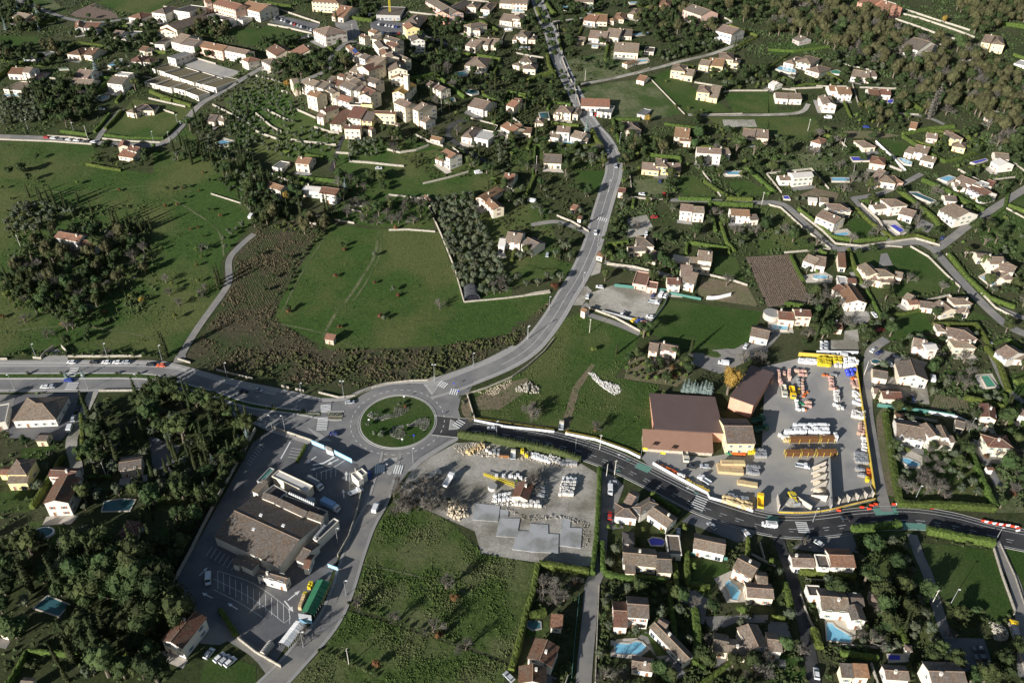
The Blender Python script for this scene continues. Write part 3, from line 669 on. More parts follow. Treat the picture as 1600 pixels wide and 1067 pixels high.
def tree_w(kind,x,y,s=1.0,label=None,group=None):
 px,py=topx((x,y,hgt(x,y)))
 PEND.append((kind,x,y,s,label or lab(ADJ[kind],px,py),group or(kind.replace('_',' ')+'s '+' '.join(near(px,py)))[:60]))
CAP=285
def plant_all():
 """the largest in the photograph stand as trees of their own; the rest of a kind are one mass"""
 by={}
 for p in PEND:by.setdefault(p[0],[]).append(p)
 for kind,L in by.items():
  L.sort(key=lambda p:(p[1]**2+p[2]**2+4e4)/max(.3,p[3])**2);KN[kind]=len(L)
  for p in L[:CAP]:plant(*p)
  if len(L)>CAP:mass(kind,L[CAP:])
def mass(kind,L):
 f,leaf,r,zc,sq=SPEC[kind];cr,tr=tree_meshes(kind);R=np.random.RandomState(5);VV=[];FF=[];off=0
 src=[]
 if f=='big':cr=tree_meshes('olive_tree')[0]
 for m in cr:
  v=np.empty(len(m.vertices)*3);m.vertices.foreach_get('co',v);t=np.array([p.vertices[:] for p in m.polygons if len(p.vertices)==3]);src.append((v.reshape(-1,3),t))
 for k,x,y,s,lb,g in L:
  v,t=src[R.randint(len(src))];a=R.uniform(0,6.28);rr=r*s;c,d=math.cos(a),math.sin(a);w=v.copy()
  w[:,0]=(v[:,0]*c-v[:,1]*d)*rr+x;w[:,1]=(v[:,0]*d+v[:,1]*c)*rr+y;w[:,2]=(v[:,2]+zc)*rr+hgt(x,y);VV.append(w);FF.append(t+off);off+=len(w)
 V=np.concatenate(VV);F=np.concatenate(FF);me=bpy.data.meshes.new('far_'+kind);me.vertices.add(len(V));me.vertices.foreach_set('co',V.ravel());me.loops.add(len(F)*3);me.loops.foreach_set('vertex_index',F.ravel().astype(np.int32))
 me.polygons.add(len(F));me.polygons.foreach_set('loop_start',np.arange(0,len(F)*3,3,dtype=np.int32));me.materials.append(LEAF[leaf]);me.update(calc_edges=True)
 tag(ob('woodland_'+kind.split('_')[0],me),'far smaller '+kind.replace('_',' ')+'s',None,None,'stuff')
def plant(kind,x,y,s,label,group):
 f,leaf,r,zc,sq=SPEC[kind];R=random;z=hgt(x,y);rr=r*s
 cr,tr=tree_meshes(kind);m=cr[R.randrange(len(cr))];rot=R.uniform(0,6.28)
 sx=rr*R.uniform(.9,1.12);szz=rr*R.uniform(.88,1.15)
 if kind=='cypress_tree':szz=rr*R.uniform(.7,1.0)
 if f=='bush':
  o=ob(kind,m,(x,y,z+zc*rr),rot,scale=(sx,sx*R.uniform(.85,1.1),szz));tag(o,label,CATN[kind],group);return o
 root=bpy.data.objects.new(kind,None);root.location=(x,y,z);root.rotation_euler=(0,0,rot);link(root);tag(root,label,'tree',group)
 ob('trunk',tr,parent=root,scale=(rr,rr,rr));ob('crown',m,(0,0,zc*szz),0,root,scale=(sx,sx*R.uniform(.88,1.1),szz))
 return root
def trees(kind,seq,s=1.0,js=.2,label=None,group=None):
 for i in range(0,len(seq),2):
  p=at(*P(seq[i],seq[i+1]));tree_w(kind,p.x,p.y,s*random.uniform(1-js,1+js),label,group)
  k=(int(round(p.x/1.5)),int(round(p.y/1.5)));OCC[k]=max(1,OCC.get(k,0))
def tree_line(kind,seq,n,s=1.0,jit=.6,label=None,group=None):
 px=PL(seq);W=[at(*p).to_2d() for p in px];D=[0]
 for i in range(len(W)-1):D.append(D[-1]+(W[i+1]-W[i]).length)
 for j in range(n):
  t=D[-1]*(j+.5)/n;i=max(k for k in range(len(W)-1) if D[k]<=t);p=W[i].lerp(W[i+1],(t-D[i])/max(.01,D[i+1]-D[i]))
  tree_w(kind,p.x+random.uniform(-jit,jit),p.y+random.uniform(-jit,jit),s*random.uniform(.8,1.2),label,group)
PLACED={}
def scatter(seq,n,mix,dmin=3.5,lim=1,label=None,group=None,s=1.0,js=.3,rows=None):
 """n plants of the mix {kind: weight} in a px polygon, off everything marked in OCC at or above lim"""
 w=[at(*p) for p in PL(seq)];xs=[p.x for p in w];ys=[p.y for p in w];pts=[(p.x,p.y) for p in w]
 kinds=list(mix);wt=[mix[k] for k in kinds];done=0;tries=0;g=dmin
 while done<n and tries<n*25:
  tries+=1;x,y=random.uniform(min(xs),max(xs)),random.uniform(min(ys),max(ys))
  if not bool(inside(np.array([x]),np.array([y]),pts)[0]) or occ(x,y)>=lim:continue
  c=(int(x//g),int(y//g));ok=True
  for a in(-1,0,1):
   for b in(-1,0,1):
    for q in PLACED.get((g,c[0]+a,c[1]+b),()):
     if(q[0]-x)**2+(q[1]-y)**2<g*g:ok=False
  if not ok:continue
  px,py=topx((x,y,hgt(x,y)))
  if not(-25<px<1625 and-20<py<1110):continue
  PLACED.setdefault((g,*c),[]).append((x,y));k=random.choices(kinds,wt)[0]
  sc_=s[k] if isinstance(s,dict) and k in s else(s if not isinstance(s,dict) else 1.0)
  lb=label if k==kinds[0] else None
  tree_w(k,x,y,sc_*random.uniform(1-js,1+js),lb,(group+' '+k.replace('_',' ')) if group and lb else None);done+=1
def tufts(name,seq,n,m,hmin,hmax,lim=2,label=None):
 """undergrowth nobody could count: many bent blades and little mounds as one mesh"""
 w=[at(*p) for p in PL(seq)];pts=[(p.x,p.y) for p in w];xs=[p.x for p in w];ys=[p.y for p in w]
 R=np.random.RandomState(n);X=R.uniform(min(xs),max(xs),n*3);Y=R.uniform(min(ys),max(ys),n*3);I=inside(X,Y,pts);X=X[I][:n];Y=Y[I][:n]
 V=[];F=[]
 for x,y in zip(X,Y):
  if occ(x,y)>=lim:continue
  nz=noise.noise(Vector((x*.07,y*.07,n)))+.6*noise.noise(Vector((x*.31,y*.31,n)))
  if nz<R.uniform(-.35,.25):continue
  z=hgt(x,y)+.05;h=R.uniform(hmin,hmax)*(1+.9*nz);r=h*R.uniform(.45,1.1);a0=R.uniform(0,6.28);k=len(V);m_=R.randint(3,6)
  V.append((x+R.uniform(-.5,.5)*r,y+R.uniform(-.5,.5)*r,z+h))
  for j in range(m_):
   a=a0+j*6.28/m_+R.uniform(-.5,.5);q=r*R.uniform(.5,1.3);V.append((x+q*math.cos(a),y+q*math.sin(a),z+R.uniform(-.1,.5)*h))
  for j in range(m_):F.append((k,k+1+j,k+1+(j+1)%m_))
 o=ob(name,mesh(name,V,F,LEAF[m] if m in LEAF else M[m]));tag(o,label,None,None,'stuff');return o
def lamp_mesh(h,arm,double=False):
 k=('lamp',h,arm,double)
 if k in VM:return VM[k]
 a=MB();a.tube((0,0,0),(0,0,h),.13,.07,6);a.tube((0,0,0),(0,0,.5),.2,.2,6)
 for s in((1,-1) if double else(1,)):
  if arm:a.tube((0,0,h-.1),(s*arm,0,h+.15),.06,.05,5)
 b=MB()
 for s in((1,-1) if double else(1,)):b.box(s*arm-.35,s*arm+.35,-.2,.2,h+.05,h+.25)
 VM[k]=(a.mesh('pole',M['metal']),b.mesh('lamp_head',M['white']));return VM[k]
def lamps(seq,where,h=8.5,arm=.5,double=False,rz=0):
 g=f'street lamps {where}'
 for i in range(0,len(seq),2):
  p=at(*P(seq[i],seq[i+1]));root=bpy.data.objects.new('street_lamp',None);root.location=p;root.rotation_euler=(0,0,rz);link(root)
  tag(root,lab(f'grey street lamp {where},',*P(seq[i],seq[i+1])),'street lamp',g)
  a,b=lamp_mesh(h,arm,double);ob('pole',a,parent=root);ob('lamp_head',b,parent=root)
def poles(seq,h=8.5,r=.16,m='pole',adj='bare concrete utility pole'):
 for i in range(0,len(seq),2):
  p=at(*P(seq[i],seq[i+1]));mb=MB();mb.tube((0,0,-.3),(0,0,h),r,r*.65,6);mb.box(-.6,.6,-.06,.06,h-.7,h-.55)
  for x in(-.5,0,.5):mb.cyl(x,0,h-.55,h-.35,.05,.05,5)
  o=ob('utility_pole',mb.mesh('utility_pole',M[m]),p,random.uniform(0,3));tag(o,lab(adj,*P(seq[i],seq[i+1])),'pole')
def stack_mesh(m,nx,ny,nz,bx,by,bz,seed=0,pallet=True,cap=None):
 k=('stack',m,nx,ny,nz,bx,by,bz,seed)
 if k in VM:return VM[k]
 R=random.Random(seed*7+nx*3+nz);a=MB();w,d=nx*bx,ny*by
 if pallet:
  for t in(-1,0,1):a.box(-w/2,w/2,t*d*.42-.06,t*d*.42+.06,0,.1)
  a.box(-w/2,w/2,-d/2,d/2,.1,.14)
 else:a.box(-w/2,w/2,-d*.4,-d*.3,0,.14);a.box(-w/2,w/2,d*.3,d*.4,0,.14)
 b=MB()
 for z in range(nz):
  for x in range(nx):
   for y in range(ny):
    if z==nz-1 and nz>1 and R.random()<.15:continue
    jx,jy=R.uniform(-.03,.03),R.uniform(-.03,.03);g=.02
    b.box(-w/2+x*bx+g+jx,-w/2+(x+1)*bx-g+jx,-d/2+y*by+g+jy,-d/2+(y+1)*by-g+jy,.145+z*bz,.145+(z+1)*bz-.015)
 VM[k]=(a.mesh('pallet',M['wood']),b.mesh('load',M[m]));return VM[k]
KINDS=dict(bricks=('brick',2,2,3,.55,.5,.42,'pallet of pink hollow bricks','brick_pallet'),bricks_tall=('brick',2,2,5,.55,.5,.42,'tall pallet stack of pink hollow bricks','brick_pallet'),blocks=('block',2,2,4,.6,.5,.40,'pallet of pale concrete blocks','block_pallet'),bags=('bag',2,2,2,.6,.6,.55,'pallet of white wrapped sacks','sack_pallet'),bags_tall=('bag',2,2,5,.7,.6,.55,'tall white wrapped pallet stack','sack_pallet'),yellow=('yellow',2,2,4,.65,.6,.5,'pallet of yellow insulation packs','yellow_pallet'),orange=('orange',2,2,2,.55,.5,.35,'pallet of orange goods','orange_pallet'),timber=('wood',4,1,4,.28,5.0,.26,'bundle of long sawn timber','timber_stack'),crates=('wood',2,1,3,.55,1.3,.5,'crate of pale timber goods','timber_crate'),grey=('metal',2,2,3,.6,.6,.4,'pallet of grey castings','grey_pallet'),green=('green',2,2,1,.5,.5,.5,'pallet of green buckets','green_pallet'),roofing=('ochre',2,2,3,.6,.6,.3,'pallet of ochre slabs','slab_pallet'))
def stock(kind,seq,where,jit=.25,rz=None,lift=.16):
 m,nx,ny,nz,bx,by,bz,lb,nm=KINDS[kind]
 for i in range(0,len(seq),2):
  p=at(*P(seq[i],seq[i+1]));a,b=stack_mesh(m,nx,ny,nz,bx,by,bz,random.randrange(3))
  o=ob(nm,a,(p.x+random.uniform(-jit,jit),p.y+random.uniform(-jit,jit),p.z+lift),(rz if rz is not None else random.uniform(-.12,.12)),scale=[random.uniform(.9,1.15)]*3)
  tag(o,f'{lb} {where}','pallet' if 'pallet' in nm else 'stack',f'{lb}s {where}');ob('load',b,parent=o)
  occ_poly([p+Vector((u*1.5,v*1.5,0)) for u,v in((-1,-1),(1,-1),(1,1),(-1,1))],3)
def stock_grid(kind,x0,y0,x1,y1,n,x2,y2,rows,where,**k):
 """rows of n from (x0,y0)-(x1,y1), the last row shifted to start at (x2,y2)"""
 q=[]
 for r in range(rows):
  t=r/max(1,rows-1)
  for i in range(n):s=i/max(1,n-1);q+=[x0+(x1-x0)*s+(x2-x0)*t,y0+(y1-y0)*s+(y2-y0)*t]
 stock(kind,q,where,**k)
def box_thing(name,label,cat,seq,h,m,top=None,z0=0.0):
 """an upright block over a px footprint (ground corners), with a proud lid"""
 w=[at(*p) for p in PL(seq)];z=sum(p.z for p in w)/len(w)+z0;c=sum(w,Vector())/len(w);mb=MB();q=[(p.x-c.x,p.y-c.y) for p in w]
 ar=sum(q[i][0]*q[(i+1)%len(q)][1]-q[(i+1)%len(q)][0]*q[i][1] for i in range(len(q)))
 if ar<0:q.reverse()
 mb.hexa([(a,b,-.3) for a,b in q],[(a,b,h) for a,b in q]);o=ob(name,mb.mesh(name,M[m]),(c.x,c.y,z));tag(o,label,cat)
 if top:
  t=MB();t.hexa([(a*1.02,b*1.02,h+.003) for a,b in q],[(a*1.02,b*1.02,h+.12) for a,b in q]);ob('lid',t.mesh('lid',M[top]),parent=o)
 occ_poly(w,3,grow=.5);return o
def rubble(label,seq,n,m='stone',smin=.25,smax=.7,hgt_=.8,name='rubble'):
 w=[at(*p) for p in PL(seq)];pts=[(p.x,p.y) for p in w];xs=[p.x for p in w];ys=[p.y for p in w];mb=MB();R=random.Random(n);c=0;t=0
 cx,cy=sum(xs)/len(xs),sum(ys)/len(ys);rad=max(max(xs)-min(xs),max(ys)-min(ys))/2
 while c<n and t<n*20:
  t+=1;x,y=R.uniform(min(xs),max(xs)),R.uniform(min(ys),max(ys))
  if not bool(inside(np.array([x]),np.array([y]),pts)[0]):continue
  c+=1;s=R.uniform(smin,smax);z=hgt(x,y)+max(0,1-math.hypot(x-cx,y-cy)/rad)*hgt_*R.random()
  b=[(x+s*R.uniform(.5,1)*math.cos(a+.3),y+s*R.uniform(.5,1)*math.sin(a+.3)) for a in(0,1.25,2.5,3.8,5.0)]
  mb.hexa([(p,q,z-.2) for p,q in b],[(x+(p-x)*.6,y+(q-y)*.6,z+s*R.uniform(.4,.9)) for p,q in b])
 o=ob(name,mb.mesh(name,M[m]));tag(o,label,None,None,'stuff');return o
# ------------------------------------------------------------ fields, lawns, yards (pixel outlines laid on the ground)
T(0,0,1)
patch('meadow',[-60,222,60,222,145,228,165,262,240,272,300,290,385,325,397,345,345,408,345,455,270,558,130,556,-60,556],'meadow',1,0)
patch('meadow',[240,235,300,240,392,262,402,320,385,325,300,291,240,272],'meadow',1,0);patch('terrace_field',[530,218,640,222,720,235,830,300,680,302,640,325,520,300],'meadow',1,0)
patch('scrub_field',[415,345,510,345,455,435,425,495,500,545,640,545,790,525,858,470,872,480,848,512,815,542,745,570,690,585,668,594,560,610,470,605,340,580,282,566,345,482,352,412],'scrub',1,1)
patch('meadow',[515,350,570,357,600,358,685,362,725,470,858,458,855,478,800,520,700,540,520,548,430,500,440,465,490,385],'meadow',2,1)
patch('grove_ground',[676,305,850,315,885,425,740,465,722,468],'meadow',1,0)
patch('field',[872,500,910,488,1000,520,985,560,960,590,1030,602,1005,706,930,690,880,668,745,648,735,615,820,580,852,548],'meadow',1,1)
patch('lawn',[1040,468,1190,487,1176,530,1120,560,1050,540,1003,512],'lawn',1,1)
patch('rough_field',[612,786,650,790,700,812,752,862,840,882,815,990,790,1030,545,945,560,875,590,820],'rough',1,1)
patch('rough_field',[536,952,640,985,795,1038,780,1090,420,1090,470,1050,505,1012],'rough',1,1)
patch('dirt_track',[875,672,888,672,905,610,930,570,924,568,895,605],'soil',3,1)
patch('earth_bank',[742,622,800,596,826,590,822,612,780,640,745,640],'soil',2,1)
patch('vineyard_soil',[1165,402,1232,398,1268,470,1200,480],'plough',1,2)
patch('contractor_yard',[712,692,760,690,830,705,905,722,934,740,936,800,932,884,880,884,752,866,742,830,648,788,622,768,648,728],'gravel',1,3)
patch('supermarket_car_park',[425,668,480,684,548,722,590,740,560,800,528,872,515,905,430,1035,400,1018,345,985,272,950,262,925,300,862,395,692],'carpark',2,3)
patch('builders_yard',[1002,716,1015,700,1100,715,1190,700,1195,600,1188,574,1248,560,1336,565,1348,655,1366,782,1290,800,1210,803,1120,783,1030,744],'yard',2,3)
patch('gravel_lot',[922,458,960,445,1040,458,1015,507,965,493,920,478],'gravel',2,3)
T(800,0)
patch('meadow',[415,560,600,520,850,490,1060,715,900,745,760,750,640,745,430,640],'dry',1,1)
patch('meadow',[340,380,560,330,640,320,700,430,760,455,560,495,380,515],'dry',1,0)
patch('lawn',[860,480,985,440,1150,560,1290,640,1370,700,1090,712],'lawn',1,1)
patch('lawn',[1330,590,1600,570,1610,708,1380,705],'meadow',1,1)
patch('lawn',[1220,735,1600,732,1610,800,1430,820,1300,812],'meadow',1,1)
patch('vegetable_plot',[1315,750,1515,750,1532,795,1325,795],'gravel',2,2)
patch('lawn',[800,860,950,880,940,930,830,940],'lawn',1,1)
patch('lawn',[100,840,560,920,600,1060,350,1060,180,1000],'meadow',1,0)
patch('lawn',[0,930,150,900,150,1067,0,1067],'meadow',1,0)
T(1200,0)
patch('lawn',[0,590,50,590,60,690,230,690,215,705,0,715],'lawn',1,1)
patch('meadow',[0,732,300,735,330,830,250,880,0,850],'meadow',1,1)
patch('meadow',[0,275,250,250,380,300,120,350,0,345],'meadow',1,1)
patch('vegetable_garden',[0,970,400,960,400,1067,0,1067],'dry',1,0)
patch('lawn',[480,900,640,930,700,985,520,1000],'lawn',1,1)
patch('lawn',[680,870,840,880,900,920,800,980,760,930],'lawn',1,1)
patch('lawn',[830,680,930,690,960,720,860,740],'lawn',1,1)
patch('dirt_yard',[460,820,640,820,840,850,640,870,480,860],'soil',1,2)
for a,b in((0,0),(45,20),(80,45),(115,60)):
 pass
patch('terraced_field',[770,150,1290,270,1240,290,900,225,740,180],'meadow',1,1)
patch('terraced_field',[830,50,1280,190,1290,260,790,140],'dry',1,1)
T(0,0)
patch('terrace_field',[130,0,330,0,430,90,340,70],'dry',1,1)
patch('terrace_field',[430,90,590,20,720,80,740,115,620,122,480,108],'plough',1,1)
patch('meadow',[590,20,660,0,1080,0,950,90,730,80],'meadow',1,1)
patch('lawn',[0,225,245,232,235,290,0,300],'lawn',1,1)
patch('lawn',[830,620,1200,680,1160,730,1060,830,880,870,650,850,760,720],'meadow',1,1)
patch('meadow',[1440,185,1600,180,1600,290,1500,280],'lawn',1,1)
patch('lawn',[1060,880,1160,800,1300,930,1180,920],'meadow',1,1)
patch('parking_ground',[1150,395,1220,365,1350,405,1500,450,1480,475,1400,490,1160,420],'yard',2,3)
T(400,0)
patch('village_green',[0,200,75,160,300,215,250,265,60,300,0,290],'lawn',1,1)
patch('village_parking',[140,95,400,155,380,210,80,140],'carpark',2,3)
patch('village_parking',[710,140,760,120,930,150,960,215,840,225,720,200],'carpark',2,3)
patch('village_square',[480,100,620,110,660,230,560,270,520,240],'lane',2,3)
patch('olive_terraces',[-200,620,100,440,200,560,250,680,480,830,540,840,480,1000,150,1000,0,1000,-130,880],'meadow',1,0)
patch('lawn',[250,700,370,740,370,820,240,815],'lawn',2,1)
patch('meadow',[580,980,1150,900,1160,960,1040,1067,560,1067],'meadow',1,0)
patch('meadow',[930,860,1140,930,1000,960,930,920],'lawn',2,1)
T(400,267)
patch('meadow',[1050,90,1250,40,1480,40,1380,150,1250,170,1110,175],'meadow',1,1)
patch('orchard_ground',[500,200,1090,190,1110,370,740,350,500,310],'meadow',1,0)
patch('meadow',[1400,700,1600,670,1600,790,1310,820],'meadow',1,0)
T(800,267)
patch('lawn',[390,0,600,0,570,150,400,120],'lawn',1,1)
patch('lawn',[760,60,960,40,960,150,770,150],'dry',1,1)
patch('lawn',[1000,40,1140,30,1280,170,1060,150],'meadow',1,1)
patch('lawn',[1350,70,1470,60,1600,120,1600,160,1400,155],'meadow',1,1)
patch('lawn',[80,580,350,570,400,600,330,680,150,640],'lawn',1,0)
patch('meadow',[0,800,240,760,200,880,0,960],'meadow',2,1)
patch('scrub_bank',[0,960,200,870,180,920,60,1060,0,1067],'scrub',2,1)
patch('gravel_drive',[720,300,840,275,880,350,830,400,720,420],'gravel',1,2)
patch('terrace',[1010,520,1110,540,1110,590,1000,570],'paving',1,3)
patch('dirt_yard',[1190,660,1470,720,1540,850,1200,800,1160,760],'soil',1,2)
patch('lawn',[1270,530,1400,540,1460,710,1260,650],'lawn',1,1)
patch('gravel_verge',[400,740,470,720,500,750,440,840,370,840],'gravel',1,2)
patch('gravel_verge',[500,560,560,580,550,640,480,660],'gravel',1,3)
T(1200,267)
patch('lawn',[-60,215,60,222,250,380,385,488,100,505,-60,515],'meadow',1,0)
patch('lawn',[490,520,700,500,730,492,910,480,1050,580,1190,720,1170,745,980,770,680,800,560,690,500,600],'lawn',1,1)
patch('driveway',[705,520,745,515,780,590,690,600],'lane',3,3)
patch('lawn',[500,310,580,290,720,415,540,420],'lawn',1,1)
patch('meadow',[1320,400,1420,290,1480,240,1610,300,1610,570,1500,520,1340,470],'meadow',1,0)
patch('meadow',[1500,215,1600,150,1620,250],'lawn',1,1)
patch('lawn',[740,920,980,880,1030,990,900,1050,760,1060],'lawn',1,1)
patch('lawn',[880,170,1180,40,1340,200,1050,190],'dry',1,0)
patch('lawn',[1290,880,1400,930,1200,940],'lawn',1,1)
patch('paved_yard',[520,890,630,880,640,930,600,960,520,950],'lane',1,3)
patch('paved_yard',[480,1000,560,990,570,1067,470,1067],'gravel',1,3)
patch('paved_yard',[940,290,1040,340,1000,390,920,360],'lane',1,3)
patch('garden_soil',[160,165,430,180,440,140,300,110],'soil',1,1)
T(1200,534)
patch('lawn',[1100,180,1300,200,1290,290,1140,270],'lawn',1,1)
patch('vegetable_garden',[1050,330,1240,360,1260,440,1010,420],'soil',1,1)
patch('gravel_yard',[660,200,990,260,1010,390,860,380,660,330],'gravel',1,2)
patch('paved_yard',[390,-10,560,-10,570,70,330,60],'gravel',1,3)
patch('lane',[640,30,860,90,1000,130,980,160,760,120,600,110],'lane',2,3)
patch('orchard_lawn',[770,680,1060,660,1250,660,1390,1000,1060,990,800,960],'meadow',1,0)
patch('vegetable_garden',[1400,820,1600,840,1600,1067,1430,1067],'dry',1,0)
patch('gravel_drive',[1280,600,1350,640,1360,700,1300,690],'gravel',1,2)
patch('lawn',[1250,250,1600,190,1600,330,1300,330],'lawn',1,0)
T(1200,800)
patch('lawn',[962,190,1400,235,1535,640,1430,690,1150,600,1065,500,1000,330],'lawn',1,1)
patch('orchard_lawn',[560,150,830,110,900,170,1040,440,1080,760,900,900,700,700,620,350],'meadow',1,0)
patch('lawn',[1450,215,1610,245,1610,560,1540,440],'lawn',1,1)
patch('car_park',[1100,780,1350,790,1400,940,1390,1067,1240,1010,1090,930],'carpark',1,3)
patch('forecourt',[150,225,250,160,520,120,570,260,310,250],'carpark',2,3)
patch('lawn',[0,870,150,860,240,1000,200,1080,0,1080],'meadow',1,0)
patch('driveway',[0,680,120,690,160,830,60,860,0,880],'lane',1,2)
T(800,800)
patch('lawn',[1110,290,1340,320,1360,370,1270,430,1240,560,1100,450],'lawn',1,1)
patch('driveway',[1060,480,1230,500,1200,700,1120,690,1100,590,1040,570],'lane',1,2)
patch('driveway',[1200,650,1600,640,1600,690,1400,690,1240,750],'lane',1,2)
patch('driveway',[590,0,640,0,700,100,600,110],'carpark',2,3)
patch('forecourt',[1060,60,1120,10,1560,100,1480,170,1410,190,1130,80],'carpark',2,3)
patch('lawn',[90,690,220,680,240,760,90,780],'lawn',1,1)
patch('rough_field',[0,320,160,350,90,720,0,900],'rough',2,1)
patch('lawn',[740,740,860,760,1000,890,900,900,850,780],'lawn',2,1)
T(800,534)
patch('plant_nursery_ground',[740,90,1040,110,1130,200,1030,280,700,230],'soil',1,0)
patch('lane',[1090,80,1430,20,1600,0,1600,60,1300,200,1120,140],'lane',1,3)
patch('front_yard',[530,790,640,840,700,900,640,1067,590,1067,600,850],'lane',2,3)
T(0,534)
patch('roadside_yard',[-20,330,95,330,50,560,-20,560],'lane',1,3)
patch('roadside_yard',[95,330,500,315,430,560,380,620,60,600,50,520],'carpark',1,3)
patch('garden_ground',[620,310,900,310,1280,480,1600,560,1600,660,1380,900,1300,1000,560,1000,520,560],'base',1,0)
patch('terrace',[930,590,1130,650,1060,840,960,830],'carpark',2,2)
patch('lawn',[980,920,1230,890,1180,1000,1060,1067,960,1040],'meadow',2,1)
patch('lawn',[0,935,180,925,210,960,190,1067,0,1067],'lawn',1,1)
patch('lawn',[130,670,360,650,300,720,130,730],'lawn',1,1)
patch('gateway_apron',[240,135,330,52,345,48,365,48,425,100,428,145],'walk',3,3)
T(0,800)
patch('lawn',[180,60,420,40,400,200,330,200,190,130],'lawn',1,0)
patch('lawn',[860,240,1060,90,1080,200,960,250],'lawn',1,1)
patch('driveway',[1290,650,1400,700,1450,790,1370,830,1250,820],'lane',1,3)
patch('lawn',[1290,860,1600,960,1600,1067,1250,1067],'lawn',1,0)
# ------------------------------------------------------------ roads
T(0,0,1)
all_road=[-60,566,100,565.5,200,565.5,250,566.5,282,573,355,593,443,611,500,624,540,625,600,640,600,690,560,726,550,723,487,692,425,671,400,660,320,628,262,611.5,220,609.5,100,610,-60,610.5]
patch('road',all_road,'asphalt',3,3)
RA=at(621.5,658.5);ex=at(681.9,657);RR=(ex-RA).length
cR=[(RA.x+RR*1.46*math.cos(a*math.pi/36),RA.y+RR*1.46*math.sin(a*math.pi/36)) for a in range(72)]
tag(ob('roundabout_road',sheet_w('roundabout_road',cR,M['asphalt'],.135,4)),None,None,None,'structure');occ_poly(cR,3)
def ring(r0,r1,m,lift,name='kerb',h=None,n=72):
 mb=MB()
 for i in range(n):
  a0,a1=2*math.pi*i/n,2*math.pi*(i+1)/n
  q=[(RA.x+r*math.cos(a),RA.y+r*math.sin(a)) for r,a in((r0,a0),(r1,a0),(r1,a1),(r0,a1))]
  if h:mb.hexa([(x,y,hgt(x,y)+lift) for x,y in q],[(x,y,hgt(x,y)+lift+h) for x,y in q])
  else:mb.quad(*[(x,y,hgt(x,y)+lift) for x,y in q])
 tag(ob(name,mb.mesh(name,M[m])),None,None,None,'structure')
cI=[(RA.x+RR*.955*math.cos(a*math.pi/36),RA.y+RR*.955*math.sin(a*math.pi/36)) for a in range(72)]
tag(ob('roundabout_island_lawn',sheet_w('roundabout_island_lawn',cI,M['lawn'],.30,4)),None,None,None,'structure')
ring(RR*.955,RR*.975,'kerb',.10,h=.24);ring(RR*.975,RR*1.005,'walk',.16,'island_edge');ring(RR*1.005,RR*1.02,'kerb',.12,h=.16)
for i in range(0,44):
 pass
mb=MB()
for i in range(40):
 a0,a1=2*math.pi*i/40,2*math.pi*(i+.45)/40
 for j in range(3):
  b0,b1=a0+(a1-a0)*j/3,a0+(a1-a0)*(j+1)/3
  mb.quad(*[(RA.x+r*math.cos(a),RA.y+r*math.sin(a),hgt(RA.x+r*math.cos(a),RA.y+r*math.sin(a))+.165) for r,a in((RR*1.2,b0),(RR*1.212,b0),(RR*1.212,b1),(RR*1.2,b1))])
tag(ob('road_marking',mb.mesh('road_marking',M['paint'])),None,None,None,'structure')
patch('road',[560,690,650,700,716,672,722,683,700,694,655,722,640,735,612,770,585,800,560,800,560,735],'asphalt',3,3);patch('road',[640,598,700,586,745,575,745,590,733,612,720,622,716,640,722,660,745,668,700,680,680,640,660,620],'asphalt',3.1,3)
patch('pavement',[646,737,660,722,700,697,716,688,716,683,700,690,655,716,636,736],'walk',5,3);patch('corner_bed',[724,626,733,618,742,655,735,660,723,648,720,636],'soil',6,1)
# median, kerbs and footways of the dual carriageway
med=[-60,584.5,100,584,200,584,245,587,280,598,334,612,392,630.5,470,642,501,644,501,650,470,647.5,392,637,334,619.5,280,605,230,592,100,591,-60,591.5]
patch('median_lawn',med,'meadow',6,3)
up=[P(a,b) for a,b in((-60,584),(100,583.5),(200,583.5),(245,586.5),(280,597.5),(334,611.5),(392,630),(470,641.5),(520,643.5),(538,643))]
lo=[P(a,b) for a,b in((-60,592),(100,591.5),(230,592.5),(280,605.5),(334,620),(392,637.5),(470,648),(512,656),(534,656))]
for q in(up,lo):slab_line('kerb',smooth_line(q),-.45,.35,'kerb',.1,.27)
patch('median_tip',[512,643.5,536,643,534,656.5,512,655.5],'soil',6,3)
n_edge=smooth_line([(-60,567),(100,566.5),(200,566.5),(250,568),(282,574.5),(355,594.5),(443,612.5),(500,625.5),(540,624),(560,615),(600,602),(640,598),(668,597),(705,586),(741,573),(775,558),(806,541)])
strip('pavement',n_edge,-.2,1.6,'walk',.19);slab_line('kerb',n_edge,-.35,-.2,'kerb',.08,.23)
pk=smooth_line([(-60,573),(100,572.5),(200,572.5),(262,575),(300,583),(355,599),(430,617)])
strip('road_marking',pk,-.08,.08,'paint',.135,k=1);strip('parking_lane',pk,.2,2.6,'walk',.13)
s_edge=smooth_line([(-60,610),(100,609.5),(220,609),(262,611),(320,628),(400,660),(425,671),(487,692)])
strip('pavement',s_edge,-1.5,.2,'walk',.19);slab_line('kerb',s_edge,.2,.36,'kerb',.08,.23)
nl=smooth_line([(-60,578.5),(100,578),(200,578),(250,580),(280,587),(334,603),(392,621),(470,634),(530,634)])
T(0,0,1)
L_N=road([668,612,700,603,735,590,790,567,825,545,848,520,868,492,885,463,905,430,925,385,938,340,950,300,959,270,957,245,945,220,928,200,915,180,905,160,890,130,878,105,868,80,860,50,848,25,835,-15],8.2,'asphalt',kerb=True,layer=.15,walk=1.5)
strip('road_marking',L_N[14:],-.07,.07,'paint',.172,k=1)
strip('road_marking',L_N[8:],-3.75,-3.6,'paint',.172,k=1)
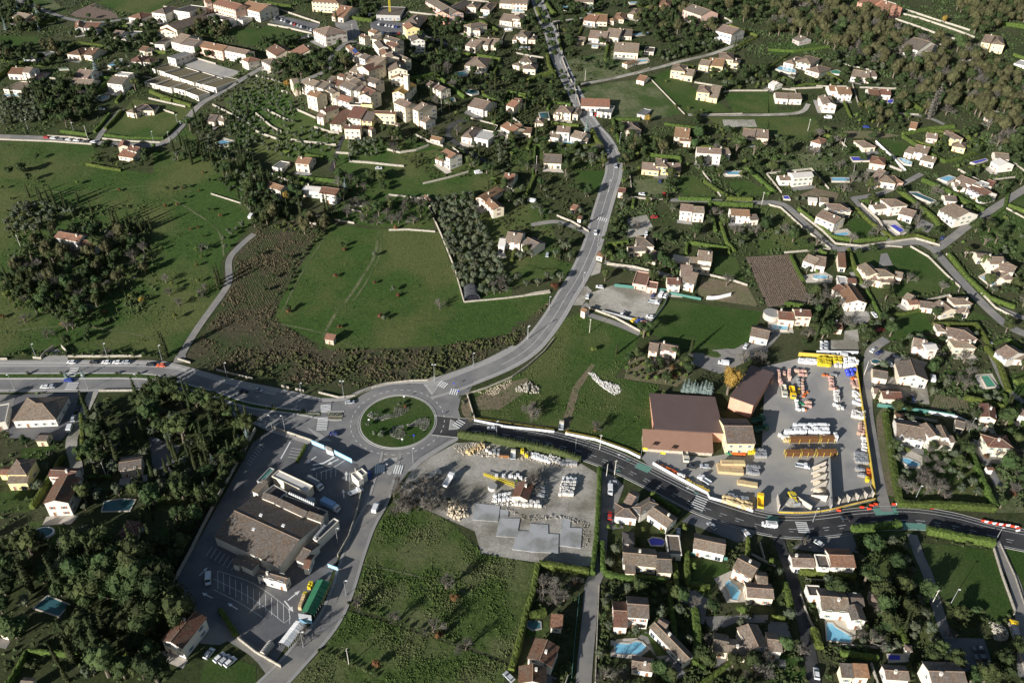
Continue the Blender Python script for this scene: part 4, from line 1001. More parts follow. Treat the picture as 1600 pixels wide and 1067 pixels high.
L_E=road([675,664,712,668,760,672,830,683,890,697,950,717,1000,740,1045,763,1090,785,1150,806,1200,819,1250,823,1300,819,1350,812,1425,809,1490,818,1560,836,1680,860],12.0,'asphalt_new',kerb=True,layer=.155)
L_E=L_E[int(len(L_E)*.08):]
for o in(1.5,):dashes(L_E,-o+.2,.15,3,3.5,.175);
dashes(L_E,-2.6,.13,1.5,5,.175)
strip('road_marking',L_E,3.0,3.15,'paint',.175,k=1);strip('road_marking',L_E,4.6,4.75,'paint',.175,k=1);strip('road_marking',L_E,-5.2,-5.35,'paint',.175,k=1)
L_S=road([612,706,607,730,600,752,590,784,570,820,552,868,532,930,508,977,462,1030,430,1064,380,1110],6.8,'lane',kerb=True,layer=.145,walk=1.0)
# traffic islands at the roundabout mouths
for q in([661,599.5,689,596,684.5,604.5,675,618],[703.5,655,712,660,717,671,701,672],[600,717,622,715,611,742,606,742],[480,668,500,677,520,690,500,688]):
 patch('traffic_island',q,'kerb',5.2,3)
 c=(sum(q[0::2])/4,sum(q[1::2])/4);patch('traffic_island_top',[c[0]+(v-c[0])*.72 if i%2==0 else c[1]+(v-c[1])*.72 for i,v in enumerate(q)],'walk',5.8,3)
T(400,534)
zebra(1150,262,1185,278,4,.6,4);zebra(1218,312,1258,318,4,.6,4);zebra(1285,500,1250,530,4,.6,4)
zebra(436,398,436,432,5,.55,4.5);zebra(420,478,410,552,8,.55,4.5);zebra(748,798,800,795,5,.6,5);zebra(868,798,910,802,4,.6,5)
T(120,530,8.889);zebra(70,350,0,585,1,.1,.1) if False else None
T(0,530,13.333);zebra(1560,610,1480,780,6,.5,4);zebra(1530,925,1470,1045,4,.5,5)
T(1000,680,6.667);zebra(645,655,590,765,6,.55,5.0)
T(1200,800);zebra(205,68,225,128,6,.55,4.5)
T(800,267);zebra(540,300,590,312,5,.5,3.5)
T(0,0,1)
def arrow(x,y,dx,dy,s=1.0,lift=.17,m='paint'):
 p=at(*P(x,y)).to_2d();d=(at(*P(x+dx,y+dy)).to_2d()-p).normalized();n=Vector((-d.y,d.x));mb=MB()
 g=lambda a,b:(lambda q:(q.x,q.y,hgt(q.x,q.y)+lift))(p+d*a*s+n*b*s)
 mb.quad(g(-1.5,-.12),g(.4,-.12),g(.4,.12),g(-1.5,.12));mb.poly([g(.4,-.45),g(1.5,0),g(.4,.45)])
 o=ob('road_marking',mb.mesh('road_marking',M[m]));o['kind']='structure'
T(800,534);
for x,y in((680,712),(1110,920)):arrow(x,y,-30,-12,1.3,.19)
paintq([[712,730,735,734,742,744,718,740],[648,798,672,803,680,813,655,808],[1135,938,1160,944,1168,954,1143,950],[1175,1058,1185,1060,1192,1067,1180,1067]],'green_paint',.18)
# green chequers where the yards join the road
def chequer(x0,y0,x1,y1,n,rows=4,s=.9):
 a,b=at(*P(x0,y0)).to_2d(),at(*P(x1,y1)).to_2d();d=(b-a).normalized();nn=Vector((-d.y,d.x));mb=MB()
 for i in range(n):
  for j in range(rows):
   if(i+j)%2:continue
   c=a.lerp(b,i/(n-1))+nn*(j-rows/2)*s;h=s/2
   mb.quad(*[(q.x,q.y,hgt(q.x,q.y)+.18) for q in(c-d*h-nn*h,c+d*h-nn*h,c+d*h+nn*h,c-d*h+nn*h)])
 o=ob('road_marking',mb.mesh('road_marking',M['green_paint']));o['kind']='structure'
chequer(785,768,860,800,14);T(1200,534);chequer(665,1057,800,1052,22);T(1200,800);chequer(840,82,985,92,24);chequer(0,40,60,42,8)
# smaller lanes
T(0,0,1)
for q,w in(([592,362,585,400,565,435,545,465,525,490,508,520,500,548],1.6),([597,362,592,402,573,440,552,470],.8),([520,352,470,430,440,490],.8),([250,300,300,330,340,360,350,400],1.0),([60,300,150,300,240,290,300,300],.8),([430,505,500,520,560,545],.8),([560,880,650,900,740,930],.8),([0,520,120,510,250,530],.8)):strip('worn_track',smooth_line(q and[(q[i],q[i+1]) for i in range(0,len(q),2)]),-w/2,w/2,'dry',.13)
road([147,611,130,646,112,689,118,720,122,745],4.6,'gravel')
road([397,366,375,385,358,407,357,442,337,474,318,500,300,527,283,556],3.6,'lane');road([283,556,279,567],5,'lane')
road([-30,213,75,217,150,224,237,228,262,220,284,197,312,165,350,142,400,112,415,104],5.0,'lane')
road([150,222,168,196,190,172],3.6,'lane');road([25,0,82,22,112,31,150,36,205,29],4.0,'lane');
road([1190,317,1225,321,1262,354,1300,386,1325,389,1375,384,1432,379,1460,389,1485,374,1525,344,1610,290],4.8,'lane');road([1455,386,1500,437,1550,489,1585,515,1640,535],5.4,'lane');road([1560,482,1620,505],4,'lane')
road([1332,309,1385,370,1392,384],3.6,'lane');road([1332,311,1375,303,1412,287,1440,272],3.6,'lane')
road([1047,313,1125,315,1200,318],3.6,'lane');road([830,352,870,347,900,357,924,368],3.4,'lane')
road([1385,530,1360,550,1357,584,1355,634,1362,684,1372,746,1382,790,1386,800],4.6,'lane')
road([1386,640,1376,652,1378,690,1384,730,1392,775],3.4,'soil')
road([905,133,962,122,1025,107,1062,97,1112,85,1152,70],3.6,'gravel');road([1075,180,1200,180,1250,176,1263,163],3.4,'gravel')
road([945,740,942,790,938,850,935,892,925,914,920,975,915,1025,911,1080],5.0,'lane')
road([1210,820,1222,860,1236,900,1256,975,1272,1060,1276,1090],4.2,'asphalt_new');road([1425,835,1436,868,1450,900,1472,975,1482,998],3.8,'lane');road([1556,845,1570,880,1586,912,1597,975,1600,1060],4.2,'lane')
road([536,212,526,240,517,268],2.6,'asphalt_new');road([862,35,912,29],3,'gravel');road([600,60,580,72,545,66,520,88,510,110,470,128],4.5,'lane')
road([735,188,712,192,700,210,728,236,770,258],3.6,'asphalt_new');road([920,475,912,488,960,505,1000,522],3.4,'lane');road([945,410,975,418,1035,428,1058,440],3.4,'lane')
road([657,50,668,58,700,70,720,82],3,'lane');road([1130,550,1150,560,1190,545,1215,520],3.6,'lane')
road([1370,225,1400,250,1412,268],3,'paving');road([1372,176,1440,182,1475,195],3.4,'lane')
road([1395,560,1440,574,1475,590,1530,600],3.2,'gravel') if False else None
road([1545,545,1560,580,1575,610,1600,630],3.4,'lane');road([1520,690,1545,730,1560,760],3.2,'lane');road([300,960,345,985,400,1020,425,1050],3.5,'lane',layer=.12)
# faint bay lines in the car parks
def bays(x0,y0,x1,y1,n,dx,dy,lift=.1):
 mb=MB()
 for i in range(n):
  t=i/(n-1);a=at(*P(x0+(x1-x0)*t,y0+(y1-y0)*t)).to_2d();b=at(*P(x0+(x1-x0)*t+dx,y0+(y1-y0)*t+dy)).to_2d();d=(b-a).normalized();nn=Vector((-d.y,d.x))*.07
  mb.quad(*[(q.x,q.y,hgt(q.x,q.y)+lift) for q in(a-nn,b-nn,b+nn,a+nn)])
 o=ob('road_marking',mb.mesh('road_marking',M['paint']));o['kind']='structure'
T(280,800,6.154)
bays(370,565,1060,905,13,3,170);bays(320,330,560,470,7,-60,90);bays(40,640,330,790,1+5,-60,30) if False else None
T(280,800,6.154);
def pline(seq,w=.12,lift=.1,m='paint'):
 L=smooth_line(PL(seq));strip('road_marking',L,-w/2,w/2,m,lift,k=1)
pline([330,640,700,830,1010,1065]);pline([370,565,720,690,1050,930,1070,1020,1010,1065]);pline([330,745,560,860,800,1010])
arrow(1055,905,40,50,2.0,.12);arrow(1105,800,50,-40,1.8,.12);arrow(270,800,-40,-20,1.6,.12);arrow(515,905,-40,-25,1.6,.12);arrow(235,570,30,-30,1.4,.12)
T(380,690,8)
pline([470,215,590,0],.5);pline([870,290,1000,270,1140,190],.8);pline([960,385,1100,340,1270,235],.25);arrow(850,230,-60,40,1.8,.12);arrow(1120,255,-60,30,1.8,.12);arrow(920,335,-60,15,1.8,.12);arrow(1288,430,0,-60,1.8,.12);arrow(1255,650,-5,-50,1.6,.12)
bays(1330,400,1330,660,5,120,-40);bays(560,190,600,80,4,130,20);bays(860,400,1160,330,6,-5,110)
pline([1330,385,1330,665],.12)
bays(40,260,200,30,8,60,40)
# ------------------------------------------------------------ houses
T(0,0)
house('cream villa with two brown gables among dark trees',[(72,112,150,128,190,92,4,'g','t'),(135,130,205,135,215,102,3,'g','o')])
house('white house with small and large terracotta gables above lawn',[(465,182,520,178,532,138,5,'G','o'),(520,178,608,182,620,150,5,'g','r')],'w')
house('low white bungalow under a long grey-brown roof',[(700,215,757,222,780,200,2.6,'g','b')],'w')
house('wide villa with red-brown hip roofs among shrubs',[(415,342,500,350,528,304,3.5,'h','r'),(520,345,575,352,625,308,4,'g','r')])
house('white bungalow with twin low brown roofs by gravel yard',[(798,387,882,392,892,355,3.2,'h','r'),(887,390,940,396,950,366,3,'h','r')],'w')
house('small cream cottage beside a flat brown annexe',[(862,318,905,325,920,295,3,'g','r'),(905,332,950,328,945,302,2.6,'f','b')])
house('white villa with middle tower and brown hip wing',[(45,465,140,470,150,430,4,'g','r'),(135,457,182,460,195,425,5.5,'g','t'),(165,505,228,508,282,455,3.2,'h','t')],'w')
house('flat brown-roofed house beside a bright blue pool',[(20,562,132,572,165,515,2.8,'f','t')])
house('two-storey white villa stepped below a dark cypress',[(430,532,560,542,580,500,3.5,'g','t'),(455,482,545,492,560,440,5,'g','t')],'w')
house('tall white villa with pale flat top and terrace',[(665,522,762,534,790,485,6,'g','b'),(718,472,800,480,806,458,7.5,'f','w')],'w')
house('brown-roofed round-lawn house with dark middle wing',[(785,702,850,712,880,648,3.5,'h','t'),(850,692,960,694,985,658,3.5,'h','k')])
house('white house with orange hip roof at lane end',[(800,112,882,122,915,88,4,'h','o')],'w')
house('small cream L-shaped house among terraced olives',[(1290,762,1342,766,1378,722,3,'g','b'),(1345,752,1396,766,1432,735,3,'g','t')])
house('cream three-gabled villa in walled garden below parking row',[(735,922,800,918,832,885,6,'G','o'),(790,937,850,952,870,915,5,'g','r'),(735,978,830,992,848,962,2.8,'s','o')])
house('low pale shed beside turquoise tarpaulin',[(145,370,220,377,268,318,2.6,'f','m'),(240,352,290,358,312,325,2.4,'f','m')],'g',name='shed',cat='shed')
house('flat translucent greenhouse with white frame',[(768,232,835,235,870,200,2.5,'f','m')],'w',name='greenhouse',cat='greenhouse')
for i,(w,t) in enumerate((([(900,517,975,532,1012,472,3,'f','q')],'first, leftmost'),([(962,532,1070,556,1105,505,3,'f','q')],'second'),([(1062,550,1155,572,1200,532,3,'f','q')],'third'),([(1150,572,1238,606,1275,570,3,'f','q')],'fourth, rightmost'))):
 house(f'{t} flat olive-roofed bungalow in front terrace row',w,'w','terraced_bungalow','bungalow','')
for i,(w,t) in enumerate((([(945,432,1030,457,1075,412,3,'f','q')],'first, leftmost'),([(1030,462,1118,490,1180,432,3.2,'f','q')],'second'),([(1120,492,1208,520,1270,455,3.4,'f','q')],'third'),([(1210,517,1258,535,1342,478,3,'f','q')],'fourth'),([(1258,532,1350,555,1432,488,3.3,'f','q')],'fifth, rightmost'))):
 house(f'{t} flat olive-roofed bungalow in rear terrace row',w,'w','terraced_bungalow','bungalow','')
T(200,0,8)
house('tall white house with grey hip roof by lane',[(290,168,462,188,545,98,7,'h','b')],'w')
house('white apartment block with dark flat roof',[(570,145,768,172,880,88,7,'f','k')],'w','apartment_block','apartments')
house('long terracotta terrace running back towards dark-roofed block',[(395,352,608,388,778,212,6.5,'G','t'),(348,412,592,418,560,352,5,'G','o')],'c','terraced_house')
house('grey flat-roofed house in front of terracotta terrace',[(330,565,450,570,545,468,4,'f','b')],'w')
house('white house with tan gable and two chimneys',[(530,528,652,558,772,440,6,'g','t')],'w','terraced_house')
house('white row house with grey tiled roof',[(654,562,822,592,930,512,6.5,'g','b')],'w','terraced_house')
house('pink row house with long terracotta roof',[(882,592,1176,650,1215,572,6.5,'g','o')],'p','terraced_house')
house('white row house with long tan roof',[(1177,632,1466,690,1552,640,7,'g','t')],'w','terraced_house')
house('row-end house with small orange hip roof',[(1410,748,1497,788,1582,720,6,'h','o')],'w','terraced_house')
house('boxy white house with flat grey top by gravel court',[(490,724,592,748,740,655,6,'f','m')],'w')
house('long low white school wing with grey flat roof',[(955,204,1270,284,1340,238,3.5,'f','m'),(1335,254,1432,268,1492,215,4,'f','m')],'w','school_building','school')
house('pink two-storey block with long terracotta roof',[(1055,62,1340,138,1396,58,8,'g','o'),(972,48,1050,40,1088,5,8,'g','o')],'p','apartment_block','apartments')
house('white block with long pinkish roof and skylights',[(1392,104,1640,168,1680,60,7,'g','o')],'w','apartment_block','apartments')
T(400,0)
house('cream school building with orange roof and court',[(345,17,515,27,535,-12,8,'h','o')],'y','school_building','school')
house('low orange-roofed hall behind slim dark cypress',[(470,107,545,117,612,58,3.5,'g','o')])
house('grey-tan house at the corner of village parking',[(0,72,62,78,85,38,6,'g','t')],'g')
house('large white block with tan hip roof above green',[(354,190,432,228,540,190,8,'h','t')],'w')
house('paired brown-roofed house facing palms and pines',[(58,312,122,352,216,312,6,'g','r')])
house('orange-gabled terrace house beside the village green',[(214,322,250,356,367,290,6,'g','o')])
house('grey-roofed house on the bend above olives',[(30,382,85,412,126,375,5,'h','b')])
house('long commercial building with grey roof and rust end',[(1125,88,1205,98,1130,0,8,'G','b')],'s','commercial_building','building')
house('long commercial building with grey roof and pink end',[(1208,98,1300,88,1215,-5,8,'G','b')],'p','commercial_building','building')
house('grey flat building shell next to yellow crane',[(750,98,900,103,960,50,4,'f','b')],'g','building_shell','building')
house('grey hip-roofed house above yellow house',[(915,148,1010,156,990,100,4,'h','b')])
house('cream square house with two stacked hip roofs',[(1295,162,1340,178,1375,132,6,'h','t'),(1340,192,1402,196,1400,158,4,'h','t')])
house('pair of small hip-roofed houses above shaded pool',[(1310,47,1375,52,1382,18,4,'h','t'),(1400,62,1460,67,1465,24,4,'h','t')])
house('tan gabled house at top beside dark hedge',[(1520,27,1600,32,1600,0,4,'g','t')])
house('three-part cream bungalow with stepped tan gables',[(1305,288,1370,302,1400,258,3.5,'g','t'),(1370,278,1450,288,1460,250,4,'g','t'),(1450,282,1500,288,1495,248,4,'g','t')])
house('wide hip-roofed villa with round tan roof',[(1300,414,1440,424,1445,368,3.6,'h','t')])
house('tan-gabled house above shaded lower pool',[(1520,132,1600,142,1600,103,3.5,'g','t')])
house('tan-roofed villa with white glazed terrace',[(1320,668,1420,692,1410,622,4,'g','t'),(1365,695,1445,702,1440,655,3,'f','w')],'w')
house('white villa with flat terraces and low tan roof',[(1280,858,1350,868,1385,800,4,'h','t'),(1350,862,1450,882,1450,820,4,'f','w')],'w')
house('white house with bright orange gable on garden slope',[(1145,962,1210,996,1270,960,7,'g','o'),(1115,996,1165,1012,1170,980,3,'g','o')],'w')
house('small orange-roofed garage below church lane',[(1085,872,1150,886,1155,860,3,'g','o')])
house('square cream house with orange roof by olive terraces',[(242,1022,330,1032,350,985,5.5,'g','o')])
house('grey flat-roofed garage near square cream house',[(100,1047,160,1057,190,1015,3,'f','m')],'w')
house('salmon-roofed house at shaded hillside edge',[(1525,792,1600,832,1605,768,4,'g','o')])
house('terracotta cottage above the hillside shade',[(1560,662,1610,678,1610,625,4,'g','o')])
# the hill village
T(440,100,10)
VW='old village row house'
house('end house of long village row with pinkish gable',[(188,338,296,324,372,225,7.92,'g','t')],'c','village_house')
house('white-fronted tan-roofed house in long village row',[(297,322,500,382,545,268,7.92,'g','t')],'w','village_house')
house('grey-roofed middle house of long village row',[(502,384,650,432,722,300,7.04,'g','b')],'w','village_house')
house('grey-roofed lower end house of long village row',[(652,434,785,522,866,458,7.04,'g','b')],'c','village_house')
house('square cream house with orange roof and palm',[(387,532,552,577,672,500,9.68,'g','o')],'c','village_house')
house('cream house with narrow rust roof stepping downhill',[(590,768,690,802,802,690,7.04,'G','r'),(540,848,652,868,692,828,5.28,'s','t')],'c','village_house')
house('large brown-roofed village house seen end-on',[(747,962,932,982,1042,742,5.28,'s','r',.12)],'c','village_house')
house('white cube house with dark flat roof',[(1056,694,1240,704,1252,662,5.28,'f','k')],'w','village_house')
house('bright yellow cube house with dark flat roof',[(1246,704,1420,709,1432,667,7.04,'f','k')],'Y','village_house')
house('cream house with patched brown lean-to roof',[(1020,874,1240,904,1256,800,5.28,'s','r')],'c','village_house')
house('low yellow house with greyish lean-to roof',[(1246,918,1414,932,1426,852,5.28,'s','b')],'Y','village_house')
house('cream house with low brown roof by stepped alley',[(970,1038,1232,1048,1260,985,7.04,'g','r')],'c','village_house')
house('terracotta-roofed village house with open loggia',[(856,604,1050,664,1062,610,5.28,'s','o')],'w','village_house')
house('small flat cream annexe behind loggia house',[(760,566,856,594,870,562,4.4,'f','w')],'c','village_house')
house('white village house with grey roof and roof hatch',[(904,414,1080,494,1205,398,7.92,'g','b')],'w','village_house')
house('cream village house with grey roof and deep gallery',[(1082,494,1226,524,1332,440,7.92,'g','b')],'c','village_house')
house('large village house with rust-brown gable and chimneys',[(1228,514,1400,592,1512,522,8.8,'g','r')],'c','village_house')
house('tall village house with broad grey roof beside square',[(1400,600,1514,525,1470,395,8.8,'g','b')],'c','village_house')
house('narrow cream village house with brown roof',[(762,314,870,388,960,342,5.28,'s','r')],'c','village_house')
house('small tan-gabled house behind narrow cream house',[(700,284,770,304,862,222,6.16,'g','b')],'c','village_house')
house('grey-tan roofed house in the village centre',[(1000,310,1160,392,1230,300,7.92,'g','b'),(1060,250,1180,290,1230,220,7.04,'g','t')],'c','village_house')
house('small tan village house behind grey row',[(958,214,1052,284,1112,202,8,'g','t')],'c','village_house')
house('low pale village house beside the gallery house',[(1100,262,1192,300,1242,242,8,'s','t',.2)],'w','village_house')
house('grey-roofed village house north of tall house',[(1312,350,1470,396,1484,306,8,'g','b')],'c','village_house')
house('small rust-roofed outbuilding in the stepped alley',[(1262,1015,1402,1060,1412,1008,4,'g','r')],'c','village_house')
house('cream house with rust roof on upper terrace',[(860,230,960,262,1010,205,8,'g','r')],'c','village_house')
T(520,30,10)
house('small grey-roofed house in the upper alley',[(590,640,700,664,764,600,7,'g','b')],'c','village_house')
house('rust-roofed house between pale upper houses',[(830,400,962,448,990,372,8,'g','r')],'c','village_house')
house('shaded house east of the upper street',[(1000,590,1132,646,1142,590,7,'g','b')],'c','village_house')
house('house with patched brown tiles mid street',[(500,740,600,770,680,690,7,'g','r')],'c','village_house')
house('cream terrace house with pale roof beside palms',[(250,824,362,854,492,730,5.28,'g','t')],'w','village_house')
house('cream house with brown lean-to roof above square',[(430,794,560,842,655,700,7.04,'s','t')],'c','village_house')
house('curved cream row house with rust tiles',[(560,842,800,768,752,668,8.8,'g','r')],'c','village_house')
sp=house('village house with blue solar panels on orange roof',[(192,434,350,574,492,560,6.16,'g','o')],'w','village_house')
house('bright yellow house with orange gable by car park',[(1150,168,1362,153,1335,78,7.04,'G','o')],'Y')
house('grey-gabled house in the shade below yellow house',[(1230,354,1446,344,1420,268,7.92,'G','b')],'w')
house('square house with red hip roof above village',[(545,193,642,234,742,200,6.16,'g','o'),(400,273,492,304,602,280,5.28,'g','r')],'c','village_house')
house('long pale-roofed village house on upper street',[(635,364,712,464,832,400,7.04,'g','b')],'w','village_house')
house('cluster house with overlapping grey roofs',[(762,304,992,374,940,288,7.04,'g','b'),(604,314,690,330,740,262,7.04,'g','b')],'c','village_house')
house('narrow orange-roofed house on the upper street',[(706,484,762,562,872,490,6.16,'g','o')],'c','village_house')
house('pale pink-roofed house bending with upper street',[(802,554,852,626,1028,590,7.04,'g','t')],'c','village_house')
house('end-on village house with wide tan gable',[(868,844,1172,832,1130,718,7.92,'G','t')],'c','village_house')
house('lower village house with small rust gable',[(905,954,1150,962,1145,888,5.28,'G','o')],'c','village_house')
house('small shaded house with terracotta patch roof',[(950,660,1140,690,1130,620,5.28,'g','r')],'c','village_house')
house('pale-gabled house below solar panel house',[(400,604,500,640,582,560,6.16,'g','b'),(510,690,600,715,655,640,6.16,'g','r')],'w','village_house')
T(560,100,10)
ch=house('stone church nave with ochre tiled roof',[(526,518,722,544,902,392,7.92,'G','y')],'c','church','church')
R=random.Random(3);wing(ch,(706,312,776,320,806,296,17,'f','k',.3,0),M['render_c'],R,'')
house('yellow-fronted village row with rust roof',[(240,818,576,832,588,788,7.04,'g','r')],'y','village_house')
house('large cream house with dormer below church',[(546,664,732,748,812,640,8.8,'g','t')],'c','village_house')
house('tall stone house with shaded gable below church',[(840,744,932,784,1102,642,9.68,'g','t')],'c','village_house')
house('small white garage with tan gable roof',[(950,898,1046,938,1147,858,4.4,'g','t')],'w','garage','garage')
house('house with tan gable in the shaded gully',[(1285,444,1450,404,1440,232,5.28,'G','t')],'c')
house('small stone shed under tan roof',[(560,963,620,973,692,950,3.52,'g','t')],'t','shed','shed')
T(800,0)
house('cream hip-roofed house left of the top road',[(0,122,56,127,62,98,6,'h','t')])
house('cream villa at the top with blue pool',[(0,27,96,32,86,-2,5,'g','t')])
house('three-part cream villa above long narrow pool',[(0,252,30,254,35,224,3,'h','t'),(24,232,96,238,90,200,5,'h','t'),(100,252,148,255,145,225,3,'h','t')])
house('two-tier grey-roofed villa by the road hedge',[(40,387,126,397,130,362,5,'h','b'),(65,432,148,438,146,396,4,'h','b'),(0,407,46,417,46,385,3,'h','b')])
house('long low cream villa with four stepped terracotta roofs',[(442,132,520,142,530,108,3.5,'g','o'),(490,138,596,142,602,105,3.6,'g','o'),(590,128,636,138,640,105,3,'h','o'),(630,122,700,128,700,90,3,'h','o')])
house('small tan hip-roofed house above forest edge',[(720,92,786,100,776,62,3,'h','t')])
house('tan-roofed house behind the topmost pool',[(390,17,510,22,490,-12,4,'g','t')])
house('pink house with orange roof among trees',[(918,42,990,47,990,10,6,'h','o')],'p')
house('tall pink house with grey roof in woods',[(1065,68,1180,108,1195,60,7,'g','b')],'p')
house('tall white house at the forest edge',[(1270,198,1372,224,1402,185,7,'g','t')],'w')
house('tan villa in three parts with small pool',[(475,242,590,252,590,210,3.5,'g','t'),(580,232,666,242,666,195,4,'g','t'),(665,227,750,232,746,195,3,'g','b')])
house('small tan shed beside three-part villa',[(400,262,450,267,446,240,2.5,'g','t')],'c','shed','shed')
house('cream farmhouse with wide rust-tan gable and pool',[(635,328,790,338,790,285,4,'g','t')])
house('little pool house with hip roof',[(685,397,720,408,756,375,3,'h','o')],'c','pool_house')
house('small flat-roofed garage near the farmhouse',[(825,327,885,332,870,300,2.5,'f','b')],'w','garage','garage')
house('yellow two-storey house on lawn above dark hedge',[(990,442,1082,452,1086,412,6,'h','t'),(1050,472,1130,482,1112,440,4,'g','t')],'y')
house('stepped cream and yellow villa by the dirt lane',[(1165,407,1230,417,1235,385,4,'g','t'),(1225,412,1320,422,1316,378,4,'g','o'),(1290,372,1386,380,1386,340,6,'h','t'),(1340,392,1416,402,1412,370,4,'h','t')],'y')
house('small yellow house with blue shutters on lawn',[(1152,577,1236,587,1240,545,6,'h','t'),(1225,612,1284,620,1284,580,3.5,'s','t')],'Y',sh='b')
house('little orange-roofed shed on the dirt lane',[(775,502,826,512,830,478,3,'g','o')],'w','shed','shed')
house('roadside workshop with orange strip and grey roof',[(430,667,612,674,612,648,3.5,'s','o'),(530,702,620,712,632,665,3.6,'f','m')],'w','workshop','workshop')
house('cream hip-roofed villa where the road narrows',[(275,702,370,712,352,670,5,'h','t'),(375,717,413,722,411,680,4,'h','t'),(255,717,292,727,292,690,3,'g','t')])
house('small shaded pool house with hip roof',[(140,772,198,777,196,742,3,'h','t')],'c','pool_house')
house('white villa stepped above pool and big hedge',[(275,827,360,834,360,795,6,'g','t'),(225,857,292,867,292,830,3.5,'g','t'),(360,857,436,877,456,830,4,'g','t'),(430,887,470,892,470,865,3,'g','t')],'w')
house('terracotta-roofed pair in the shade at pool end',[(0,817,48,822,46,775,4,'g','o'),(50,832,118,837,110,800,3,'g','r')])
house('rust-roofed cottage by the dark garden',[(0,652,46,657,43,620,4,'g','r')])
house('grey gable-roofed bungalow below the long hedge',[(195,1022,310,1027,306,965,3.5,'g','b')])
house('cross-gabled grey-tan house with chimneys',[(715,817,810,817,800,765,4,'h','b'),(690,792,736,792,736,762,3,'g','b')])
house('striped open shed on the meadow',[(780,717,830,727,838,685,2.5,'f','m')],'g','shed','shed')
house('orange-roofed cream house beside clipped rows',[(1010,858,1106,868,1106,805,5,'g','o'),(1045,883,1120,888,1120,860,4,'g','o')])
house('long cream villa with grey-tan roofs and pine',[(1435,858,1515,868,1515,812,4,'g','t'),(1515,863,1605,870,1605,815,4,'g','t')])
house('long two-storey white villa with tan roof',[(1155,958,1310,968,1300,930,7,'g','t'),(1290,968,1370,963,1366,925,5,'g','t')],'w')
house('yellow villa with three tan roofs and play lawn',[(900,1042,975,1047,966,995,5.5,'h','t'),(808,1062,920,1072,920,1022,3.5,'g','t'),(970,1067,1056,1072,1046,1020,3.5,'g','t')],'Y')
T(1200,0)
house('salmon apartment block above dark blue pool',[(555,22,640,47,640,2,8,'g','o'),(640,47,720,72,730,25,8,'g','o')],'s','apartment_block','apartments')
house('grey-roofed hillside house above autumn trees',[(830,292,936,322,960,262,6,'g','b'),(900,307,1020,327,1010,288,5,'g','b')],'w')
house('large yellow mansion with white windows',[(1395,278,1480,288,1520,245,7,'h','t'),(1330,268,1390,278,1402,240,6,'g','t')],'y','mansion','house')
house('flat white terrace building at right edge',[(1535,402,1610,418,1610,385,3,'f','w')],'w')
house('cream villa with three hip roofs and kidney pool',[(95,392,160,407,180,360,3.5,'h','t'),(170,388,266,408,270,360,5,'h','t'),(230,438,320,462,325,415,3.5,'h','t')])
house('white rambling villa beside round green pool',[(515,482,580,492,580,450,3.5,'g','t'),(565,487,640,492,640,455,4,'g','t'),(635,482,685,482,680,450,3.5,'g','t')],'w')
house('small white house with garden at tile wall',[(0,527,40,542,56,515,3,'g','w')],'w')
house('grey hut on the upper meadow',[(150,247,196,264,225,235,3,'g','b')],'g','hut','hut')
house('wide twin-gabled white house above dirt lane',[(48,617,130,622,130,588,4,'g','t'),(135,622,215,624,211,588,4,'g','t')],'w')
house('tall white house with long tan hip roof',[(310,604,345,657,402,620,4.5,'g','t'),(350,682,426,682,422,645,3,'s','t')],'w')
house('orange-roofed white house with two gables',[(440,592,528,594,526,550,5,'g','o'),(385,572,440,574,436,543,4,'g','o')],'w')
house('long rust-roofed house behind curved hedge',[(630,602,700,607,700,567,3.5,'g','r'),(700,594,770,600,768,567,3.5,'g','r')],'w')
house('pale pink roofed hut by the grey drive',[(880,802,926,810,926,770,3,'g','o')],'c','hut','hut')
house('tan hip-roofed house beside the white wall',[(595,927,676,922,662,875,3,'h','t')])
house('small white house with orange hip roof',[(265,887,332,907,352,870,4,'h','o')],'w')
house('white villa with three tan roofs by teardrop pool',[(905,948,995,967,1000,920,5,'g','t'),(850,952,900,967,906,925,3.5,'g','t'),(950,1002,1040,1022,1036,985,3.5,'g','t')],'w')
house('little tan house near the hedge maze',[(990,864,1060,874,1056,842,3,'g','t')])
house('yellow villa with tan roofs and dark hedges',[(1150,872,1222,872,1226,830,5,'h','t'),(1115,852,1160,857,1166,825,3.5,'h','t'),(1150,917,1236,932,1230,895,3.5,'h','t')],'Y')
house('white house with crossed roofs by oval bushes',[(1390,1012,1442,1042,1482,1000,4,'g','w'),(1420,992,1510,1002,1516,965,4,'g','t')],'w')
house('cream house with orange hip roof and covered pool',[(635,1022,735,1037,702,985,4,'h','o')])
house('grey-white unfinished building in autumn trees',[(1350,732,1450,757,1460,708,3,'f','w')],'g','unfinished_building','building')
T(0,267)
house('old farmhouse with orange and rust roofs in dark grove',[(335,418,490,446,520,395,6,'g','o'),(490,462,590,477,602,435,5,'g','r')],'w','farmhouse','farmhouse')
T(400,267)
house('long white house with pale and rust roofs',[(285,127,395,137,400,98,4,'g','w'),(392,142,500,157,525,108,6,'g','r')],'w')
house('white cottage with low terracotta roof by cypresses',[(60,97,150,127,182,90,4,'g','o')],'w')
house('L-shaped cream house with orange roofs above grove',[(1370,172,1430,192,1502,108,5,'G','o'),(1420,192,1480,247,1522,202,5,'g','o')])
house('orange-roofed house above the L-shaped house',[(1535,62,1602,72,1602,15,5,'g','o')])
house('white villa with two grey-tan gables and bay',[(1510,472,1555,477,1552,415,4,'g','w'),(1552,442,1650,456,1652,380,5,'g','t'),(1652,458,1726,495,1786,440,4.5,'g','b')],'w')
house('narrow red-tiled shed on the grove wall',[(1045,157,1085,197,1097,182,2.6,'g','o')],'c','shed','shed')
house('tiny stone hut in the meadow',[(425,1052,485,1062,490,1035,3,'s','o')],'t','hut','hut')
T(800,267)
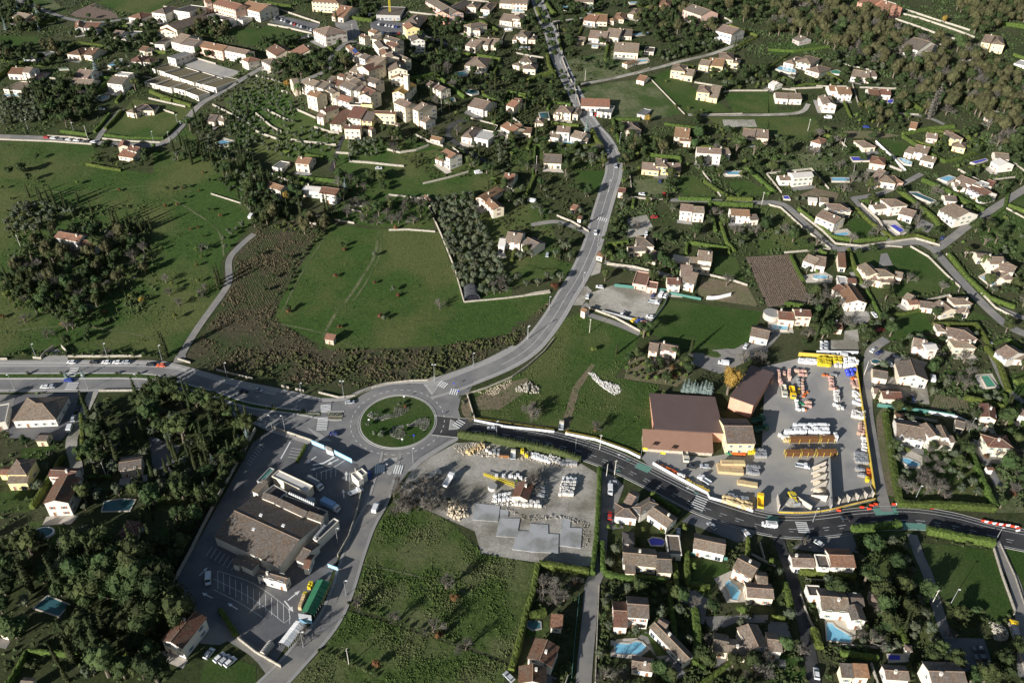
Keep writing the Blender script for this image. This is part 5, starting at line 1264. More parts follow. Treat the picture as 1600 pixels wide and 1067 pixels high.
house('small cream roadside house with rust roof',[(660,137,708,142,712,108,3.5,'g','r')])
house('pale pink garden shed on lawn',[(362,237,396,247,410,212,2.5,'g','o')],'p','shed','shed')
house('little red-roofed shed by road curve',[(405,302,432,307,436,280,2.5,'g','r')],'w','shed','shed')
house('large white duplex with tan roofs',[(1050,252,1130,260,1130,210,6,'g','t'),(1130,264,1205,267,1202,220,6,'g','t')],'w')
house('white house with orange roof and shaded annexe',[(1370,282,1490,287,1486,240,5,'g','o'),(1490,312,1545,307,1540,265,3.5,'g','b')],'w')
house('rambling grey-brown roofed house among hedges',[(730,507,840,502,860,465,3.5,'g','b'),(780,472,890,477,890,415,4,'h','b'),(840,547,900,562,905,500,3,'h','b')])
house('tiny orange-roofed gatehouse by the road',[(525,532,566,542,570,508,3,'g','o')],'c','gatehouse','gatehouse')
house('cream villa with tall tan block and arches',[(1160,562,1250,572,1250,495,7,'g','t'),(1110,597,1240,607,1240,570,4,'s','t')])
house('stacked cream houses with brown mono-pitch roofs',[(970,712,1055,717,1056,665,5,'g','r'),(1055,692,1140,712,1146,665,5,'s','t'),(1055,662,1130,667,1130,620,6,'s','t')])
house('pinkish flat-roofed store by green fence',[(752,707,840,722,850,640,3,'f','p'),(840,732,905,742,910,700,3,'f','p')],'p','store_building','store')
house('orange-roofed gate pavilion at the gravel lot',[(425,872,456,887,482,862,4,'g','o')],'c','gatehouse','gatehouse')
sp2=house('white villa with dark panel on tan roof',[(1485,1032,1602,1057,1605,985,4,'g','t')],'w')
T(1200,267)
house('white stepped house with low green annexe',[(160,47,290,37,290,0,6,'g','w'),(75,62,165,62,165,30,3.5,'g','t')],'w')
house('large cream villa with two broad tan roofs',[(295,284,415,334,497,302,6,'g','t'),(400,258,525,254,502,200,4.6,'h','t')])
house('white villa with three tan roofs and covered pool',[(668,244,778,234,772,200,4,'g','t'),(765,229,875,219,852,165,6,'h','t'),(815,269,905,294,892,240,4,'g','t')],'w')
house('long white villa with grey-tan gable by lane',[(1065,244,1170,304,1266,248,5,'g','t'),(1110,189,1185,194,1152,155,3,'g','b')],'w')
house('stepped white villa with cube tower and blue pool',[(1170,54,1270,94,1292,60,4,'g','t'),(1240,109,1345,164,1402,130,4.5,'g','r'),(1275,89,1330,109,1352,70,5.5,'f','w'),(1170,104,1240,109,1242,75,3,'g','t')],'w')
house('small rust-roofed garden house right of cube villa',[(1350,87,1400,102,1412,65,3,'g','r')],'c','garden_house')
house('tan-roofed house with dark solar collectors',[(640,47,690,62,762,8,4,'g','t'),(680,67,800,84,792,38,4,'h','t')])
house('small pink hip-roofed garage',[(795,77,850,77,842,30,3,'h','o')],'p','garage','garage')
house('white shed pair beside vegetable plot',[(255,192,310,197,302,168,2.5,'g','w'),(325,197,380,202,372,170,3,'g','t')],'w','shed','shed')
house('white villa with two stepped tan roofs and terrace pool',[(215,562,290,592,322,540,4,'g','t'),(295,592,360,602,356,530,4,'g','t')],'w')
house('narrow rust lean-to with blue awning',[(440,602,490,607,482,550,3,'s','r')],'c','outbuilding','outbuilding')
house('very large cream villa with five tan roofs',[(555,594,625,659,668,605,5,'g','t'),(640,679,710,694,702,620,4,'g','t'),(690,664,795,659,782,605,6,'h','t'),(710,699,795,699,796,660,3.5,'s','t'),(790,664,840,674,836,630,4,'g','t')])
house('grey flat-roofed annexe with small rust roof',[(440,707,500,714,520,668,3,'f','w'),(500,702,555,707,552,668,3,'g','r')],'w','outbuilding','outbuilding')
house('white house with wide orange twin-slope roof',[(490,829,622,829,548,728,5,'G','o'),(395,739,438,764,490,720,4,'g','r')],'w')
house('small cream house with orange and tan roofs',[(835,799,882,819,930,780,3.5,'g','t'),(885,839,950,834,942,795,3.5,'g','o')])
house('wide cream villa with hip tower and porch',[(1015,834,1090,889,1172,860,4,'g','t'),(1165,839,1280,834,1256,785,6,'h','t'),(1170,884,1260,889,1262,850,3.5,'s','t'),(950,854,1035,864,1032,815,3,'g','b')])
house('long cream house with rust roofs and round cistern',[(65,929,170,939,168,875,4,'g','r'),(170,909,275,914,276,862,6,'g','r')])
house('rust hip-roofed hut beside grey yard',[(390,989,470,994,470,945,3,'g','r')],'c','hut','hut')
house('white villa with big tan hip roof and arched porch',[(1170,1054,1312,1056,1292,980,5,'h','t'),(1060,1004,1120,1009,1102,960,3,'h','t'),(1120,1034,1175,1044,1172,1005,4,'h','t')],'w')
house('cream palm villa with terraces and long pool',[(1390,584,1490,586,1482,530,6,'g','t'),(1445,624,1540,639,1532,585,6,'g','t'),(1390,634,1455,669,1500,620,4,'s','t'),(1480,684,1550,679,1542,645,4,'h','t'),(1310,544,1390,549,1392,515,4,'g','t')])
T(0,534)
house('large roadside villa with wide tan hip roof',[(75,497,350,487,402,342,4,'h','t',.36)],'w')
house('flat white hangar at left frame edge',[(-60,520,35,502,52,388,4,'f','m')],'w','hangar','hangar')
house('small yellow annexe with grey roof',[(218,622,292,622,308,568,3,'g','b')],'y','annexe','annexe')
house('yellow villa with rust hip roof and porch',[(36,832,166,832,192,735,6,'h','t'),(40,887,170,884,172,846,4,'s','t'),(-10,832,40,834,50,780,3,'g','o')],'Y')
house('long cream house with rust roof end-on',[(268,1014,428,1008,472,850,7,'G','r'),(296,842,462,852,468,788,6,'g','r')],'w')
house('stone house with mottled roof among cypresses',[(740,806,884,784,938,706,4.5,'g','b')],'t')
T(0,0,1)
sm=house('large supermarket hall with wide grey-brown roof',[(333.6,838.2,436.8,886.9,502,818,5,'g','b',.22,0)],'w','supermarket','supermarket','')
R=random.Random(9)
for W_ in[(362,881,372,884,379,868,3.5,'g','b',.3,0),(374,882,394,891.5,401,876,3.6,'g','b',.3,0),(399.5,899,446,912,457,900,4.6,'g','b'),(461,874,473.5,880,494.5,848,4.2,'g','b',.3,0),(472.5,888,481.5,889,491,867,3.6,'g','r'),(488,842,495,846,524,811,4.6,'f','m',.3,0)]:
 wing(sm,W_,M['render_w'],R,'w')
T(380,690,8)
for W_ in[(385,772,757,948,800,892,6.2,'s','b',.3,0),(780,942,972,1012,987,972,6.2,'s','b',.3,0),(220,702,388,767,412,730,6.2,'s','b',.3,0),(100,618,182,652,387,540,4.2,'s','b',.1,0)]:
 wing(sm,W_,M['render_w'],R,'')
wing(sm,(420,752,985,968,1085,885,5.2,'f','k',.3,0),M['render_g'],R,'')
wing(sm,(250,652,420,752,560,640,5.3,'f','k',.3,0),M['render_g'],R,'')
house('cream flat-roofed delivery wing behind supermarket',[(356,437,792,642,872,556,4.2,'f','w',.3,0)],'c','delivery_wing','building','')
house('green tower canopy at supermarket corner',[(170,497,198,507,382,342,4.5,'f','G',.3,0)],'g','canopy','canopy','')
house('small white kiosk with red roof corner',[(1346,408,1442,505,1500,470,3.6,'f','w',.3,0),(1420,372,1490,436,1545,400,4.2,'f','m',.3,0)],'w','kiosk','kiosk','')
T(0,800)
house('white house with rust gable beside supermarket',[(1002,802,1140,856,1284,656,6,'G','r')],'w')
house('tan-roofed house at lower left edge',[(-20,747,32,762,50,710,4,'g','t')])
house('white-gabled house at bottom left corner',[(120,1082,200,1087,240,1038,4,'g','t')],'w')
house('brown hut hidden among slim cypresses',[(735,142,852,152,906,60,3,'h','r')],'t','hut','hut')
T(800,534)
wh=house('huge warehouse with mauve and terracotta roof slopes',[(815,668,1258,698,1262,614,1.8,'s','p',.42,0)],'t','warehouse','warehouse','')
R=random.Random(19)
wing(wh,(884,571,1322,598,1345,350,3.3,'b','u',.08,0),M['render_s'],R,'')
house('second warehouse with mauve roof behind golden tree',[(1352,372,1505,428,1552,165,5,'b','u',.08,0)],'s','warehouse','warehouse','')
house('yellow showroom house with grey gable in builders yard',[(1342,638,1524,640,1500,482,6,'g','b')],'y','showroom','building')
house('cream cottage with twin brown roofs by nursery',[(850,57,910,67,926,0,5,'g','t'),(905,42,1030,68,1046,22,5,'g','t')])
T(1200,534)
house('white stepped villa with pergola and tan roof',[(905,29,990,49,1032,-10,5,'g','t'),(990,54,1066,49,1052,2,6,'g','w')],'w')
house('small cream garage with brown gable by lane',[(655,222,750,238,746,175,3.5,'g','b')])
house('cream barn with large grey-brown gable roof',[(822,222,1005,244,995,148,5,'G','b')])
house('cream cottage with rust roof above teal fence',[(720,359,845,363,843,298,4,'g','r'),(664,326,722,332,722,282,3,'g','t')])
house('very long cream villa with many tan roofs',[(804,592,985,624,1006,515,4.5,'g','t'),(1005,599,1085,594,1076,510,6.5,'G','t'),(1085,602,1140,607,1132,530,6,'G','t'),(1010,643,1140,648,1140,603,3.5,'s','t'),(1140,632,1176,628,1172,565,5,'g','t')],'w')
house('small tan garage beside the very long villa',[(1168,532,1230,548,1236,490,3,'g','b')],'c','garage','garage')
house('tiny rust hip-roofed pavilion',[(805,482,860,487,856,448,3,'h','r')],'c','pavilion','pavilion')
house('cream square house with rust gable alone on lawn',[(1328,470,1430,494,1424,410,4.5,'G','r')])
house('cream house with wide rust hip roof by pergola',[(1375,658,1540,668,1532,588,5.5,'h','r')])
house('little red-roofed well house',[(1372,802,1416,802,1412,778,3,'g','r')],'w','well_house','hut')
house('tan hip-roofed villa at the top of drive',[(1165,37,1305,42,1300,-12,4,'h','t')])
house('large white villa with stepped tan gables',[(1415,62,1495,114,1588,60,5,'g','t'),(1490,109,1610,114,1610,80,3.5,'s','t')],'w')
house('white house cut by the right frame edge',[(1565,457,1640,484,1640,430,4,'g','t')],'w')
T(900,680,8)
house('cream house with three grey-brown hips by the road',[(480,1015,765,1046,800,882,4,'h','b'),(690,902,800,1002,955,802,4.6,'h','b'),(592,834,690,882,732,692,4.2,'g','t')],'w')
T(1000,680,6.667)
house('cream house with terrace and tan gable beside road',[(70,822,280,968,376,852,3.6,'g','t')],'w')
T(800,800)
house('wide cream house with grey-brown roofs above clipped hedge',[(692,328,905,348,912,235,4,'g','t'),(905,378,1003,383,1006,252,3.5,'g','b'),(705,383,772,388,776,332,3,'s','b')])
house('dark square shed behind round hedge',[(692,197,768,202,773,125,3,'h','k')],'g','shed','shed')
house('flat grey garage with cars beside it',[(975,267,1062,272,1068,150,3,'f','b')],'w','garage','garage')
house('long white roadside building with tan roof slope',[(1130,228,1330,270,1412,188,4,'g','t')],'w')
house('cream villa with angled roofs beside blue pool',[(1375,352,1500,418,1590,338,5,'g','t'),(1470,533,1640,545,1640,450,4,'g','t'),(1530,443,1600,452,1606,378,5,'g','t')])
house('white house with tall brown gable and balcony',[(720,658,858,668,859,535,6,'g','b'),(635,718,724,723,720,560,4,'g','r')],'w')
house('long diagonal house with four tan roof steps',[(855,718,1075,948,1118,878,3.6,'g','t'),(900,700,960,735,1010,700,4,'g','t')],'w')
house('low tan-roofed pool house behind kidney pool',[(745,983,885,1003,891,915,3,'g','t')],'w','pool_house')
house('small terracotta mono-pitch summer house',[(237,722,315,730,331,648,3,'s','o',.12)],'w','summer_house')
house('twin-gabled brown-roofed house with palm shadow',[(92,914,250,970,291,838,5,'G','r'),(38,1070,216,1078,252,970,5.5,'G','r')],'w')
house('rambling tan-roofed house with curved front walls',[(1255,863,1352,883,1366,772,3.6,'g','t'),(1350,893,1470,902,1482,800,3.8,'g','t'),(1470,868,1605,848,1552,700,4.6,'G','t')])
T(1200,800)
house('tall tan-roofed house at lane bend',[(0,868,92,878,86,760,4,'g','t')],'w')
house('white house with mottled orange roof and hedge',[(155,343,298,348,301,262,3.5,'g','t'),(312,348,390,353,386,272,4.6,'f','b'),(395,343,552,348,541,232,5.5,'g','o')],'w')
house('white villa with tan gables above big blue pool',[(255,524,340,528,356,462,3.6,'f','k'),(338,618,515,631,511,488,4.5,'g','t'),(515,583,606,588,606,508,4.6,'g','b'),(520,678,618,683,606,588,5,'G','b')],'w')
house('low house with brown and orange lean-to roofs',[(460,1033,540,1038,546,965,3.5,'s','b'),(540,1033,638,1038,626,965,3.5,'s','o')])
house('tan-roofed white house near bottom edge',[(738,1045,890,1055,985,968,4,'g','t')],'w')
house('tall grey-roofed house at bottom right',[(1030,1092,1256,1097,1212,938,6,'g','b')],'w')
house('small stone hut under the cedar',[(640,558,690,563,696,505,2.5,'h','t')],'t','hut','hut')
house('tiny white shed near shaded pool',[(855,863,900,873,886,830,2.5,'h','t')],'w','shed','shed')
LM.append((620,655,'round island with planted beds'))
# panels on roofs
def roof_panel(root,seq,h):
 for q in seq:
  w=[onplane(*P(q[i],q[i+1]),at(*P(q[0],q[1])).z+h+(.9 if i>3 else 0)) for i in range(0,8,2)];b=root.location;mb=MB()
  mb.hexa([(p.x-b.x,p.y-b.y,p.z-b.z) for p in w],[(p.x-b.x,p.y-b.y,p.z-b.z+.15) for p in w]);ob('solar_panel',mb.mesh('solar_panel',M['panel']),parent=root)
T(520,30,10);roof_panel(sp,[[300,495,350,545,396,515,346,455]],10.2)
# ------------------------------------------------------------ pools
T(800,0)
pool('light blue pool at the top beside the road',[0,62,60,65,75,85,0,85])
pool('long pale blue pool below three-part cream villa',[25,292,112,294,110,312,22,310])
pool('shaded deep pool at the very top',[300,40,350,42,340,78,300,72])
pool('blue farmhouse pool with paved surround',[765,380,835,376,845,390,775,402],terrace=[755,370,850,362,865,395,760,412])
pool('narrow blue pool by the forest',[750,225,850,205,855,215,770,238])
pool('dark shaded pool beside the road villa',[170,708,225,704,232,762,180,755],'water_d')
pool('pool before the stepped white villa',[315,885,415,898,410,914,312,904],terrace=[290,875,430,890,430,918,300,912])
pool('small blue pool under tan villa',[500,285,540,290,535,305,500,302])
pool('tiny blue pool at tree edge',[730,20,800,14,805,25,740,34])
T(400,0)
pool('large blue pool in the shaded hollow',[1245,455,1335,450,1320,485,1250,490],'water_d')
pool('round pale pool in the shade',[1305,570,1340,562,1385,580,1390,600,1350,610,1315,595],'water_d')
pool('light blue pool at upper villas',[1395,98,1450,92,1450,110,1400,114])
pool('small pool beside the cream house top right',[1555,183,1600,180,1600,195,1560,200])
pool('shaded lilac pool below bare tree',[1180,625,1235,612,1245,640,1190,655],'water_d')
T(0,0)
pool('bright blue pool at the left edge',[28,592,130,592,145,606,25,614])
pool('kidney pool below brown bungalow',[680,425,720,390,755,378,760,392,735,420,700,436],terrace=[670,440,710,380,765,365,770,400,730,440])
pool('dark oval pool on round lawn',[610,630,620,604,650,598,680,604,680,620,640,640],'water_d')
pool('blue pool among olives right of lane',[1352,905,1400,878,1448,900,1400,916],terrace=[1345,910,1400,862,1465,880,1450,915,1400,925])
pool('turquoise pool beside shaded trees',[370,432,420,430,430,440,375,442],'water_g')
T(1200,0)
pool('kidney-shaped pool with pale terrace',[50,440,80,420,130,425,170,450,165,478,120,472,80,455],terrace=[40,440,80,412,150,418,190,450,160,498,100,470])
pool('round green pool by white rambling villa',[385,450,430,440,460,462,440,478,400,472],'water_g')
pool('deep blue pool below salmon block',[490,80,540,65,575,100,520,112],'cover_b',terrace=[480,60,545,55,600,108,520,122])
pool('small dark blue pool near rust-roofed house',[745,628,782,624,775,655,745,655],'cover_b')
pool('long blue covered pool with lifted edge',[515,985,635,985,630,1012,530,1015],'cover_b')
pool('teardrop blue pool between white villas',[810,990,850,995,895,1025,890,1045,850,1035],terrace=None)
pool('covered grey-blue pool right side',[1265,1025,1360,995,1370,1005,1290,1035],'cover_b')
T(800,267)
pool('blue pool with white terrace at the top lawn',[1320,5,1420,8,1425,30,1350,30],terrace=[1300,0,1440,0,1440,40,1330,40])
T(1200,267)
pool('teal pool below dark hedge',[395,45,505,45,505,72,400,72])
pool('shaded deep blue pool by the lane',[95,160,125,158,135,185,100,182],'cover_b')
pool('blue pool on cream corner terrace',[400,400,490,385,508,402,430,420],terrace=[370,378,495,362,560,428,540,432,430,428])
pool('royal blue covered pool with white terrace',[760,345,795,338,848,382,820,402],'cover_b',terrace=[700,310,800,310,870,385,830,415,790,420])
pool('long grey-green lap pool behind hedge',[875,140,930,138,1045,205,1010,215],'water_d',terrace=[865,130,940,130,1055,205,1015,225])
pool('light blue pool beside stepped cube villa',[1065,55,1130,35,1168,45,1115,80],terrace=[1050,55,1130,25,1180,45,1120,92])
pool('small oval pool on stepped terrace',[280,658,330,652,372,660,365,678,310,682,285,675],terrace=[215,655,350,630,405,660,400,700,240,700])
pool('blue pool on white terrace by cistern house',[20,962,125,966,115,1000,28,998],terrace=[0,945,150,955,160,1015,0,1010])
pool('pale blue pool of the palm villa',[1325,670,1360,662,1415,715,1395,728],terrace=[1310,660,1390,620,1470,710,1400,735])
T(1200,534)
pool('blue lagoon pool below the very long villa',[835,730,870,728,945,762,940,778,880,778,845,752],terrace=[810,690,890,680,965,715,965,795,860,790,820,740])
pool('green covered pool with pink surround',[1330,215,1375,212,1420,285,1365,292],'water_g',terrace=[1290,205,1400,198,1450,290,1330,298])
pool('dark round pool by the upper lane',[645,120,670,108,700,118,705,135,670,142,650,135],'water_d')
T(800,800)
pool('big angular blue pool with pale terrace',[645,820,735,825,775,808,810,815,840,845,790,890,645,885],terrace=[615,800,690,790,780,785,870,850,800,905,740,915,615,900])
pool('kinked blue pool on sandy terrace',[1330,450,1355,425,1410,465,1425,500,1405,552,1370,545,1360,500],terrace=[1262,415,1370,365,1470,440,1475,560,1345,565])
pool('oval blue covered pool behind round shed',[855,175,880,162,930,168,955,185,940,210,870,208],'cover_b')
pool('pale rectangular splash pool by garage',[985,182,1045,186,1045,205,985,202])
pool('round grey play pool in small garden',[95,690,130,672,175,690,178,725,130,735,98,715],'water_d',rim='walk')
T(1200,800)
pool('large blue pool with curved steps',[362,692,400,695,420,720,455,740,520,775,515,815,370,800],terrace=[355,690,350,620,515,630,550,700,545,790,520,820,400,700])
pool('small navy covered pool bottom right',[750,892,825,895,825,925,755,925],'cover_b',terrace=[742,880,885,885,885,935,750,942])
T(0,800)
pool('dark teal pool in the wooded garden',[300,525,430,580,370,650,215,600],'water_d')
T(0,534)
pool('large unlit blue pool below cypresses',[655,1000,760,985,845,990,810,1055,640,1060],'water_d')  # blue pool in shade; the shade is put into its dark water colour
# water cistern, round white above-ground pool ring
def cyl_thing(name,label,cat,x,y,r,h,m,top='walk'):
 p=at(*P(x,y));a=MB();a.cyl(0,0,-.3,h,r,r,20);o=ob(name,a.mesh(name,M[m]),p);tag(o,label,cat);b=MB();b.cyl(0,0,h+.003,h+.12,r*1.02,r*.98,20);ob('lid',b.mesh('lid',M[top]),parent=o)
T(1200,267);cyl_thing('cistern','round pale concrete water cistern with flat top','cistern',18,915,4.2,2.8,'paving')
T(0,800)
pr=at(*P(277,135));mb=MB()
for i in range(28):
 a0,a1=2*math.pi*i/28,2*math.pi*(i+1)/28
 q=[(r*k*math.cos(a),r*math.sin(a)*.8) for r,k,a in((2.9,1.15,a0),(3.4,1.15,a0),(3.4,1.15,a1),(2.9,1.15,a1))];mb.hexa([(x,y,0) for x,y in q],[(x,y,1.0) for x,y in q])
o=ob('above_ground_pool',mb.mesh('above_ground_pool',M['white']),pr);tag(o,'oval above-ground pool with white rim on shaded lawn','pool');w=MB();w.cyl(0,0,.4,.75,2.9,2.9,24);ob('water',w.mesh('water',M['water_d']),parent=o,scale=(1.12,.8,1))
# ------------------------------------------------------------ village church tower cap, crane, tunnels, tents
T(560,100,10)
p=at(740,560) if False else None
T(400,0)
p=at(*P(838,95));mb=MB()
for k in range(22):
 z=k*1.3
 for a,b in((-.6,-.6),(.6,-.6),(.6,.6),(-.6,.6)):mb.box(a-.12,a+.12,b-.12,b+.12,z,z+1.3)
 mb.tube((-.6,-.6,z),(.6,-.6,z+1.3),.08,.08,4);mb.tube((.6,-.6,z),(.6,.6,z+1.3),.08,.08,4);mb.tube((-.6,.6,z),(-.6,-.6,z+1.3),.08,.08,4)
o=ob('tower_crane',mb.mesh('tower_crane',M['yellow']),p);tag(o,'yellow lattice tower crane rising above grey building shell','crane')
def tunnel(name,label,cat,x0,y0,x1,y1,x2,y2,m,h=3.4,rib='metal'):
 """front left, front right, back right ground corners"""
 A,B,C=at(*P(x0,y0)),at(*P(x1,y1)),at(*P(x2,y2));u=(B-A).to_2d();L=u.length;u.normalize();v=Vector((-u.y,u.x));D=(C-B).to_2d().dot(v);mb=MB();n=9;k=8;e=MB()
 for j in range(k):
  for i in range(n):
   a0,a1=math.pi*i/n,math.pi*(i+1)/n;q=[]
   for a,t in((a0,j/k),(a1,j/k),(a1,(j+1)/k),(a0,(j+1)/k)):p_=u*(L/2-L/2*math.cos(a))+v*D*t;q.append((p_.x,p_.y,h*math.sin(a)))
   mb.quad(*q)
  for i in range(n):
   a0,a1=math.pi*i/n,math.pi*(i+1)/n;pp=[u*(L/2-L/2*1.01*math.cos(a))+v*D*j/k for a in(a0,a1)]
   e.tube((pp[0].x,pp[0].y,h*1.015*math.sin(a0)+.02),(pp[1].x,pp[1].y,h*1.015*math.sin(a1)+.02),.06,.06,4)
 for t in(0,D):
  r=[u*(L/2-L/2*math.cos(math.pi*i/n))+v*t for i in range(n+1)];mb.poly([(p_.x,p_.y,h*math.sin(math.pi*i/n)) for i,p_ in enumerate(r)])
 o=ob(name,mb.mesh(name,M[m]),A);tag(o,label,cat);ob('hoop',e.mesh('hoop',M[rib]),parent=o);occ_poly([A.to_2d(),B.to_2d(),(B.to_2d()+v*D),(A.to_2d()+v*D)],3)
 LM.append((*P((x0+x2)/2,(y0+y2)/2),'polytunnel' if name=='polytunnel' else label)) if name=='polytunnel' else None
T(400,267)
MATS.pop('x',None);M['blacksheet']=mat('black_polythene',(.012,.013,.018),(.022,.023,.03),.6,.45)
tunnel('polytunnel','black polythene tunnel with pale hoop end at grove corner','polytunnel',1300,812,1402,805,1388,725,'blacksheet',4.2)
T(400,800)
tunnel('storage_tunnel','small cream ribbed tunnel in the car park corner','tunnel',25,888,62,905,112,830,'canopy' if False else 'paving',2.4)
def tent(name,label,x0,y0,x1,y1,x2,y2,m,h=2.6,rise=1.3,seg=6,posts='metal'):
 A,B,C=at(*P(x0,y0)),at(*P(x1,y1)),at(*P(x2,y2));u=(B-A).to_2d();L=u.length;u.normalize();v=Vector((-u.y,u.x));D=(C-B).to_2d().dot(v);mb=MB();R=random.Random(4)
 for j in range(seg):
  t0,t1=D*j/seg,D*(j+1)/seg-.04;sag=R.uniform(-.06,.06)
  for s0,s1,z0,z1 in((0,L/2,h,h+rise),(L/2,L,h+rise,h)):
   q=[u*s0+v*t0,u*s1+v*t0,u*s1+v*t1,u*s0+v*t1];Z=[z0,z1,z1+sag,z0+sag]
   mb.hexa([(p_.x,p_.y,z) for p_,z in zip(q,Z)],[(p_.x,p_.y,z+.05) for p_,z in zip(q,Z)])
 o=ob(name,mb.mesh(name,M[m]),A);tag(o,label,'tent')
 for j in range(seg+1):
  for s in(0,L):
   p_=u*s+v*D*j/seg;pm=MB();pm.cyl(0,0,-.2,h,.06,.06,5);ob('post',pm.mesh('post',M[posts]),(p_.x,p_.y,0),parent=o)
 occ_poly([A.to_2d(),B.to_2d(),B.to_2d()+v*D,A.to_2d()+v*D],3)
tent('market_tent','long green canopy tent with ridged segments by road',288,655,372,672,472,470,'canopy',2.6,1.2,9)
tent('market_tent','white ribbed tent beside the car park exit',150,842,210,870,322,735,'white',2.6,.8,10)
LM.append((495,935,'long green canopy tent'))
box_thing('market_stall','blue and white market stall under green canopy end','stall',[270,660,350,672,352,700,275,690],2.4,'bluelight','white')
T(280,800,6.154)
for i,(x,y) in enumerate(((1268,718),(1255,735),(1215,808),(1205,830),(1195,850),(1185,880),(1175,905),(1165,930))):
 stock('yellow' if i<3 else 'crates',[x,y],'beside the green canopy',jit=.1)
T(0,0,1)
def banner(x0,y0,x1,y1,label,m='bluelight',h=2.4,n=8,z0=.6,stripe='white',cat='banner'):
 a,b=at(*P(x0,y0)),at(*P(x1,y1));root=bpy.data.objects.new('banner',None);root.location=a;link(root);tag(root,label,cat);d=(b-a)/n;u=(b-a).to_2d().normalized();nn=Vector((-u.y,u.x))*.05
 for i in range(n):
  p,q=d*i+d*.03,d*(i+1)-d*.03;mb=MB();k=[(p.x-nn.x,p.y-nn.y),(q.x-nn.x,q.y-nn.y),(q.x+nn.x,q.y+nn.y),(p.x+nn.x,p.y+nn.y)]
  mb.hexa([(s,t,z0) for s,t in k],[(s,t,z0+h) for s,t in k]);ob('panel',mb.mesh('panel',M[m]),parent=root)
  pm=MB();pm.cyl(0,0,-.2,z0+h+.1,.07,.07,5);ob('post',pm.mesh('post',M['metal']),(d*i)[:],parent=root)
  if stripe:
   s2=MB();pp,qq=p+(q-p)*.2,p+(q-p)*.8;k2=[(pp.x-nn.x*1.4,pp.y-nn.y*1.4),(qq.x-nn.x*1.4,qq.y-nn.y*1.4),(qq.x+nn.x*1.4,qq.y+nn.y*1.4),(pp.x+nn.x*1.4,pp.y+nn.y*1.4)]
   s2.hexa([(s,t,z0+h*.38) for s,t in k2],[(s,t,z0+h*.62) for s,t in k2]);ob('stripe',s2.mesh('stripe',M[stripe]),parent=root)
T(380,690,8)
banner(862,42,1022,112,'pale blue banner fence left of the supermarket gate');banner(1146,168,1366,282,'pale blue banner fence right of the supermarket gate')
box_thing('gate_pier','white gate pier between two blue banners','pier',[1030,95,1110,130,1130,180,1050,150],2.2,'white','paving')
T(400,800);banner(452,348,515,372,'small blue sign board at the service gate',n=3,h=1.8)
# letter blocks standing on the supermarket's rear roof, its roof plant and skylights
T(380,690,8)
def on_root(root,name,pts,z,h,m):
 b=root.location;w=[onplane(*p,z) for p in pts];mb=MB();mb.hexa([(p.x-b.x,p.y-b.y,p.z-b.z) for p in w],[(p.x-b.x,p.y-b.y,p.z-b.z+h) for p in w]);ob(name,mb.mesh(name,M[m]),parent=root)
zs=at(433,860).z
for i in range(13):
 x,y=570+i*25,650+i*11.3;on_root(sm,'sign_block',[P(x,y+8),P(x+15,y+15),P(x+22,y),P(x+7,y-7)],zs+5.7,.9,'white')
pb=at(*P(640,625));
box_thing('shipping_container','grey-blue flat container block behind the supermarket','container',[600,650,790,735,825,690,640,610],3.0,'metal','metal')
box_thing('shipping_container','lower grey container by the delivery yard','container',[790,770,880,820,915,770,830,730],2.6,'metal','metal')
T(280,800,6.154)
for i,(x,y) in enumerate(((715,165),(785,28),(1000,128))):on_root(sm,'skylight',[P(x-18,y+8),P(x+8,y+18),P(x+20,y-4),P(x-6,y-14)],zs+(6.8 if i==0 else 8),.35,'white')
for i in range(6):x,y=1310+i*17,240-i*20;on_root(sm,'cooling_unit',[P(x-14,y+8),P(x+8,y+16),P(x+20,y),P(x,y-10)],zs+5.2,.9,'metal')
# ------------------------------------------------------------ walls, fences, hedges
T(0,0,1)
W1=dict(m='stonewall')
wall([-20,562,12,562],1.2);wall([52,560,65,561],1.2);wall([65,561,72,553,85,544],1.8,adj='curved pale gateway wall');wall([97,543,104,550,106,558],1.8,adj='curved pale gateway wall end');wall([107,558,160,558,222,557],1.2,adj='long low pale roadside wall')
wall([278,562,298,568],1.1);wall([338,579,395,593],1.1,adj='low pale wall on the verge');wall([440,604,452,607],1.1);wall([462,609,475,612],1.1)
wall([498,614,530,622,555,619,580,607,605,600,640,596,668,595,680,590],1.0,adj='curved pale wall behind the roundabout')
wall([722,619,760,607,800,590,825,572,850,550,866,530],1.0,adj='white wall with ochre top along the road');wall([730,618,742,656],1.3,adj='short white wall with ochre cap')
wall([741,658,790,668,866,676],1.2,adj='white roadside wall below ochre fence',m='white');wall([883,679,930,688,980,706,1000,716],1.2,adj='white roadside wall continuing to warehouse',m='white')
wall([1020,725,1060,748,1105,772,1108,779,1140,788,1176,800],1.3,adj='white front wall of builders yard',m='white')
wall([250,622,300,612],1) if False else None
wall([155,612,232,611],1.2,adj='low white front wall of cypress garden');wall([425,668,432,671,488,690],1.3,adj='pale car park wall with hedge')
wall([345,985,310,960,268,930],1.2) if False else None
wall([400,672,385,700,335,790,300,860,262,930],2.0,adj='long pale wall between supermarket and wooded garden')
wall([555,735,560,745,565,770,558,800,545,840,528,870],1.6,adj='pale curved wall edging the car park entrance');wall([372,998,400,1020,440,1043],1.4)
wall([670,325,690,370,710,420,725,473],1.8,adj='long white wall beside the olive grove');wall([725,473,790,467,860,458],1.0,adj='low white wall below the olive grove')
wall([330,304,384,321],.9,adj='short pale wall in the meadow')
wall([75,214,110,216,140,220],1.2);wall([0,219,80,222,150,227],1.0,adj='pale wall above the left meadow');wall([160,218,200,222,250,224,268,219],1.2,adj='pale street wall with hedge behind')
wall([900,420,960,447,980,450],1) if False else None
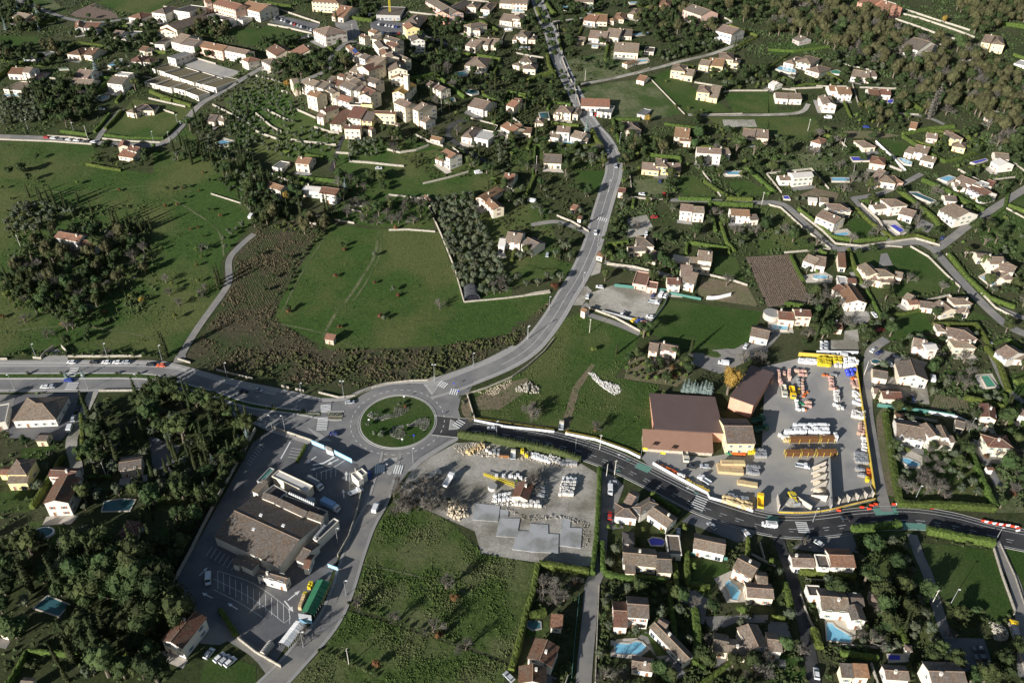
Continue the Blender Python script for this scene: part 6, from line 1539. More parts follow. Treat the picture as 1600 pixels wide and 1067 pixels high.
wall([948,414,990,419,1022,427],1.6,adj='pale wall above the stores');wall([920,482,960,497,1000,519],1.2,adj='pale wall along the sloping drive');wall([1045,459,1095,469],1.4,m='teal',adj='teal screened fence',cat='fence')
wall([960,448,1000,452,1042,456],1.8,m='teal',adj='teal screened fence above the gravel lot',cat='fence');wall([1045,460,1038,478,1015,508,985,500,940,488],1.5,m='metal',w=.12,adj='grey wire fence round gravel lot',cat='fence')
wall([1250,335,1285,362,1305,382,1345,386,1380,381,1430,374,1468,385],1.3,adj='long cream wall following the curving lane');wall([1200,321,1220,326,1255,358,1297,390,1225,396],1.2,adj='cream wall round the upper lawn')
wall([1422,386,1450,402,1478,430,1500,450,1497,456],1.1,adj='cream wall of the large lawn');wall([1375,384,1410,387],.8);wall([1478,398,1515,440,1555,482,1590,500],1.2,adj='cream wall under a long clipped hedge')
wall([1345,320,1372,345,1388,370],1.5,adj='pale wall beside narrow lane');wall([1570,325,1610,347],1.0);wall([1368,222,1392,245,1415,268],1.2,adj='bright white wall beside narrow drive',m='white')
wall([1370,635,1410,641,1445,645,1490,652],2.0,m='teal',adj='teal screened fence above very long villa',cat='fence');wall([1450,646,1495,654,1512,662],1.6,m='white',adj='white wall behind very long villa')
wall([1335,566,1348,650,1358,720,1366,775],2.2,m='ochre',adj='ochre slatted boundary fence of builders yard',cat='fence');wall([1247,556,1300,560,1338,566],2.2,m='ochre',adj='ochre fence behind yellow pallets',cat='fence')
wall([1275,552,1340,553],1.6,m='white',adj='long white wall above builders yard')
wall([741,655,800,664,866,673],.9,m='ochre',adj='ochre mesh fence on white wall',cat='fence',z0=.9);wall([884,676,930,685,980,703,1000,712],.9,m='ochre',adj='ochre mesh fence before warehouse',cat='fence')
wall([1425,840,1438,862],1) if False else None
wall([1552,858,1565,900,1585,955,1583,962],1.2,adj='pale wall of the big lawn');wall([1575,975,1590,1020,1605,1060],1.2,adj='pale wall by the yellow car');wall([1562,850,1585,900,1605,960],.7,adj='low grey wall right of the lane')
wall([1250,930,1262,965,1280,1000],1.2,adj='pale wall of the pool garden');wall([936,915,933,980,930,1067],.6,adj='low kerb wall beside the straight lane')
wall([905,930,898,1000,893,1060],1.2,m='teal',w=.12,adj='green mesh fence beside straight lane',cat='fence');wall([1078,867,1136,875],1.6,m='teal',adj='teal screened fence above small lawn',cat='fence')
wall([1200,845,1200,850],1) if False else None
wall([535,945,600,970,640,985,700,1005],.35,m='dark',w=.6,adj='dark ditch edge across rough field') if False else None
wall([860,130,868,105,875,80],1) if False else None
wall([878,92,888,118,894,130],1.4,adj='white wall right of the upper road');wall([897,135,906,165],1.4,adj='tall white wall beside the upper road');wall([870,35,874,60,880,90],1)
wall([990,116,1015,107],.8,adj='row of low white gate piers');wall([1014,122,1070,180],.9,adj='narrow stone wall dividing two lawns');wall([1130,145,1145,143,1200,143],1.1,adj='pale stone wall above the lawn')
wall([1235,140,1285,138],1.2);wall([1343,138,1400,140],1.2);wall([1090,180,1160,178],.5)
T(1200,0)
for q in([780,120,900,160,1050,215,1150,245,1270,275],[810,85,950,120,1100,170,1200,205,1290,240],[820,60,900,80,1050,130,1150,160,1260,195],[690,0,800,35],[890,235,1000,260,1140,300],[1240,380,1400,420,1520,470]):wall(q,1.4,.5,adj='long pale terrace retaining wall')
wall([600,645,640,690,700,705,830,718,940,722],1.2,adj='curved white driveway wall')
T(400,0)
for q in([75,158,200,180,350,215],[130,60,250,100,400,150],[0,480,100,500,160,520],[55,685,120,720,190,755,240,765],[0,715,30,740,100,800,160,830],[0,825,60,850,150,880],[220,880,330,895,500,912],[250,690,310,715,375,745],[160,575,215,590],[820,940,900,960,1000,945,1080,915],[590,1015,700,1022,820,1035,925,1045],[1000,850,1080,890,1170,920],[365,800,460,830,520,840],[500,960,580,965,585,1015]):wall(q,1.3,.5,adj='rough pale terrace wall')
T(0,0)
for q in([690,240,780,255,870,275],[930,620,1060,650,1160,672],[1025,695,1090,715],[1330,660,1420,705,1565,780],[1290,950,1400,975,1480,1000],[1210,365,1280,385,1350,405]):wall(q,1.2,.4,adj='pale stone garden wall')
T(400,267)
for q in([830,155,930,165,1045,180],[580,215,680,230,735,240],[580,245,660,262],[350,278,430,292],[495,310,560,322,615,332],[830,375,950,372,1120,385],[290,322,380,338],[70,10,150,45,225,75],[1045,85,1150,60,1230,40,1330,10]):wall(q,1.1,.45,adj='dry stone terrace wall')
T(800,267)
for q in([60,790,140,770,235,755],[280,285,380,325,480,385],[1140,640,1250,660,1380,690,1470,720],[1190,10,1250,90,1305,165],[740,170,850,180,940,180],[735,20,745,110],[990,575,1100,585]):wall(q,1.2,.35)
# the printed band on the wall of the sand bays: yellow, with small dark lettering nobody can read from here
bw=wall([1215,803,1252,804,1290,800,1328,791,1366,782],2.0,.34,'white','boundary_wall','printed','wall','white boundary wall with printed yellow band round the sand bays')
LB=smooth_line([(1215,803),(1252,804),(1290,800),(1328,791),(1366,782)]);slab_line('yellow_band',LB,-.225,-.175,'ochre',.9,1.75,bw)
mb=MB();NB=normals2(LB)
for c0 in(.18,.52,.78):
 for k in range(9):
  i=int(c0*len(LB))+k//3;p=LB[min(i,len(LB)-2)].lerp(LB[min(i+1,len(LB)-1)],(k%3)/3+.05);q=p+(LB[min(i+1,len(LB)-1)]-LB[min(i,len(LB)-2)])*.22;n_=NB[min(i,len(LB)-1)]
  mb.hexa([(v.x,v.y,hgt(v.x,v.y)+1.12) for v in(p-n_*.25,q-n_*.25,q-n_*.228,p-n_*.228)],[(v.x,v.y,hgt(v.x,v.y)+1.5) for v in(p-n_*.25,q-n_*.25,q-n_*.228,p-n_*.228)])
ob('lettering',mb.mesh('lettering',M['rust']),parent=bw)
# hedges
T(0,0,1)
hedge([716,682,760,688,810,698,860,708,906,722],3.0,2.4,'','tall ragged evergreen hedge between the road and contractor yard',None,LEAF['pine']);tree_line('cypress_tree',[714,682,760,688,810,698,860,708,908,724],46,.46,.35,'short dark cypress grown through the ragged roadside hedge','cypresses in the ragged hedge')
hedge([1382,650,1390,700,1398,750,1405,790,1480,792,1553,797],2.4,2.6);hedge([1513,700,1530,745,1553,795],2.2,2.2)
hedge([1330,830,1370,826,1405,822],2.6,2.6);hedge([1447,831,1500,842,1552,852],2.6,2.8,'thick clipped roadside hedge')
hedge([937,735,935,780,932,840,925,900],2.6,1.8,'ivy-covered hedge');hedge([942,895,960,903,990,905,1040,908],2.0,2.0);hedge([940,850,942,893],2.0,2.0)
hedge([840,885,833,930,822,960,808,1020,798,1050],2.2,2.0,'long dark hedge of rough field');hedge([842,884,880,890,920,897],2.4,2.4)
hedge([1072,865,1073,890,1075,915,1108,921],2.2,2.0);hedge([1247,893,1280,898,1335,902],2.6,2.8,'bulging bright clipped hedge');hedge([1225,915,1235,950],2.2,2.2);hedge([1270,985,1280,1015],2.2,2.4)
hedge([1312,1022,1370,1030],2.0,1.6);hedge([1375,920,1395,960,1412,1010],2.4,2.4,'tall conifer hedge');hedge([1085,955,1090,1000,1085,1040],2.4,2.6)
hedge([930,180] and[925,205,933,222,945,245],2.4,2.0);hedge([850,228,900,232,940,232,925,210],2.6,2.8,'very tall clipped hedge');hedge([842,22,848,40,852,0],2.2,2) if False else None
hedge([838,15,845,30,850,38],2.2,2.0);hedge([855,88,858,105,866,122],2.4,2.4);hedge([825,128,845,120,868,115],2.2,2.2);hedge([873,62,877,80],2,1.5);hedge([852,5,862,20,868,25],2.4,2.4)
hedge([1247,328,1275,350,1300,372,1340,378,1385,374],1.8,1.8);hedge([1337,328,1360,350,1395,375,1430,370,1460,380],1.8,1.6)
hedge([1402,298,1430,320,1460,345,1472,362,1470,355],2.4,2.4);hedge([1440,283,1480,300,1510,318,1538,330],2.2,2.4);hedge([1400,298,1440,280,1500,300],1.8,1.8) if False else None
hedge([1482,400,1510,435,1545,468,1585,482],2.0,2.0,'long clipped cream-walled hedge');hedge([1545,345,1570,325,1575,300],1.8,1.8);hedge([1575,322,1620,340],1.8,1.8)
hedge([1490,350,1520,335,1545,318],1.4,1.2) if False else None
hedge([1235,402,1248,430,1255,440],1.8,1.5);hedge([1325,392,1335,420,1345,445],2.0,1.8);hedge([1385,495,1420,490,1445,485],1.6,1.4);hedge([1480,545,1495,570,1520,610,1560,600],2.0,1.8) if False else None
hedge([1540,545,1560,570,1570,600,1575,615],2.2,2.4);hedge([1585,600,1620,588],2.2,2.4);hedge([1567,620,1575,650,1582,680],2.2,2.4);hedge([1590,635,1600,670],2.0,2.0)
hedge([1100,285,1125,302,1145,312],2.0,2.0);hedge([1170,268,1190,285,1210,302],2.0,2.2);hedge([1135,313,1175,314],2.2,2.0);hedge([1060,313,1110,314],2.0,1.8);hedge([1125,350,1135,380,1148,395],1.8,1.6)
hedge([1240,205,1260,240,1275,260],1.6,1.4) if False else None
hedge([1410,215,1440,235,1475,255,1500,250,1535,235,1510,215,1535,228],2.2,2.0);hedge([1410,212,1450,203,1490,200],2.2,2.0);hedge([1290,118,1320,128,1300,130],1.8,1.8) if False else None
hedge([1240,136,1280,132,1310,130],1.6,1.4);hedge([1272,103,1300,120,1315,130],1.8,1.6);hedge([1355,150,1352,165,1362,172],2.4,2.4,'curved bright clipped hedge');hedge([1420,160,1440,175],2.2,2.2)
hedge([1200,80,1240,82,1295,75],1.8,1.8);hedge([1515,80,1560,100,1605,118],3.0,2.6,'tall dark hedge');hedge([1565,40,1610,46],3,2.5)
hedge([235,145,260,155,300,168],2.0,2.0);hedge([172,180,160,195,148,208],1.8,1.6);hedge([190,175,178,190,165,203],1.8,1.8);hedge([163,213,200,217,255,218,270,205,280,195],1.6,1.2)
hedge([95,207,120,210,137,212],1.6,1.6);hedge([0,95,30,100,70,104],2.0,1.8);hedge([135,258,165,264,190,268],1.6,1.4);hedge([190,150,182,162],1.8,1.8)
hedge([128,650,131,700,124,720],2,1.6);hedge([800,335,815,328],1) if False else None
hedge([345,955,358,975,370,995],1.8,1.6,'small bright hedge');hedge([548,30,580,35,595,25],2.4,2.0)
hedge([1320,0,1400,0],1) if False else None
for q in([826,965,842,962,852,958],):hedge(q,2.2,2.6,'clipped block hedge')
hedge([1170,958,1195,958,1210,960],2,2) if False else None
hedge([420,680,410,700,404,712],1.2,1.0) if False else None
T(800,0);hedge([960,560,1090,560,1200,600],1) if False else None
T(380,690,8);hedge([670,265,740,150,780,60],1.3,1.1,'low car park hedge')
gardens()
# ------------------------------------------------------------ street lamps and poles
T(0,0,1)
lamps([57.4,560.4,168.4,559.5,253.3,562.6,355,590,472,622],'on the north verge',arm=.6,rz=.2)
lamps([23,609,138,609,219,608,322,628,445.5,673,426,672],'along the garden side',arm=.6,rz=3.1)
lamps([537.5,622.5,679,596.5],'behind the roundabout',10,.7,True);lamps([739.5,573,645.6,722.5,776,680,899,702,825,530],'at the northern road',8,.5)
lamps([869,70,876,100,886,122,899,157],'left of the upper road',7.5,.4);lamps([908,225,951,300,934,385,911,445,858,483,824,530,968,225],'beside the curving road',7.5,.4)
lamps([1514,674,1486,942,1555,845,1270,815,1400,700,1430,780],'in the right half',7.5,.4);lamps([541,930,474,1010,528,848],'beside the supermarket road',8,.8);lamps([278,196,240,222,116,208,265,223,44,203],'on the village road',7,.4)
poles([545.2,1037,167,746,137,216,1503,500,1262,205,33,388,551,55,690,175,1316,235,838,263,1350,586,921,520,1190,320,947,748,937,702,960,742,1455,945,914,127,1345,30,88,152],8.5)
# ------------------------------------------------------------ vehicles
T(120,530,8.889)
for x,y,c,d in((-65,335,'white','first'),(250,330,'black','second'),(415,335,'white','third'),(565,335,'white','fourth'),(690,333,'silver','fifth'),(1035,362,'black','sixth'),(1175,378,'orange','seventh')):
 vehicle('car',c,x,y,x-60,y,f'{c} car parked {d} along the north side of dual carriageway','cars parked beside the dual carriageway')
T(0,534)
vehicle('car','blue',432,247,380,247,'bright blue car driving past the zebra crossing');vehicle('car','white',285,288,240,288,'white car stopped by the roadside villa, leftmost');vehicle('car','silver',320,286,280,286,'silver car stopped right of white one by roadside villa')
vehicle('van','white',440,545,455,500,'white van parked on the gravel lane');vehicle('car','silver',462,485,475,440,'silver car parked above white van on gravel lane');vehicle('car','black',490,425,500,390,'black car parked at gravel lane top');vehicle('car','silver',985,628,940,605,'silver car parked beside stone cypress house');vehicle('car','white',485,818,492,790,'white car behind the long cream end-on house')
T(280,560,5.714)
vehicle('car','black',580,305,640,320,'black car driving in the tree shadow');vehicle('car','silver',708,292,760,305,'silver car driving before the roundabout');vehicle('car','silver',1525,400,1580,395,'silver car entering the roundabout');vehicle('car','darkblue',1385,680,1330,672,'dark blue car leaving the roundabout')
T(400,534)
vehicle('van','white',750,1045,770,1000,'white van on the road below the roundabout');vehicle('pickup','white',625,945,660,930,'white pickup parked at the car park kerb');vehicle('box_truck','grey',370,905,410,930,'dark box truck backed against the delivery wing');vehicle('box_truck','lightblue',470,1040,520,1065,'pale blue box truck in the shaded yard')
vehicle('truck','grey',1105,842,1140,830,'grey tipper truck in the contractor yard');vehicle('truck','white',1205,880,1225,850,'white tipper truck with open bed in contractor yard');vehicle('car','white',1475,550,1430,547,'white car driving on new dark road');vehicle('car','blue',710,838,712,800,'dark blue car parked beside the kiosk')
T(280,800,6.154);vehicle('van','white',285,655,282,720,'white van alone in the shaded car park')
T(0,800);
for x,c,d in((1375,'white','leftmost'),(1410,'silver','middle'),(1442,'white','rightmost')):vehicle('car',c,x,915+(x-1375)*.42,x+35,885+(x-1375)*.42,f'{c} car, {d} of three parked on dark lawn')
vehicle('car','white',1310,890,1330,865,'white car alone by the dark hedge')
T(800,534)
vehicle('pickup','beige',308,530,312,495,'pale pickup parked on the dirt track');vehicle('truck','cream',1080,722,1086,760,'cream lorry under the warehouse canopy');vehicle('car','black',1120,785,1085,780,'black car parked in front of warehouse');vehicle('car','silver',1205,785,1165,782,'silver car parked right of black one at warehouse');vehicle('pickup','white',1200,872,1165,850,'white pickup parked near roadside pallets');vehicle('car','silver',632,888,600,885,'silver car on forecourt by dark hedge');vehicle('van','white',612,935,612,975,'white van parked in front of hedge forecourt');vehicle('van','white',1320,140,1290,135,'white van on the nursery lane');vehicle('car','white',1460,32,1475,5,'white car at the upper nursery lane')
vehicle('truck','yellow',1548,1010,1548,950,'yellow tipper body standing by the yard gate');vehicle('truck','green',1530,500,1560,490,'dark green lorry beside yellow showroom');vehicle('truck','green',1550,556,1580,550,'second dark green lorry beside yellow showroom')
T(1200,534)
vehicle('truck','cream',95,320,102,365,'cream lorry parked before brick pallets');vehicle('truck','yellow',148,330,155,370,'yellow lorry parked right of cream lorry');vehicle('pickup','white',212,785,255,792,'white pickup with open bed in sunny yard')
for x,y,c,d in((350,12,'white','top'),(350,32,'silver','middle'),(350,52,'white','lower')):vehicle('car',c,x,y,x-40,y-4,f'{c} car, {d} of three parked on gravel court')
vehicle('car','silver',395,88,350,82,'silver car parked behind ochre fence');vehicle('van','white',460,95,420,88,'white van parked behind ochre fence');vehicle('car','white',655,58,675,40,'white car at the lane junction');vehicle('car','darkblue',690,75,715,62,'dark blue car behind white car at lane junction');vehicle('car','silver',760,145,740,120,'silver car beside dark round pool');vehicle('car','black',790,98,750,92,'black car in the shaded lane end');vehicle('van','white',1025,235,1020,205,'white van right of cream barn');vehicle('car','darkblue',898,352,895,320,'dark blue car beside cream rust-roofed cottage');vehicle('car','white',1388,22,1400,5,'white car on the drive of white stepped villa')
T(800,267)
vehicle('pickup','white',885,828,925,835,'white flatbed pickup on gravel lot');vehicle('van','white',932,778,945,755,'white van parked at gravel lot corner');vehicle('car','white',958,785,968,765,'white car right of van on gravel lot');vehicle('car','white',688,900,700,880,'white car in front of gravel lot fence');vehicle('car','black',712,905,730,885,'black car beside white car on gravel lot');vehicle('car','white',862,918,830,912,'white car alone at gravel lot side');vehicle('car','yellow',765,938,790,925,'yellow car in the colourful parked group');vehicle('car','blue',795,942,820,930,'blue car in the colourful parked group');vehicle('car','red',822,955,850,942,'red car in the colourful parked group');vehicle('car','darkblue',885,780,900,760,'dark blue car left of gravel lot van')
vehicle('car','white',548,732,520,728,'white car beside round oak at the lot entry');vehicle('car','white',472,790,478,765,'white car waiting at the gravel verge');vehicle('car','white',521,392,524,430,'white car driving down the curving road');vehicle('car','white',838,395,842,365,'white car on pale gravel drive');vehicle('car','red',888,295,920,292,'red car on lawn above gravel drive');vehicle('van','white',122,195,90,188,'white van among shaded olive trees');vehicle('car','silver',220,530,224,505,'silver car below the white bay villa');vehicle('car','darkblue',925,70,928,50,'dark blue car on the play lawn');vehicle('car','red',950,152,945,130,'red car at the play lawn gate');vehicle('car','white',812,152,790,148,'white car below the play lawn');vehicle('car','black',1055,605,1060,580,'black car on the cream villa drive')
T(800,0)
vehicle('car','white',597,955,606,985,'white car coming down the upper road');vehicle('car','silver',648,1045,655,1067,'silver car following on the upper road');vehicle('van','white',493,720,490,690,'white van parked in workshop yard');vehicle('car','red',520,722,518,700,'red car parked beside workshop van')
T(0,0)
for i,(x,y,c) in enumerate(((292,866,'red'),(335,870,'white'),(385,876,'grey'),(430,880,'white'),(480,884,'white'),(545,890,'black'),(585,894,'white'))):
 vehicle('car',c,x,y,x-40,y-4,f"{c} car, {['first','second','third','fourth','fifth','sixth','seventh'][i]} from the left above the left meadow",'cars parked above the left meadow')
vehicle('car','white',638,690,660,690,'white car under the villa hedge');vehicle('car','white',1130,772,1140,755,'white car beside the big cedar')
T(400,0)
car_row(['grey','black','white','silver','black','white','red','silver','white','black','grey','white'],120,118,345,192,8,-14,'in the school parking row')
car_row(['white','silver','black','white','grey','black','white'],205,262,330,232,10,-14,'beside the village green')
car_row(['white','black','white','silver','white','blue'],770,158,880,175,10,-12,'in the upper square');car_row(['darkblue','silver','darkblue','red','white'],795,212,925,215,6,-14,'in the lower square');car_row(['white','silver','black','white'],640,105,710,98,4,-14,'along the square hedge')
vehicle('car','white',768,1058,800,1056,'white car alone on the sloping meadow')
T(1200,0);vehicle('car','blue',612,800,640,800,'blue car on the dirt yard');vehicle('van','white',372,742,345,740,'white van beside the grey stores')
T(400,267);vehicle('van','white',1390,18,1420,12,'white van on the sloping grass');T(0,267);vehicle('van','white',1572,290,1585,270,'white van at the end of the field lane');vehicle('car','white',1580,318,1592,300,'white car behind van at field lane')
T(1200,267);vehicle('car','darkblue',1088,425,1100,410,'dark blue car at the lane fork');vehicle('car','white',662,905,650,890,'white car at the grey paved yard');vehicle('car','red',700,998,730,992,'dark red car by the green fence')
T(1000,680,6.667);vehicle('van','white',1335,948,1290,940,'white van driving past the yard gate');vehicle('car','silver',745,955,720,930,'silver car parked before long white building');vehicle('car','white',1105,1035,1085,1010,'white car parked at forecourt corner');vehicle('car','silver',395,1020,395,990,'silver car beside the bright bush')
T(1200,800);vehicle('car','black',480,48,520,45,'black car on the new road');vehicle('van','white',12,90,-20,88,'white car van crossing the right bend');vehicle('car','black',255,170,225,155,'black car on mottled-roof house forecourt');vehicle('car','white',310,200,285,185,'white car on mottled-roof house forecourt');vehicle('pickup','yellow',1535,728,1525,690,'yellow pickup driving along the right lane');vehicle('car','white',1370,975,1330,972,'white car, lowest in the shaded car park');vehicle('car','grey',1325,915,1290,912,'grey car, middle in the shaded car park');vehicle('car','grey',1312,862,1280,858,'grey car, topmost in the shaded car park');vehicle('car','white',300,1015,296,980,'white car in the dark lane at the bottom')
T(400,800);vehicle('car','silver',1580,1035,1560,1015,'silver car under the hedge at bottom edge');T(800,800);vehicle('car','red',610,30,612,10,'red car by the dark driveway')
# ------------------------------------------------------------ builders' merchant stock
T(1200,534,8)
stock_grid('bags',395,235,455,240,3,395,268,3,'at the ochre fence');stock_grid('bags',480,240,590,248,5,480,275,3,'at the ochre fence');stock_grid('yellow',625,235,770,250,7,625,300,4,'against the ochre fence');stock_grid('yellow',815,245,880,255,3,825,275,2,'right of the big yellow block')
stock_grid('bags_tall',950,255,1050,262,3,950,320,3,'in the far corner');stock_grid('blocks',870,290,920,295,2,850,320,2,'in the far corner');stock('bags_tall',[1090,290,1092,320],'in the far corner')
for c0,x0,y0,x1,y1,n in(('bricks_tall',30,410,45,530,5),('bricks_tall',115,400,150,545,6),('bricks_tall',255,390,262,480,4),('bricks',0,400,0,440,2),('bricks',190,400,200,430,2),('bricks',345,380,460,390,5),('bricks',380,420,465,430,4),('grey',370,480,385,560,3),('bricks',425,500,430,640,5),('roofing',375,600,380,640,2),('orange',440,690,480,640,3),('green',395,770,425,790,2),('bags',350,750,355,850,4),('bags',385,860,430,860,2),('bricks',455,770,520,780,4),('bricks',460,810,520,820,3),('orange',465,860,465,862,1)):
 stock_grid(c0,x0,y0,x1,y1,n,x0,y0,1,'in the left row of the brick yard')
for c0,x0,y0,x1,y1,n in(('orange',690,430,730,430,2),('grey',780,420,830,430,3),('bricks',770,460,780,600,5),('bricks',800,470,810,600,5),('orange',850,600,855,605,1),('blocks',830,640,845,760,5),('blocks',865,640,870,740,4),('bags',830,800,920,840,4),('blocks',870,830,875,850,2)):
 stock_grid(c0,x0,y0,x1,y1,n,x0,y0,1,'in the middle row of the brick yard')
for c0,x0,y0,x1,y1,n in(('orange',1040,470,1110,460,3),('bricks',1050,530,1070,580,3),('bricks',1095,490,1125,600,5),('blocks',1070,640,1140,690,5),('blocks',1060,680,1100,700,3),('bags',1060,770,1150,800,5),('bags',1100,740,1150,750,3)):
 stock_grid(c0,x0,y0,x1,y1,n,x0,y0,1,'along the right fence')
T(1200,640,8)
stock_grid('blocks',1060,40,1180,60,5,1060,100,3,'along the right fence');stock_grid('bricks',1150,190,1200,195,2,1130,310,5,'along the right fence');stock_grid('bags',1185,370,1215,380,2,1185,520,5,'lower along the right fence');stock_grid('grey',1090,560,1220,580,6,1095,660,4,'in the dark racked block');stock_grid('orange',1240,760,1270,770,2,1245,840,3,'lower along the right fence');stock('yellow',[1228,880,1230,905],'near the fence end')
stock_grid('grey',1110,760,1180,770,3,1130,830,2,'in the dark racked block')
for i in range(16):
 x=215+i*37 if i<8 else 545+(i-8)*32;stock('bags_tall',[x-30 if i>0 else x,330-(i%3)*4],'in the long white block row',jit=.1)
stock_grid('bags_tall',300,290,490,292,6,320,240,2,'in the long white block row',jit=.1);stock_grid('bags_tall',550,290,720,292,6,560,240,2,'in the long white block row',jit=.1)
stock_grid('blocks',140,340,220,345,3,180,370,2,'left of the long white row');stock('bags_tall',[830,385,830,350],'right of the long white row');stock('crates',[205,400,235,398],'left of the long white row')
def rack(x0,y0,x1,y1,label,bays=3):
 a,b=at(*P(x0,y0)),at(*P(x1,y1));d=b-a;L=d.length;rz=math.atan2(d.y,d.x);root=bpy.data.objects.new('steel_rack',None);root.location=a+Vector((0,0,.13));root.rotation_euler=(0,0,rz);link(root);tag(root,label,'rack')
 for i in range(bays+1):
  mb=MB();x=L*i/bays
  for y in(-1.2,1.2):mb.box(x-.08,x+.08,y-.08,y+.08,0,2.6)
  for z in(.5,1.5,2.4):mb.box(x-.06,x+.06,-1.12,1.12,z,z+.1)
  ob('upright',mb.mesh('upright',M['ochre']),parent=root)
 R=random.Random(int(x0))
 for z in(.62,1.62,2.52):
  mb=MB()
  for k in range(9):
   y=-1.0+k*.25;s=R.uniform(0,.5);mb.box(s,L-R.uniform(0,.5),y-.1,y+.1,z,z+.18)
  ob('steel_bars',mb.mesh('steel_bars',M['rust']),parent=root)['kind']='stuff'
rack(255,408,620,404,'rusty steel bar rack behind white blocks');rack(645,400,815,398,'short rusty rack right of behind-blocks rack',2);rack(205,575,385,578,'left rusty steel rack in front row',2);rack(405,570,560,572,'middle rusty steel rack in front row',2);rack(595,572,840,570,'right rusty steel rack with pipes in front row',3)
# sand bays: sloping concrete bay walls with heaps
T(1200,534)
def fin(x0,y0,x1,y1,h0,h1,label,m='paving',w=.35):
 a,b=at(*P(x0,y0)),at(*P(x1,y1));d=(b-a);u=d.to_2d().normalized();n=Vector((-u.y,u.x))*w/2;mb=MB()
 k=[(-n.x,-n.y),(d.x-n.x,d.y-n.y),(d.x+n.x,d.y+n.y),(n.x,n.y)];mb.hexa([(s,t,-.3) for s,t in k],[(s,t,z) for(s,t),z in zip(k,(h0,h1,h1,h0))]);o=ob('bay_wall',mb.mesh('bay_wall',M[m]),a);tag(o,label,'bay wall','concrete walls between the sand bays')
for i,(x0,y0,x1,y1) in enumerate(((352,770,275,778),(354,800,270,812),(356,845,268,862),(358,890,268,915),(362,985,268,950))):fin(x0,y0+15,x1,y1+15,3.6,1.0,f"{['first','second','third','fourth','fifth'][i]} concrete wall from the top of left sand bays")
for i,(x0,y0,x1,y1) in enumerate(((440,1020,428,965),(500,1008,483,948),(555,998,538,940),(608,988,590,925),(650,980,640,905))):fin(x0,y0,x1,y1,3.6,.8,f"{['first','second','third','fourth','fifth'][i]} concrete wall from the left of lower sand bays")
fin(62,1060,55,975,4,2.6,'tall white wall at the yard gate');fin(265,1060,165,960,3.2,.8,'diagonal concrete wall before the loader')
wall([372,762,385,1058],3.8,.5,m='walk',adj='long concrete wall behind the sand bays',cat='wall')
def heap(x,y,r,h,label,m='sand'):
 p=at(*P(x,y));R=random.Random(int(x));V=[(0,0,h)];F=[];n=14
 for j,(rr,zz) in enumerate(((.35,.72),(.7,.33),(1,-.15))):
  for i in range(n):a=2*math.pi*i/n;q=r*rr*R.uniform(.85,1.12);V.append((q*math.cos(a),q*math.sin(a),h*zz*R.uniform(.85,1.1)))
 for i in range(n):
  F.append((0,1+i,1+(i+1)%n))
  for j in range(2):F.append((1+j*n+i,1+(j+1)*n+i,1+(j+1)*n+(i+1)%n,1+j*n+(i+1)%n))
 o=ob('sand_heap',mesh('sand_heap',V,F,M[m]),p);tag(o,label,'heap')
for i,(x,y) in enumerate(((318,800),(318,840),(318,885),(322,935))):heap(x,y,3.0,1.6,f"{['topmost','second','third','lowest'][i]} pale sand heap in the left bays")
for i,(x,y) in enumerate(((468,985),(522,978),(575,970),(628,960))):heap(x,y,2.6,1.2,f"{['first','second','third','fourth'][i]} dark gravel heap in the lower bays",'gravel')
heap(150,1000,4,1.8,'wide gravel heap beside the yellow loader','gravel')
def loader(x,y,x2,y2,label,m='yellow'):
 p,q=at(*P(x,y)),at(*P(x2,y2));d=q-p;root=bpy.data.objects.new('wheel_loader',None);root.location=p+Vector((0,0,.13));root.rotation_euler=(0,0,math.atan2(-d.x,d.y));link(root);tag(root,label,'loader')
 a=MB();a.box(-1,1,-2.6,.6,.8,1.9);a.box(-.7,.7,.7,1.8,.8,1.4);ob('chassis',a.mesh('chassis',M[m]),parent=root)
 a=MB();a.box(-.8,.8,-.9,.6,1.9,3.0);ob('cab',a.mesh('cab',M['glass']),parent=root);a=MB();a.box(-.85,.85,-1,.65,3.0,3.12);ob('cab_roof',a.mesh('cab_roof',M[m]),parent=root)
 a=MB();a.tube((-.6,1.2,1.4),(-.6,3.2,.8),.14,.12);a.tube((.6,1.2,1.4),(.6,3.2,.8),.14,.12);ob('lift_arm',a.mesh('lift_arm',M[m]),parent=root)
 a=MB();a.hexa([(-1.4,3.1,.2),(1.4,3.1,.2),(1.4,4.1,.2),(-1.4,4.1,.2)],[(-1.4,3.0,1.2),(1.4,3.0,1.2),(1.4,3.3,1.2),(-1.4,3.3,1.2)]);ob('bucket',a.mesh('bucket',M['metal']),parent=root)
 for s in(-1,1):
  for t in(-1.8,1.3):ob('wheel',wheel_mesh(.7),(s*1.05,t,.7),0,root)
loader(152,985,175,1020,'yellow wheel loader at the gravel heap')
for i,(x,y) in enumerate(((490,195),(515,190),(540,188),(498,215),(522,210))):
 p=at(*P(x,y));V=[(v.x*1.15,v.y*1.15,v.z*1.1+1.2) for v in ico(2)[0]];o=ob('storage_tank',mesh('storage_tank',V,ico(2)[1],M['blue'],smooth=True),p);tag(o,'round bright blue tank at the right yard fence','tank','round blue tanks')
 c=MB();c.cyl(0,0,2.2,2.45,.4,.35,10);ob('lid',c.mesh('lid',M['blue']),parent=o)
T(1000,680,6.667)
stock_grid('timber',850,340,1060,345,9,850,390,2,'before the yellow showroom',rz=1.5,jit=.1) if False else None
